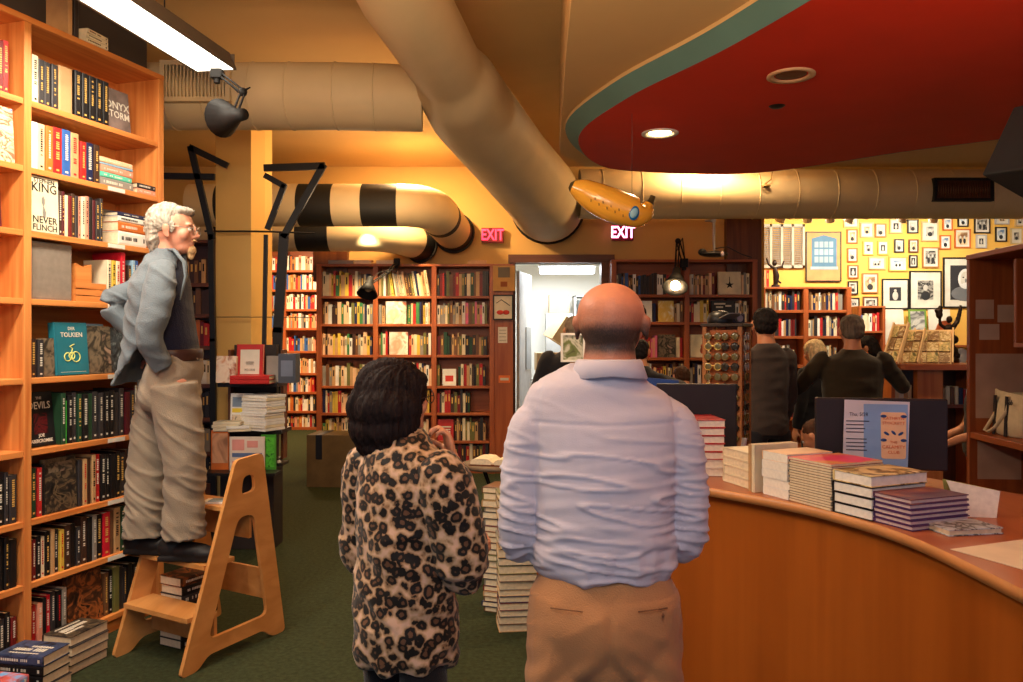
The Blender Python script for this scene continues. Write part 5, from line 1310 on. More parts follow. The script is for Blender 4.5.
picture(zr(390,368,570,582),'k','large black framed photo of pale foliage-like figure with white mount','p',mat=.22)
picture(zr(578,292,830,575),'k','largest black framed portrait of a bearded man in a thick roll-neck','big',mat=.13)
picture(zr(872,240,1060,520),'k','large black framed picture mostly hidden behind the cubby top','p',mat=.2)
# prints leaning on the wall shelf
zsh=W(0,345,12.0).z
t=thing('wall_shelf',(5.6,11.85,zsh-.03),0,'narrow wooden ledge along the yellow wall holding leaning prints','shelf')
MB().b2(-1.6,2.6,0,.24,0,.03).build('ledge',redX,parent=t)
for x in (-1.4,.4,2.3): MB().prism([[(0,0),(.18,0),(0,-.18)]],(x,.24,0),(0,-1,0),(0,0,1),(.02,0,0)).build('bracket',redX,parent=t)
for (x0,x1,yt,fk,lab) in ((884,906,309,'w','white backed print leaning on the wall ledge under the grey figure photo'),(911,929,309,'g','green edged photograph leaning on the wall ledge'),(931,953,309,'w','white backed print leaning on the wall ledge beneath the bearded portrait')):
    a=W(x0,345,11.9);b=W(x1,yt,11.9)
    t=thing('leaning_print',(a.x,11.93,zsh+.001),0,lab,'picture')
    t.rotation_euler=(R(-6),0,0)
    MB().b2(0,b.x-a.x,0,.012,0,b.z-a.z).build('backing',M('print_green_edge',(110,140,60),.6) if fk=='g' else matw,parent=t)
    if fk=='g': MB().b2(.03,b.x-a.x-.03,-.003,0,.03,b.z-a.z-.03).build('print',prints[0],parent=t)
# poster of a building
a=W(806,281.5,YW-.04);b=W(841.5,231.5,YW-.04);w_,h_=b.x-a.x,b.z-a.z
t=thing('framed_poster',a,0,'tall black framed poster of a pale blue building drawing on the yellow wall','poster','photographs on the yellow wall')
m=MB(); m.b2(0,w_,0,.025,0,.015).b2(0,w_,0,.025,h_-.015,h_).b2(0,.015,0,.025,.015,h_-.015).b2(w_-.015,w_,0,.025,.015,h_-.015); m.build('frame',pf['k'],parent=t)
m=MB(); m.b2(.015,w_-.015,.01,.02,.015,h_-.015)
m.b2(.09,w_-.07,.006,.01,h_*.30,h_*.86,1)
for r_ in range(3):
    for c_ in range(4): m.b2(.13+c_*(w_-.24)/4,.13+c_*(w_-.24)/4+.06,.003,.006,h_*(.38+.15*r_),h_*(.38+.15*r_)+.09,2)
m.b2(.07,w_-.05,.004,.008,h_*.24,h_*.30,2); m.prism([[(.09,h_*.86),(w_-.07,h_*.86),(w_*.5,h_*.93)]],(0,.006,0),(1,0,0),(0,0,1),(0,.003,0),1)
m.build('print',[M('poster_paper',(196,146,94),.6),M('poster_blue',(84,124,156),.6),M('poster_white',(150,172,184),.6)],parent=t)
# shutters
a=W(759,268,YW-.06);b=W(805,224,YW-.06);w_,h_=b.x-a.x,b.z-a.z
t=thing('louvred_shutter',a,0,'pale grey louvred shutter of four panels on the yellow wall beside the brown post','shutter')
m=MB()
for i in range(5): m.b2(i*(w_-.035)/4,i*(w_-.035)/4+.035,0,.05,0,h_)
m.b2(0,w_,0,.049,0,.04).b2(0,w_,0,.049,h_-.04,h_); m.build('frame',M('shutter_white',(186,176,158),.5),parent=t)
m=MB()
for i in range(4):
    xa=i*(w_-.035)/4+.036; xb=(i+1)*(w_-.035)/4-.001
    for k in range(20): m.box(((xa+xb)/2,.025,.05+(h_-.1)*k/19.),(xb-xa,.030,.012))
m.build('slat',M('shutter_slat',(164,156,144),.6),parent=t)
# track with lamps
TYk=10.4
t=thing('lighting_track',(5.0,TYk,3.42),0,'white ceiling track carrying the spotlights over the photo wall','track')
MB().b2(-1.8,2.0,-.02,.02,0,.03).build('rail',whitep,parent=t)
for x in(-1.6,0,1.8): MB().cyl((x,0,.03),(x,0,.3),.006,n=6).build('rod',whitep,parent=t)
for i,(px,dx,lab) in enumerate([(783,-.3,'first'),(808,.2,'second'),(830,.35,'third'),(852,-.35,'fourth'),(905,-.2,'fifth'),(934,.3,'sixth')]):
    x=(px-511.5)/800*TYk
    t=thing('track_spotlight',(x,TYk,3.415),0,f'white cylindrical track spotlight, {lab} along from the louvred shutter','lamp','track spotlights over the photo wall')
    MB().cyl((0,0,0),(0,0,-.10),.012,n=8).build('stem',whitep,parent=t)
    c=Vector((0,0,-.17)); d=Vector((dx*.5,.45,-.75)).normalized()
    MB().cyl(c-d*.09,c+d*.13,.045,.06,n=16,caps=False).cyl(c-d*.09,c-d*.088,.045,n=16).build('can',M('track_white',(230,214,190),.4),parent=t)
    MB().cyl(c+d*.08,c+d*.082,.05,n=14).build('bulb',glow2,parent=t)
    if i%2==0 or i==5: spot('track_beam',Vector((x,TYk,3.415))+c+d*.15,(x+dx*.9+.15,YW,2.3),14,(1,.84,.60),95,.8,.05)
# figurine on the low bookcase
p=W(776,289,11.5); t=thing('figurine',(p.x,11.52,zz_(289,YC)+.0315),0,'small bronze figurine on top of the low bookcase below the shutter','figurine')
MB().lathe([(0,0),(.06,0),(.06,.03),(.02,.05),(0,.05)]).build('base',brz,parent=t)
MB().tube([(0,0,.04),(.01,0,.16),(-.01,0,.28)],[.03,.045,.03],10).ell((-.015,0,.35),(.035,.035,.045),12,8).tube([(-.01,0,.27),(.09,0,.3),(.12,0,.38)],[.02,.016,.012],8).tube([(-.01,0,.27),(-.10,0,.33),(-.13,0,.42)],[.02,.016,.012],8).tube([(.02,0,.1),(.08,0,.06)],[.02,.012],8).build('figure',brz,parent=t)
# ================================================================ people
def loft(mb,P,rads,ref,n=24,mi=0,cap=True):
    P=[Vector(p) for p in P]; ref=Vector(ref); V=[];F=[]
    # densify with Catmull-Rom
    Q=[];RR=[]
    rads=[(r,r) if not isinstance(r,tuple) else r for r in rads]
    for i in range(len(P)-1):
        a,b,c,d=[P[min(max(i+j-1,0),len(P)-1)] for j in range(4)]; ra,rb,rc,rd=[Vector(rads[min(max(i+j-1,0),len(P)-1)]) for j in range(4)]
        for q in range(5):
            t=q/5
            f=lambda a,b,c,d:.5*((2*b)+(c-a)*t+(2*a-5*b+4*c-d)*t*t+(3*b-a-3*c+d)*t**3)
            Q.append(f(a,b,c,d));RR.append(f(ra,rb,rc,rd))
    Q.append(P[-1]);RR.append(Vector(rads[-1]))
    k=len(Q)
    for i,p in enumerate(Q):
        d=(Q[min(i+1,k-1)]-Q[max(i-1,0)]).normalized(); u=(ref-d*ref.dot(d)).normalized(); v=d.cross(u)
        for j in range(n):
            a=2*math.pi*j/n; V.append(p+u*math.cos(a)*RR[i][0]+v*math.sin(a)*RR[i][1])
    for i in range(k-1):
        for j in range(n): F.append((i*n+j,i*n+(j+1)%n,(i+1)*n+(j+1)%n,(i+1)*n+j))
    F.append(tuple(reversed(range(n))));F.append(tuple((k-1)*n+j for j in range(n)))
    return mb.add(V,F,mi,True)
def remesh(name,mb,mats,parent,voxel=.007,smooth=5,disp=None,attr=None,dec=None):
    o=mb.build(name+'_tmp',mats[0] if isinstance(mats,(list,tuple)) else mats)
    r=o.modifiers.new('r','REMESH'); r.mode='VOXEL'; r.voxel_size=voxel
    s=o.modifiers.new('s','SMOOTH'); s.factor=.5; s.iterations=smooth
    dg=bpy.context.evaluated_depsgraph_get(); ev=o.evaluated_get(dg)
    me=bpy.data.meshes.new_from_object(ev); bpy.data.objects.remove(o)
    if disp:
        n=len(me.vertices); co=np.empty(n*3); me.vertices.foreach_get('co',co); co=co.reshape(-1,3)
        no=np.empty(n*3); me.vertices.foreach_get('normal',no); no=no.reshape(-1,3)
        for i in range(n): co[i]+=no[i]*disp(co[i],no[i])
        me.vertices.foreach_set('co',co.ravel())
    me.polygons.foreach_set('use_smooth',[True]*len(me.polygons)); me.update()
    me.materials.clear()
    for m in (mats if isinstance(mats,(list,tuple)) else [mats]): me.materials.append(m)
    if attr:
        a=me.attributes.new('mark','FLOAT','POINT'); a.data.foreach_set('value',[attr(v.co) for v in me.vertices])
    me.name=name
    o=bpy.data.objects.new(name,me); COL.objects.link(o)
    if parent is not None: o.parent=parent
    return o
def skin(name,c,c2=None):
    m=M(name,c,.5,(18,.10),bump=(120,.15),spec=.45)
    b=m.node_tree.nodes['Principled BSDF']; b.inputs['Subsurface Weight'].default_value=.12; b.inputs['Subsurface Radius'].default_value=(.012,.005,.003)
    if c2:
        nt=m.node_tree; L=nt.links; at=nt.nodes.new('ShaderNodeAttribute'); at.attribute_name='mark'
        nz=nt.nodes.new('ShaderNodeTexNoise'); nz.inputs['Scale'].default_value=260
        ad=nt.nodes.new('ShaderNodeMath'); ad.operation='MULTIPLY_ADD'; ad.inputs[1].default_value=.5; L.new(nz.outputs['Fac'],ad.inputs[0])
        sb=nt.nodes.new('ShaderNodeMath'); sb.operation='SUBTRACT'; sb.inputs[1].default_value=.25; L.new(at.outputs['Fac'],ad.inputs[2]); L.new(ad.outputs[0],sb.inputs[0]); sb.use_clamp=True
        mul=nt.nodes.new('ShaderNodeMath'); mul.operation='MULTIPLY'; L.new(sb.outputs[0],mul.inputs[0]); L.new(at.outputs['Fac'],mul.inputs[1]); mul.use_clamp=True
        mx=nt.nodes.new('ShaderNodeMix'); mx.data_type='RGBA'; old=b.inputs['Base Color'].links[0].from_socket
        L.new(mul.outputs[0],mx.inputs[0]); L.new(old,mx.inputs[6]); mx.inputs[7].default_value=(*lin(c2),1); L.new(mx.outputs[2],b.inputs['Base Color'])
    return m
def fabric(name,c,k=.06,rough=.85,scale=220,bs=.25,sheen=.15): return M(name,c,rough,(5,k),bump=(scale,bs),spec=.2,sheen=sheen)
def hmat(name,c,c2=None):
    m=M(name,c,.72,(60,.35),bump=(90,.8),stretch=(1,1,.12),spec=.2); return m
def head_geo(mb,T,sx=1.0,s=1.0,nose=1.0,ears=True,neck=None,neck_r=.062,face=True):
    """adds a head; T maps head space (+Y face, Z up, origin between the ears) to the figure"""
    def e(c,r,rot=None):
        Rm=Matrix.Rotation(rot[0],3,rot[1]) if rot else None
        mb.ell(Vector((0,0,0)),(1,1,1),20,14,0,T=T@Matrix.Translation((c[0]*sx*s,c[1]*s,c[2]*s))@((Rm.to_4x4()) if Rm else Matrix.Identity(4))@Matrix.Diagonal((r[0]*sx*s,r[1]*s,r[2]*s,1)))
    e((0,-.012,.022),(.079,.098,.083)); e((0,-.035,-.005),(.070,.075,.075)); e((0,.022,-.015),(.066,.070,.085))
    e((0,.040,-.072),(.046,.046,.036)); e((0,.074,-.088),(.021,.018,.017))
    for k in(-1,1):
        if face: e((k*.030,.078,.024),(.026,.012,.008)); e((k*.040,.056,-.022),(.026,.026,.028))
        if ears:
            e((k*.081,-.006,-.012),(.007,.018,.031),(k*-.25,'Z')); e((k*.086,-.014,.002),(.006,.016,.018),(k*-.45,'Z')); e((k*.082,.002,-.036),(.006,.010,.010))
    if face:
        e((0,.092,.0),(.009,.014,.024)); e((0,.102*nose,-.022),(.012,.016,.013)); 
        for k in(-1,1): e((k*.012,.093,-.028),(.008,.010,.008))
        e((0,.084,-.050),(.024,.011,.006)); e((0,.083,-.061),(.021,.011,.007))
    if neck is not None:
        loft(mb,[T@Vector((0,-.018*s,-.03*s)),T@Vector((0,-.022*s,-.085*s)),Vector(neck)],[(neck_r*.95,neck_r),(neck_r,neck_r),(neck_r*1.2,neck_r*1.1)],T.to_3x3()@Vector((1,0,0)))
def hand_geo(mb,w,fwd,palm,s=1.0,curl=.6,side=1,spread=.10):
    """hand from the wrist w; fwd: direction of the fingers; palm: direction the palm faces; thumb on the +side*(fwd x palm) side"""
    w=Vector(w); f=Vector(fwd).normalized(); p=Vector(palm); p=(p-f*p.dot(f)).normalized(); a=f.cross(p)*side
    mb.ell(Vector((0,0,0)),(1,1,1),14,10,0,T=Matrix.Translation(w+f*.048*s)@Matrix(((a.x,f.x,p.x,0),(a.y,f.y,p.y,0),(a.z,f.z,p.z,0),(0,0,0,1)))@Matrix.Diagonal((.043*s,.054*s,.016*s,1)))
    loft(mb,[w-f*.03*s,w+f*.02*s],[(.026*s,.020*s),(.034*s,.018*s)],a)
    for i,(o_,ln) in enumerate([(.031,.070),(.0105,.078),(-.0105,.073),(-.031,.058)]):
        d=f; q=w+f*(.088 if i in(1,2) else .080)*s+a*o_*s*.95; pts=[q-f*.02*s,q]
        sd_=a*(o_*spread*4)
        ang_=0
        for j in range(3):
            ang_+=curl*(.75 if j==0 else 1.0); dd=(f*math.cos(ang_)+p*math.sin(ang_)+sd_*.3).normalized(); q=q+dd*ln*s*(.45,.32,.25)[j]; pts.append(q)
        mb.tube(pts,[.0088*s,.0090*s,.0084*s,.0078*s,.0062*s],10)
        mb.ell(pts[-1],(.0062*s,)*3,8,6)
    q=w+f*.022*s+a*.030*s; d1=(a*.75+f*.6+p*.35).normalized(); d2=(a*.25+f*.85+p*.45*(1+curl)).normalized(); pts=[q-a*.012*s,q+d1*.032*s,q+d1*.032*s+d2*.030*s,q+d1*.032*s+d2*.054*s]
    mb.tube(pts,[.013*s,.0115*s,.0095*s,.0075*s],10); mb.ell(pts[-1],(.0075*s,)*3,8,6)
def nz3(x,y,z,sc=1,seed=0): return noise.noise(Vector((x*sc+seed,y*sc+seed*1.7,z*sc)))
def folds(amp,fx=4,fz=18,seed=0,diag=0,extra=None,rg=1.0):
    def f(c,n):
        x,y,z=c; q=noise.noise(Vector((x*fx+seed,y*fx,(z+diag*x)*fz))); r=noise.noise(Vector((x*fx*2.3+seed+7,y*fx*2,(z-diag*x)*fz*1.9)))
        v=amp*((1-abs(q)*2.2)**1 -.5)*rg+amp*.5*r
        if extra: v+=extra(x,y,z)
        return v
    return f
def eyes(T,parent,s=1.0,sx=1.0,glasses=None,lens=True):
    m=MB()
    for k in(-1,1):
        m.ell(T@Vector((k*.031*s*sx,.079*s,.004*s)),(.0115*s,)*3,12,8,0); m.ell(T@Vector((k*.031*s*sx,.0885*s,.004*s)),(.0045*s,)*3,8,6,1)
    m.build('eyes',[M('eye_white',(224,218,210),.2),M('eye_dark',(40,30,26),.2)],parent=parent)
    if glasses:
        m=MB()
        X=T.to_3x3()
        for k in(-1,1):
            m.ring(T@Vector((k*.034*s*sx,.103*s,.002*s)),X@Vector((0,1,0)),.022*s,.0018*s,16,6)
            m.tube([T@Vector((k*.056*s*sx,.102*s,.006*s)),T@Vector((k*.084*s*sx,.05*s,.008*s)),T@Vector((k*.086*s*sx,.0,.006*s)),T@Vector((k*.084*s*sx,-.018*s,-.006*s))],.002*s,6)
        m.tube([T@Vector((-.012*s,.104*s,.006*s)),T@Vector((.012*s,.104*s,.006*s))],.002*s,6)
        m.build('eyeglasses',glasses,parent=parent)
SKA=skin('skin_fair',(214,152,118)); SKH=skin('skin_bald_head',(216,142,110),(66,50,44)); SKP=skin('skin_pale',(218,166,136)); SKD=skin('skin_warm',(206,138,100))
X3=Vector((1,0,0))

# ---------------------------------------------------------------- the bald man with the pale shirt
S=2.16/800
def man_bald():
    t=thing('person',(.25,2.17,0),0,'bald man in a pale shirt and tan trousers, back turned, beside the curved counter','person')
    m=MB()
    T=Matrix.Translation((.024,.02,1.650))@rotz(R(-17))@Matrix.Rotation(R(-4),4,'X')
    head_geo(m,T,sx=1.12,s=1.04,neck=(.012,-.02,1.475),neck_r=.070)
    loft(m,[(0,0,1.47),(0,0,1.40),(0,0,1.2),(0,0,1.0),(0,0,.88)],[(.12,.08),(.17,.10),(.165,.115),(.16,.11),(.17,.11)],X3)
    for k in(-1,1):
        loft(m,[(k*.16,0,1.39),(k*.212,-.005,1.26),(k*.220,.01,1.08),(k*.185,.16,1.03),(k*.10,.26,1.05)],[.055,.046,.038,.034,.026],(0,0,1) if 0 else (0,1,0.1))
        hand_geo(m,(k*.095,.265,1.052),(-k*.8,.55,.05),(0,-.1,-1) if k>0 else (0,-.2,-1),side=k,curl=.45)
        loft(m,[(k*.09,0,.88),(k*.10,.01,.5),(k*.11,0,.09)],[.085,.055,.040],X3)
    hair=lambda c:(lambda q: max(0,min(1,(.058-q.z-.35*max(0,q.y-.0))/.085))*max(0,min(1,(q.z+.135)/.06))*max(0,min(1,(.035-q.y)/.02)))(T.inverted()@c) if (c.z>1.5) else 0
    b=remesh('body',m,[SKH],t,.0065,4,attr=hair)
    eyes(T,b,1.04,1.12)
    # shirt
    sh=fabric('shirt_pale',(196,190,204),.03,scale=420,bs=.12)
    m=MB()
    loft(m,[(.012,-.016,1.535),(.012,-.014,1.518),(.008,-.008,1.497),(.004,-.004,1.470),(0,0,1.430),(0,0,1.37),(0,-.005,1.25),(0,0,1.12),(0,.005,1.04),(0,.005,1.0),(0,.005,.975)],[(.078,.076),(.098,.086),(.138,.094),(.186,.102),(.216,.112),(.214,.128),(.200,.142),(.190,.148),(.196,.155),(.194,.150),(.176,.135)],X3,n=32)
    for k in(-1,1):
        loft(m,[(k*.13,0,1.415),(k*.188,-.002,1.372),(k*.215,-.004,1.27),(k*.226,-.0,1.14),(k*.224,.02,1.065),(k*.195,.10,1.035),(k*.15,.20,1.045),(k*.115,.245,1.05)],[(.045,.045),(.064,.064),(.060,.060),(.056,.056),(.055,.057),(.050,.050),(.044,.044),(.036,.036)],(0,1,0.05),n=20)
    def f(c,n):
        x,y,z=c; back=1 if y<.03 else .4
        q=noise.noise(Vector((x*4.6+1,y*3,z*31+x*4))); r=noise.noise(Vector((x*7+9,y*5,z*44-x*7))); w=noise.noise(Vector((x*2.5,y*2+4,z*9)))
        g=min(1,max(.18,(1.40-z)/.12)); arm=1 if abs(x)>.2 else 0
        v=(.0075*(max(0,1-abs(q)*5.5))+.003*r+.005*w)*g*back
        # yoke seam and armhole seams, centre of the blouse above the belt
        v-=.003*math.exp(-((z-1.385-.02*abs(x))/.004)**2)*(abs(x)<.2)
        v-=.0022*math.exp(-((abs(x)-.178)/.005)**2)*(z>1.15)
        if z<1.06: v+=.008*noise.noise(Vector((x*26,y*12,z*9)))
        return v
    so_=remesh('shirt',m,[sh],t,.0055,4,disp=f)
    # collar
    m=MB(); V=[];F=[];n=40
    rg=[(.078,.073,1.505,0),(.080,.075,1.545,0),(.083,.078,1.554,0),(.089,.084,1.549,0),(.104,.100,1.512,1),(.101,.097,1.510,1)]
    for j,(a,b_,z,l) in enumerate(rg):
        for k in range(n+1):
            th=R(70)+R(-320)*k/n+R(180)*0; th=R(90)+R(22)+R(316)*k/n; dip=.016*max(0,math.sin(th))
            V.append((.012+a*math.cos(th),-.016+b_*math.sin(th),z-dip-(.01*abs(math.cos(th)) if l else 0)))
    for j in range(len(rg)-1):
        for k in range(n): F.append((j*(n+1)+k,j*(n+1)+k+1,(j+1)*(n+1)+k+1,(j+1)*(n+1)+k))
    m.add(V,F,0,True); o=m.build('collar',sh,parent=so_); q=o.modifiers.new('s','SOLIDIFY'); q.thickness=.003
    # trousers
    tr=fabric('trousers_tan',(178,126,84),.06,scale=260,bs=.3)
    m=MB()
    loft(m,[(0,.0,1.005),(0,0,.97),(0,-.002,.92),(0,-.008,.86),(0,-.005,.80),(0,0,.73),(0,0,.69)],[(.168,.125),(.180,.132),(.198,.142),(.206,.148),(.203,.140),(.19,.12),(.15,.09)],X3,n=32)
    for k in(-1,1):
        m.ell((k*.085,-.045,.868),(.100,.092,.12),20,14)
        loft(m,[(k*.100,-.005,.86),(k*.106,0,.74),(k*.112,.005,.60),(k*.115,.01,.48),(k*.12,.0,.28),(k*.125,.0,.09),(k*.125,.005,.045)],[(.100,.118),(.104,.112),(.092,.098),(.083,.088),(.076,.082),(.076,.088),(.078,.092)],X3,n=22)
    def f2(c,n):
        x,y,z=c
        v=.005*(1-2*abs(noise.noise(Vector((x*6,y*5,z*11+abs(x)*9)))))*(1 if z<.93 else .3)+.004*noise.noise(Vector((x*12+4,y*9,z*17)))
        v-=.006*math.exp(-(x/.012)**2)*(y<0)*(1 if z<.90 else math.exp(-((z-.9)/.03)**2))
        v+=.004*math.sin((z*.9+abs(x)*1.2)*60)*math.exp(-((z-.735)/.05)**2)
        return v
    to_=remesh('trousers',m,[tr],t,.0065,4,disp=f2)
    m=MB()
    for k in(-1,1): m.tube([(k*.070,-.148,.918),(k*.11,-.146,.922),(k*.15,-.118,.918)],.0018,6)
    m.ell((.135,-.138,.905),(.004,.003,.006),8,6); m.build('pocket_welt',M('trouser_seam',(120,80,52),.8),parent=to_)
    for k in(-1,1): shoe(t,(k*.125,.03,.0),0,M('shoe_brown',(60,38,26),.4))
def shoe(parent,p,yaw,mat,s=1.0,z0=0):
    T=Matrix.Translation(p)@rotz(yaw)@Matrix.Scale(s,4)
    m=MB()
    def e(c,r): m.ell((0,0,0),(1,1,1),18,12,0,T=T@Matrix.Translation(c)@Matrix.Diagonal((*r,1)))
    e((0,-.06,.055),(.040,.055,.05)); e((0,.03,.045),(.045,.11,.038)); e((0,.10,.036),(.046,.065,.030)); e((0,-.04,.10),(.036,.04,.045))
    m.box((0,0,0),(1,1,1),0,T=T@Matrix.Translation((0,.02,.012))@Matrix.Diagonal((.075,.24,.022,1)))
    return remesh('shoe',m,[mat],parent,.006*s,3)
man_bald()

# ---------------------------------------------------------------- woman with the leopard print blouse
def leopard():
    m=bpy.data.materials.new('leopard_print'); m.use_nodes=True; nt=m.node_tree; b=nt.nodes['Principled BSDF']; L=nt.links
    b.inputs['Roughness'].default_value=.6; b.inputs['Specular IOR Level'].default_value=.25; b.inputs['Sheen Weight'].default_value=.15
    tc=nt.nodes.new('ShaderNodeTexCoord'); n=nt.nodes.new('ShaderNodeTexNoise'); n.inputs['Scale'].default_value=28
    mx=nt.nodes.new('ShaderNodeMix'); mx.data_type='VECTOR'; mx.inputs[0].default_value=.022
    L.new(tc.outputs['Object'],n.inputs['Vector']); L.new(tc.outputs['Object'],mx.inputs[4]); L.new(n.outputs['Color'],mx.inputs[5])
    v=nt.nodes.new('ShaderNodeTexVoronoi'); v.inputs['Scale'].default_value=33; v.inputs['Randomness'].default_value=.85; L.new(mx.outputs[1],v.inputs['Vector'])
    n2=nt.nodes.new('ShaderNodeTexNoise'); n2.inputs['Scale'].default_value=70; L.new(tc.outputs['Object'],n2.inputs['Vector'])
    a=nt.nodes.new('ShaderNodeMath'); a.operation='MULTIPLY_ADD'; a.inputs[1].default_value=.34; L.new(n2.outputs['Fac'],a.inputs[0]); L.new(v.outputs['Distance'],a.inputs[2])
    r=nt.nodes.new('ShaderNodeValToRGB'); r.color_ramp.interpolation='LINEAR'
    el=r.color_ramp.elements; el[0].position=.0; el[0].color=(*lin((112,74,54)),1); el[1].position=1; el[1].color=(*lin((206,170,146)),1)
    for p,c in ((.40,(96,66,46)),(.44,(16,12,12)),(.67,(18,13,12)),(.71,(128,96,68)),(.84,(184,152,118))):
        e=el.new(p); e.color=(*lin(c),1)
    L.new(a.outputs[0],r.inputs[0]); L.new(r.outputs[0],b.inputs['Base Color'])
    bp=nt.nodes.new('ShaderNodeBump'); bp.inputs['Strength'].default_value=.1; L.new(n2.outputs['Fac'],bp.inputs['Height']); L.new(bp.outputs[0],b.inputs['Normal'])
    return m
def woman():
    # figure space: +Y is where she faces; turned clockwise
    yaw=R(-38); t=thing('person',(-.318,2.36,0),yaw,'dark-haired woman in a leopard print blouse standing with one hand at her chin','person')
    Z=lambda py:1.61-(py-338)*.00295
    m=MB()
    T=Matrix.Translation((-.060,.030,1.420))@rotz(R(-10))@Matrix.Rotation(R(5),4,'X')
    head_geo(m,T,sx=.98,s=.97,neck=(-.02,-.005,1.26),neck_r=.050)
    loft(m,[(0,0,1.28),(0,0,1.2),(0,.01,1.0),(0,0,.8)],[(.10,.06),(.13,.08),(.12,.09),(.115,.085)],X3)
    # right arm raised to chin, left forearm across the body supporting the elbow
    rs,re,rw=Vector((.160,-.0,1.20)),Vector((.158,.050,.985)),Vector((.022,.190,1.235))
    ls,le,lw=Vector((-.165,0,1.20)),Vector((-.20,.03,.95)),Vector((.03,.22,.98))
    loft(m,[rs,(rs+re)/2,re,(re+rw)/2,rw],[.045,.040,.035,.032,.024],(0,1,0.3))
    loft(m,[ls,(ls+le)/2,le,(le+lw)/2,lw],[.045,.040,.035,.032,.024],(0,1,0.3))
    hand_geo(m,rw+Vector((0,.0,.0)),(-.20,-.12,.95),(-.55,-.8,-.1),s=.92,curl=.95,side=-1)
    hand_geo(m,lw,(.95,.2,.0),(0,-1,0),s=.9,curl=.6,side=1)
    for k in(-1,1): loft(m,[(k*.066,0,.8),(k*.078,.005,.45),(k*.085,0,.09)],[.052,.045,.034],X3)
    b=remesh('body',m,[SKA],t,.006,3)
    eyes(T,b,.97,.98,glasses=M('spectacle_dark',(50,30,30),.3))
    tt=T@Vector((.083,-.004,-.045)); MB().ell(tt,(.007,.007,.007),10,8).build('earring',M('pearl',(236,226,214),.2,spec=.8),parent=b)
    # hair: a full chin-length bob
    m=MB()
    def e(c,r): m.ell((0,0,0),(1,1,1),24,16,0,T=T@Matrix.Translation(c)@Matrix.Diagonal((*r,1)))
    e((0,-.020,.038),(.102,.110,.094)); e((0,-.045,-.01),(.118,.105,.095)); e((-.006,-.052,-.07),(.118,.094,.080)); e((-.004,-.058,-.118),(.098,.072,.05))
    e((-.078,-.008,-.045),(.040,.066,.088)); e((.074,-.034,-.045),(.036,.055,.085)); e((0,.055,.058),(.070,.045,.032))
    def hf(c,n):
        x,y,z=c; a_=math.atan2(y-.0,x)
        return .009*noise.noise(Vector((a_*7,0,z*9)))+.006*noise.noise(Vector((a_*18,3,z*14)))+.004*noise.noise(Vector((a_*55,3,z*18)))
    remesh('hair',m,[hmat('hair_dark_brown',(30,18,17))],t,.0045,3,disp=hf)
    # blouse
    lp=leopard()
    m=MB()
    loft(m,[(0,-.005,1.325),(0,-.0,1.30),(0,0,1.265),(0,0,1.20),(0,0,1.08),(0,.005,.96),(0,.01,.85),(0,.01,.74),(0,.01,.69),(0,.01,.662)],[(.060,.053),(.080,.066),(.124,.084),(.152,.106),(.150,.120),(.152,.126),(.158,.134),(.158,.138),(.152,.134),(.142,.126)],X3,n=30)
    loft(m,[(.12,0,1.235),rs,(rs+re)/2+Vector((.012,0,0)),re+Vector((.02,.0,-.02)),(re+rw)/2+Vector((.015,0,-.035)),rw-Vector((0,0,.03))],[(.055,.06),(.072,.075),(.078,.080),(.072,.078),(.056,.062),(.042,.045)],(0,1,0.2),n=20)
    loft(m,[(-.12,0,1.235),ls,(ls+le)/2,le+Vector((0,0,-.015)),(le+lw)/2+Vector((0,0,-.02)),lw-Vector((.03,0,0))],[(.055,.06),(.066,.07),(.066,.070),(.062,.068),(.052,.055),(.042,.042)],(0,1,0.2),n=20)
    def f(c,n):
        x,y,z=c
        v=.012*noise.noise(Vector((x*9,y*9,z*3.0)))*(1 if z<1.05 else .5)+.009*(1-2*abs(noise.noise(Vector((x*5+3,y*5,z*14+x*8)))))+.003*noise.noise(Vector((x*20,y*20,z*22)))
        if z<.74: v+=.010*math.sin(math.atan2(y,x)*7+z*6)*(.74-z)/.08
        return v
    remesh('blouse',m,[lp],t,.006,4,disp=f)
    m=MB()
    loft(m,[(0,0,.86),(0,0,.74)],[(.11,.08),(.12,.09)],X3)
    for k in(-1,1): loft(m,[(k*.066,0,.80),(k*.078,.005,.60),(k*.085,.005,.45),(k*.088,0,.07)],[(.055,.07),(.062,.075),(.064,.07),(.056,.062)],X3,n=20)
    remesh('trousers',m,[fabric('trousers_black',(24,22,26))],t,.008,4,disp=folds(.004,5,12,3))
    for k in(-1,1): shoe(t,(k*.088,.03,0),0,M('shoe_black',(22,20,22),.35),.92)
woman()

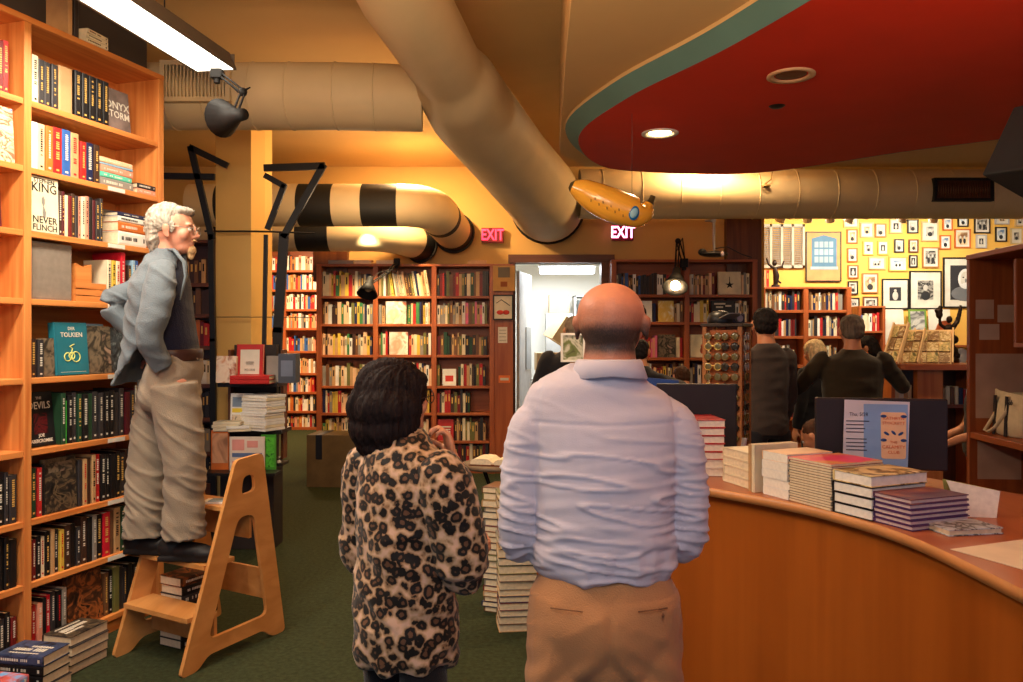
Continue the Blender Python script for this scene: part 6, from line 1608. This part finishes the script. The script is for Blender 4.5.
# ---------------------------------------------------------------- white-haired man on the stool
def man_stool():
    base=SO+sd*.18+sw*.31; bz=.4905
    t=thing('person',(base.x,base.y,bz),0,'white-haired man with glasses in a pale blue-grey jacket standing on the step stool','person')
    Yc=base.y
    def w(px,py,dy=0): 
        v=W(px,py,Yc+dy); return Vector((v.x-base.x,dy,v.z-bz))
    Y1=Vector((0,1,0))
    m=MB(); s=1.13
    T=Matrix.Translation(w(173.5,230))@rotz(R(-84))@Matrix.Rotation(R(-3),4,'X')
    head_geo(m,T,s=s,nose=1.0,neck=w(166,264),neck_r=.060)
    hip=w(168,368); chest=w(165,290)
    loft(m,[w(166,262),w(163,280),w(166,310),w(172,345),w(170,375)],[(.08,.09),(.17,.10),(.16,.115),(.15,.11),(.15,.11)],Y1)
    # near (right) arm: hand into the hip pocket; far arm: elbow pushed back
    na=[w(163,275,-.17),w(156,306,-.235),w(150,338,-.25),w(155,350,-.18),w(160,360,-.10)]
    fa=[w(160,276,.15),w(136,290,.13),w(111,303,.08),w(130,330,.12),w(150,352,.14)]
    loft(m,na,[.05,.046,.040,.036,.028],(1,0,0)); loft(m,fa,[.05,.046,.040,.036,.028],(0,0,1))
    hand_geo(m,na[-1],(.15,.25,-.95),(.2,.95,.1),curl=.35,side=-1); hand_geo(m,fa[-1],(.55,-.3,-.75),(.2,-.95,.1),curl=.35,side=1)
    nl=[w(172,380,-.08),w(184,455,-.07),w(187,540,-.06)]; fl=[w(165,380,.08),w(152,455,.07),w(146,536,.06)]
    loft(m,nl,[.085,.060,.040],X3); loft(m,fl,[.085,.060,.040],X3)
    sk=skin('skin_old',(214,150,124)); b=remesh('body',m,[sk],t,.006,3)
    eyes(T,b,s,glasses=M('spectacle_silver',(150,140,126),.3,metal=.8))
    # hair, moustache and goatee
    m=MB()
    def e(c,r): m.ell((0,0,0),(1,1,1),22,14,0,T=T@Matrix.Translation(Vector(c)*s)@Matrix.Diagonal((r[0]*s,r[1]*s,r[2]*s,1)))
    e((0,-.030,.048),(.082,.092,.075)); e((0,-.062,.01),(.080,.062,.075)); e((0,-.070,-.05),(.074,.042,.055)); e((0,-.066,-.085),(.060,.034,.035)); e((0,.035,.085),(.058,.052,.022))
    for k in(-1,1): e((k*.074,-.030,.028),(.018,.042,.042)); e((k*.077,.016,.005),(.008,.012,.03))
    def hf(c,n):
        q=T.inverted()@Vector(c); a_=math.atan2(q.z,q.y)
        return .006*noise.noise(Vector((q.x*40,a_*4,q.z*8)))+.005*noise.noise(Vector((q.x*90,a_*7,q.z*20)))
    remesh('hair',m,[hmat('hair_white',(158,150,138))],t,.005,2,disp=hf)
    m=MB()
    def e2(c,r): m.ell((0,0,0),(1,1,1),16,10,0,T=T@Matrix.Translation(Vector(c)*s)@Matrix.Diagonal((r[0]*s,r[1]*s,r[2]*s,1)))
    e2((0,.084,-.088),(.026,.020,.024)); e2((0,.082,-.110),(.018,.015,.022)); e2((0,.096,-.044),(.026,.009,.007)); 
    remesh('beard',m,[hmat('beard_sandy',(196,160,116))],t,.0045,2,disp=lambda c,n:.003*noise.noise(Vector(c)*90))
    # navy sweater
    m=MB(); loft(m,[w(170,256),w(169,264),w(168,285),w(172,320),w(177,346),w(177,356)],[(.062,.062),(.10,.080),(.160,.100),(.160,.100),(.155,.100),(.150,.100)],Y1,n=24)
    remesh('sweater',m,[fabric('sweater_navy',(30,32,54),.08,scale=160,bs=.5)],t,.008,3,disp=folds(.003,4,10,2))
    m=MB(); loft(m,[w(177,350),w(177.2,354),w(177.4,361)],[(.158,.118),(.161,.121),(.158,.118)],Y1,n=30); bl=m.build('belt',M('belt_brown',(64,38,32),.4),parent=t)
    MB().box(w(193.5,356)+Vector((.006,0,0)),(.012,.05,.04)).build('belt_buckle',steel,parent=bl)
    # jacket: open, pushed back by the arms
    jk=fabric('jacket_blue_grey',(104,114,122),.14,scale=170,bs=.5)
    m=MB()
    C0=[(w(168,251),.080,.078),(w(166,258),.110,.090),(w(163,268),.165,.108),(w(160,285),.205,.122),(w(157,308),.205,.125),(w(153,332),.195,.118),(w(147,355),.185,.098),(w(137,374),.170,.075),(w(131,384),.158,.06)]
    V=[];F=[];n=44
    for j,(c,ry_,rx_) in enumerate(C0):
        for k in range(n+1):
            open_=R((24,24,26,32,42,60,84,104,112)[j]); th=open_+(2*math.pi-2*open_)*k/n
            V.append(c+Vector((rx_*math.cos(th),ry_*math.sin(th),0)))
    for j in range(len(C0)-1):
        for k in range(n): F.append((j*(n+1)+k,j*(n+1)+k+1,(j+1)*(n+1)+k+1,(j+1)*(n+1)+k))
    # thick shell: duplicate inwards
    N0=len(V); th_=.007
    inner_=[]
    for j,(c,ry_,rx_) in enumerate(C0):
        for k in range(n+1):
            v=V[j*(n+1)+k]; d=(v-c); d.z=0; inner_.append(v-d.normalized()*.014)
    V2=V+inner_; F2=list(F)+[tuple(N0+i for i in reversed(f)) for f in F]
    def rim(a,b): F2.append((a,b,N0+b,N0+a))
    for k in range(n): rim(k+1,k); rim((len(C0)-1)*(n+1)+k,(len(C0)-1)*(n+1)+k+1)
    for j in range(len(C0)-1): rim(j*(n+1),(j+1)*(n+1)); rim((j+1)*(n+1)+n,j*(n+1)+n)
    m.add(V2,F2,0,True)
    loft(m,[w(163,271,-.13),w(161,279,-.185),w(156,306,-.235),w(150,336,-.245),w(156,354,-.205),w(163,368,-.175)],[(.060,.065),(.072,.072),(.068,.066),(.064,.062),(.054,.054),(.046,.046)],(1,0,0),n=20)
    loft(m,[w(160,271,.12),w(154,280,.16),w(136,290,.14),w(111,303,.08),w(129,328,.12),w(143,346,.15)],[(.060,.065),(.070,.072),(.066,.066),(.060,.060),(.054,.054),(.046,.046)],(0,0,1),n=20)
    def jf(c,n_):
        x,y,z=c; q=noise.noise(Vector((x*6+2,y*3,z*11+x*9))); 
        return .010*(max(0,1-abs(q)*3.4)-.3)+.004*noise.noise(Vector((x*14,y*10,z*18)))
    jo=remesh('jacket',m,[jk],t,.0062,3,disp=jf)
    # lapel / collar roll
    m=MB(); P_=[w(180,300,-.115),w(186,276,-.105),w(184,262,-.085),w(174,250,-.088),w(160,250,-.05),w(157,250,0),w(160,250,.05),w(174,250,.088),w(184,262,.085),w(186,276,.105),w(180,300,.115)]
    m.tube(P_,[.004,.014,.016,.014,.014,.014,.014,.014,.016,.014,.004],10,ry=.6); m.build('collar',jk,parent=jo)
    # trousers
    tr=fabric('trousers_khaki_grey',(150,136,118),.08,scale=200,bs=.4)
    m=MB()
    loft(m,[w(177,355),w(176,366),w(172,382),w(169,400),w(168,410)],[(.158,.116),(.168,.124),(.180,.138),(.175,.140),(.15,.12)],Y1,n=28)
    m.ell(w(158,392,-.07),(.09,.085,.10),18,12); m.ell(w(156,392,.07),(.09,.085,.10),18,12)
    loft(m,[w(173,385,-.08),w(180,430,-.08),w(185,465,-.07),w(184,500,-.06),w(184,528,-.06),w(184,537,-.06)],[(.120,.125),(.112,.110),(.098,.10),(.098,.094),(.104,.095),(.106,.096)],X3,n=24)
    loft(m,[w(164,385,.08),w(154,430,.075),w(148,465,.065),w(146,500,.06),w(144,528,.06),w(144,536,.06)],[(.125,.12),(.112,.110),(.100,.10),(.098,.094),(.100,.095),(.100,.096)],X3,n=24)
    def tf(c,n_):
        x,y,z=c; q=noise.noise(Vector((x*4+2,y*3,z*15+x*11))); low=1.5 if z<.45 else 1
        return .0075*low*(max(0,1-abs(q)*3.2)-.3)+.005*noise.noise(Vector((x*12,y*10,z*14)))
    remesh('trousers',m,[tr],t,.007,3,disp=tf)
    sm=M('shoe_black_suede',(24,21,22),.6)
    p=w(187,550,-.06); shoe(t,(p.x-.02,-.065,.002),R(-92),sm,1.12); p=w(147,545,.06); shoe(t,(p.x-.0,.065,.002),R(-95),sm,1.12)
man_stool()

# ---------------------------------------------------------------- people farther back
def figure(loc,yaw,H,label,top,bottom,hair,skn=SKD,J=None,vox=.011,hairlen=0,sit=False,face=True,sleeves=True,shoes=True,hood=None,girth=1.0,glasses=None,lower=True,bald=False,hcurl=.5,nohand=()):
    t=thing('person',loc,yaw,label,'person'); k_=H/1.75
    j=dict(pelvis=(0,0,.93),chest=(0,0,1.25),neck=(0,-.01,1.47),head=(0,.02,1.62),hr=(0,0,0),
      rs=(.18,0,1.40),re=(.23,0,1.12),rw=(.22,.08,.88),ls=(-.18,0,1.40),le=(-.23,0,1.12),lw=(-.22,.08,.88),
      rk=(.10,.02,.50),ra=(.11,0,.08),lk=(-.10,.02,.50),la=(-.11,0,.08))
    if sit: j.update(pelvis=(0,0,.50),chest=(0,.02,.80),neck=(0,.02,1.02),head=(0,.05,1.17),rs=(.18,.02,.96),ls=(-.18,.02,.96),re=(.22,.08,.70),rw=(.12,.28,.66),le=(-.22,.08,.70),lw=(-.12,.28,.66),rk=(.11,.42,.50),ra=(.12,.44,.08),lk=(-.11,.42,.50),la=(-.12,.44,.08))
    if J: j.update(J)
    g=lambda n: Vector(j[n])*k_
    T=Matrix.Translation(g('head'))@rotz(j['hr'][2])@Matrix.Rotation(j['hr'][0],4,'X')@Matrix.Rotation(j['hr'][1],4,'Y')
    m=MB(); head_geo(m,T,s=k_,neck=g('neck'),neck_r=.056,face=face)
    sp_=[g('neck'),g('neck').lerp(g('chest'),.35),g('chest'),g('pelvis').lerp(g('chest'),.4),g('pelvis')]
    gi=girth
    loft(m,sp_,[(.09,.07),(.15*gi,.09*gi),(.15*gi,.105*gi),(.13*gi,.10*gi),(.14*gi,.10*gi)],X3)
    for s_ in 'rl':
        a,b,c=g(s_+'s'),g(s_+'e'),g(s_+'w'); loft(m,[a,(a+b)/2,b,(b+c)/2,c],[.045,.040,.034,.030,.023],(0,1,.3))
        if s_ not in nohand:
            f=(c-b).normalized(); pv=Vector((-1 if s_=='r' else 1,0,-.4)); hand_geo(m,c,f,pv if abs(f.dot(pv.normalized()))<.9 else (0,0,-1),curl=hcurl,side=1 if s_=='l' else -1)
        if lower:
            h=g('pelvis')+Vector((.09 if s_=='r' else -.09,0,-.03)); kk,aa=g(s_+'k'),g(s_+'a'); loft(m,[h,kk,aa],[.08,.052,.037],X3)
    bd_=remesh('body',m,[skn],t,vox*.75,2)
    if face: eyes(T,bd_,k_,glasses=glasses)
    m=MB()
    loft(m,[g('neck')+Vector((0,0,.02)),g('neck')-Vector((0,0,.015)),g('neck').lerp(g('chest'),.3),g('neck').lerp(g('chest'),.7),g('chest'),g('pelvis').lerp(g('chest'),.4),g('pelvis').lerp(g('chest'),.0),g('pelvis').lerp(g('chest'),-.2)],[(.07,.065),(.11,.085),(.18*gi,.105*gi),(.192*gi,.12*gi),(.188*gi,.13*gi),(.178*gi,.13*gi),(.19*gi,.14*gi),(.185*gi,.135*gi)],X3,n=22)
    for s_ in 'rl':
        a,b,c=g(s_+'s'),g(s_+'e'),g(s_+'w')
        if sleeves: loft(m,[a*.85+g('neck')*.15,a,(a+b)/2,b,(b+c)/2,b.lerp(c,.95)],[(.05,.055),(.068,.07),(.062,.062),(.054,.054),(.048,.048),(.040,.040)],(0,1,.3),n=16)
        else: loft(m,[a*.85+g('neck')*.15,a,a.lerp(b,.35),a.lerp(b,.6)],[(.05,.055),(.068,.07),(.062,.062),(.056,.056)],(0,1,.3),n=16)
    remesh('jacket',m,[top],t,vox,3,disp=folds(.005*k_,5,12,len(label)))
    if lower:
        m=MB(); P_=g('pelvis'); loft(m,[P_+Vector((0,0,.06)),P_,P_-Vector((0,0,.09))],[(.16*gi,.12*gi),(.175*gi,.135*gi),(.15*gi,.12*gi)],X3)
        for s_ in 'rl':
            h=g('pelvis')+Vector((.09 if s_=='r' else -.09,0,-.03)); kk,aa=g(s_+'k'),g(s_+'a'); loft(m,[h,(h+kk)/2,kk,(kk+aa)/2,aa],[(.095,.10),(.088,.09),(.072,.075),(.066,.07),(.062,.07)],X3,n=16)
        remesh('trousers',m,[bottom],t,vox,3,disp=folds(.004,5,10,3))
        for s_ in 'rl': q=g(s_+'a'); shoe(t,(q.x,q.y+.03,max(0,q.z-.08)),0,M('shoe_black',(22,20,22),.35),.95)
    if hair is not None:
        m=MB()
        def e(c,r): m.ell((0,0,0),(1,1,1),18,12,0,T=T@Matrix.Translation(Vector(c)*k_)@Matrix.Diagonal((r[0]*k_,r[1]*k_,r[2]*k_,1)))
        th_=hairlen
        if bald: e((0,-.045,-.005),(.077,.068,.055))
        else:
            e((0,-.022,.038),(.083+th_*.1,.092+th_*.1,.074+th_*.1)); e((0,-.036,.012),(.083+th_*.1,.084+th_*.1,.062)); e((0,-.046,-.018),(.077+th_*.15,.068+th_*.2,.060)); 
            if th_: e((0,-.05,-.05-.05*th_*4),(.085+th_*.1,.06+th_*.1,.06+.3*th_))
        remesh('hair',m,[hair],t,.007,2,disp=lambda c,n:.005*noise.noise(Vector(c)*45))
    return t
black_c=fabric('cloth_near_black',(26,24,28)); suit=fabric('suit_grey_brown',(64,54,50),.08); olive_c=fabric('jacket_dark_olive',(48,38,24)); dk_tr=fabric('trousers_dark',(34,32,38)); redtr=fabric('trousers_dark_red',(128,28,30))
hbk=hmat('hair_black',(26,20,20)); hgy=hmat('hair_grey',(112,98,84)); hbl=hmat('hair_blond_white',(222,196,150)); hbr=hmat('hair_brown',(70,44,30)); hlg=hmat('hair_pale_grey',(190,184,176))
# man in the suit
figure((1.83,5.75,0),R(12),1.85,'dark-haired man in a grey-brown suit jacket seen from behind beside the eyewear tower',suit,dk_tr,hbk,J=dict(rs=(.155,0,1.39),ls=(-.155,0,1.39),re=(.19,.02,1.12),rw=(.18,.10,.90),le=(-.17,.05,1.12),lw=(-.10,.22,1.0),hr=(0,0,R(-18))),girth=.9,vox=.010)
x=(852-511.5)/800*5.85
figure((x,5.85,0),R(-6),1.80,'man with cropped grey-brown hair in a dark olive jacket, arms spread, before the photo wall',olive_c,dk_tr,hgy,J=dict(pelvis=(0,-.02,.93),rs=(.21,0,1.40),ls=(-.21,0,1.40),re=(.36,.05,1.22),rw=(.40,.26,1.26),le=(-.36,.05,1.20),lw=(-.40,.26,1.14),hr=(R(-6),0,0)),vox=.011,girth=1.15)
figure(((821-511.5)/800*7.0,7.0,0),R(20),1.62,'person with pale blond hair in a dark coat bending beside the suited man',black_c,dk_tr,hbl,J=dict(head=(0,.10,1.60),neck=(0,.03,1.45),hr=(R(-20),0,0)),hairlen=.12)
figure(((884-511.5)/800*7.55,7.55,0),R(60),1.66,'dark-haired person in a black jacket leaning toward the postcard racks',black_c,dk_tr,hbk,J=dict(head=(0,.16,1.60),neck=(0,.08,1.46),chest=(0,.02,1.25),hr=(R(-25),0,0),rw=(.15,.35,1.2),lw=(-.15,.35,1.2),re=(.22,.12,1.18),le=(-.22,.12,1.18)),hairlen=.06)
# seated in red trousers
t=thing('bench',(2.02,4.95,0),R(-20),'low dark bench under the person in red trousers','bench')
MB().box((0,0,.27),(.6,.36,.04)).build('seat',M('bench_dark',(44,30,24),.5),parent=t,bevel=.005)
for a in(-.26,.26):
    for b in(-.14,.14): MB().box((a,b,.125),(.03,.03,.249)).build('leg',M('bench_dark'),parent=t)
figure((2.02,4.98,.02),R(50),1.60,'seated person in dark red trousers and black coat bent forward below the blond person',black_c,redtr,hbr,sit=True,J=dict(head=(0,.14,1.06),neck=(0,.10,.94),chest=(0,.06,.75),hr=(R(-35),0,0),rs=(.17,.06,.88),ls=(-.17,.06,.88)))
# woman-height person in the stockroom doorway
figure(((572-511.5)/800*6.1,6.1,0),R(8),1.80,'grey-haired person in black seen from behind in front of the stockroom doorway',black_c,dk_tr,hgy,J=dict(pelvis=(-.02,0,.93),head=(.03,.03,1.62),le=(-.27,.03,1.14),lw=(-.24,.18,.98)),girth=1.1)
# reaching arm person hidden behind the bald head
figure(((640-511.5)/800*6.6,6.6,0),R(-25),1.62,'person in a black jacket reaching out one hand over the books beyond the bald man',black_c,dk_tr,hbk,J=dict(rs=(.17,0,1.36),re=(.26,.18,1.32),rw=(.30,.38,1.30),lw=(-.16,.20,1.0)),hcurl=.35)
figure(((688-511.5)/800*6.9,7.1,0),R(10),1.52,'short brown-haired person whose head just shows above the blue folder',fabric('coat_brown',(70,50,40)),dk_tr,hbr,J=dict(head=(0,.05,1.45),neck=(0,.0,1.30),chest=(0,0,1.12),rs=(.17,0,1.25),ls=(-.17,0,1.25),re=(.2,.05,1.0),le=(-.2,.05,1.0),rw=(.1,.25,.95),lw=(-.1,.25,.95),hr=(R(-20),0,0)))
# ruddy bald man facing the room
figure(((943-511.5)/800*8.8,8.8,0),R(165),1.78,'ruddy bald man facing the room behind the postcard racks',fabric('shirt_pale_grey',(190,190,196)),dk_tr,hlg,skn=skin('skin_ruddy',(212,110,76)),J=dict(head=(0,.07,1.66),hr=(R(-24),0,0)),bald=True)
# bare arm person beside the cubby
figure(((985-511.5)/800*5.7,5.7,0),R(70),1.58,'person in a black top with a bare forearm, mostly hidden behind the cubby',black_c,dk_tr,hbr,J=dict(le=(-.24,.10,1.06),lw=(-.15,.34,.93),re=(.22,.1,1.06),rw=(.12,.34,.93)),sleeves=False,hairlen=.1)
# bronze statue figure on its base
ts=[o for o in COL.objects if o.name.startswith('statue')][0]
m=MB(); s_=.27
loft(m,[(0,0,.05),(0.01,0,.16),(.0,0,.27),(0,0,.33)],[(.045,.03),(.035,.03),(.045,.03),(.02,.02)],X3,n=14)
m.ell((0,-.005,.375),(.026,.028,.032),12,10)
m.tube([(.03,0,.30),(.075,0,.36),(.10,0,.46),(.105,0,.50)],[.024,.020,.016,.011],10)
m.tube([(-.03,0,.30),(-.075,0,.33),(-.085,0,.42)],[.018,.014,.011],10); m.ell((-.09,0,.45),(.035,.025,.03),12,8); m.ell((-.075,.0,.48),(.02,.02,.02),8,6)
m.tube([(-.02,0,.12),(-.07,.01,.08),(-.09,0,.05)],[.02,.016,.01],8); m.tube([(.02,0,.14),(.07,.01,.12),(.05,0,.05)],[.02,.016,.012],8)
m.ell((0,0,.30),(.05,.03,.03),12,8); m.ell((.035,0,.20),(.05,.04,.04),10,8); m.ell((-.03,0,.16),(.05,.04,.05),10,8); m.ell((.02,0,.10),(.06,.05,.05),10,8); m.ell((-.085,0,.42),(.03,.03,.04),10,8); m.ell((.05,0,.06),(.05,.04,.03),10,8)
remesh('figure',m,[brz],ts,.006,2,disp=lambda c,n:.003*noise.noise(Vector(c)*60))

# small picture on a post in front of the grey-haired person
PY=5.55; t=thing('picture_stand',((573-511.5)/800*PY,PY,0),0,'small white-framed picture on a wooden post in front of the grey-haired person in black','display stand')
zt=EYE-(333-338)*PY/800; zb=EYE-(362-338)*PY/800
MB().box((0,.03,zb/2+.03),(.035,.03,zb)).build('post',twr,parent=t)
MB().b2(-.15,.15,-.12,.15,0,.03).build('base',twd,parent=t,bevel=.004)
m=MB(); m.b2(-.085,.085,-.01,.012,zb,zb+.016).b2(-.085,.085,-.01,.012,zt-.016,zt).b2(-.085,-.069,-.01,.012,zb+.016,zt-.016).b2(.069,.085,-.01,.012,zb+.016,zt-.016); m.build('frame',pf['w'],parent=t)
MB().b2(-.069,.069,-.002,.010,zb+.016,zt-.016).build('picture_sheet',art('picture_green_scene',[(70,80,40),(200,196,176),(110,120,70),(60,50,40)],9,1),parent=t)
finish_stuff()
# ================================================================ room lights
area('back_shelf_light',(-1.1,8.6,3.5),.25,70,WARM,(R(18),0,0))
area('passage_light',(-3.6,12.4,3.4),.8,160,WARM2)
area('stockroom_light',(.6,11.3,2.6),1.0,70,(.92,.97,1))
area('ceiling_lamp_over_aisle',(-.9,6.6,3.6),.3,38,WARM)
area('duct_downlight',(2.55,8.2,3.68),.15,22,WARM2,(R(-35),0,0))
area('counter_lamp',(1.6,1.2,3.2),.5,60,WARM2)
area('photo_wall_light',(5.2,10.6,3.4),3.0,85,(1,.90,.70),(R(40),0,0),sy=.3)
area('front_lamp',(.2,-.8,3.4),1.2,60,(1,.9,.8),(R(30),0,0))

area('bounce_fill',(-.6,1.2,2.55),1.2,85,WARM2,(R(180-25),0,0))  # added unseen fills, standing in for light bounced up onto the ceiling
area('bounce_fill',(-1.4,7.4,2.6),.6,14,WARM2,(R(180),0,0))
area('bounce_fill',(1.9,1.4,1.9),.8,22,WARM2,(R(180),0,0))
area('back_shelf_light',(2.05,8.45,3.6),.25,38,WARM,(R(15),0,0))  # added without a fixture to brighten the bookcase beside the doorway
area('display_light',(3.6,5.9,2.8),.3,16,WARM2)
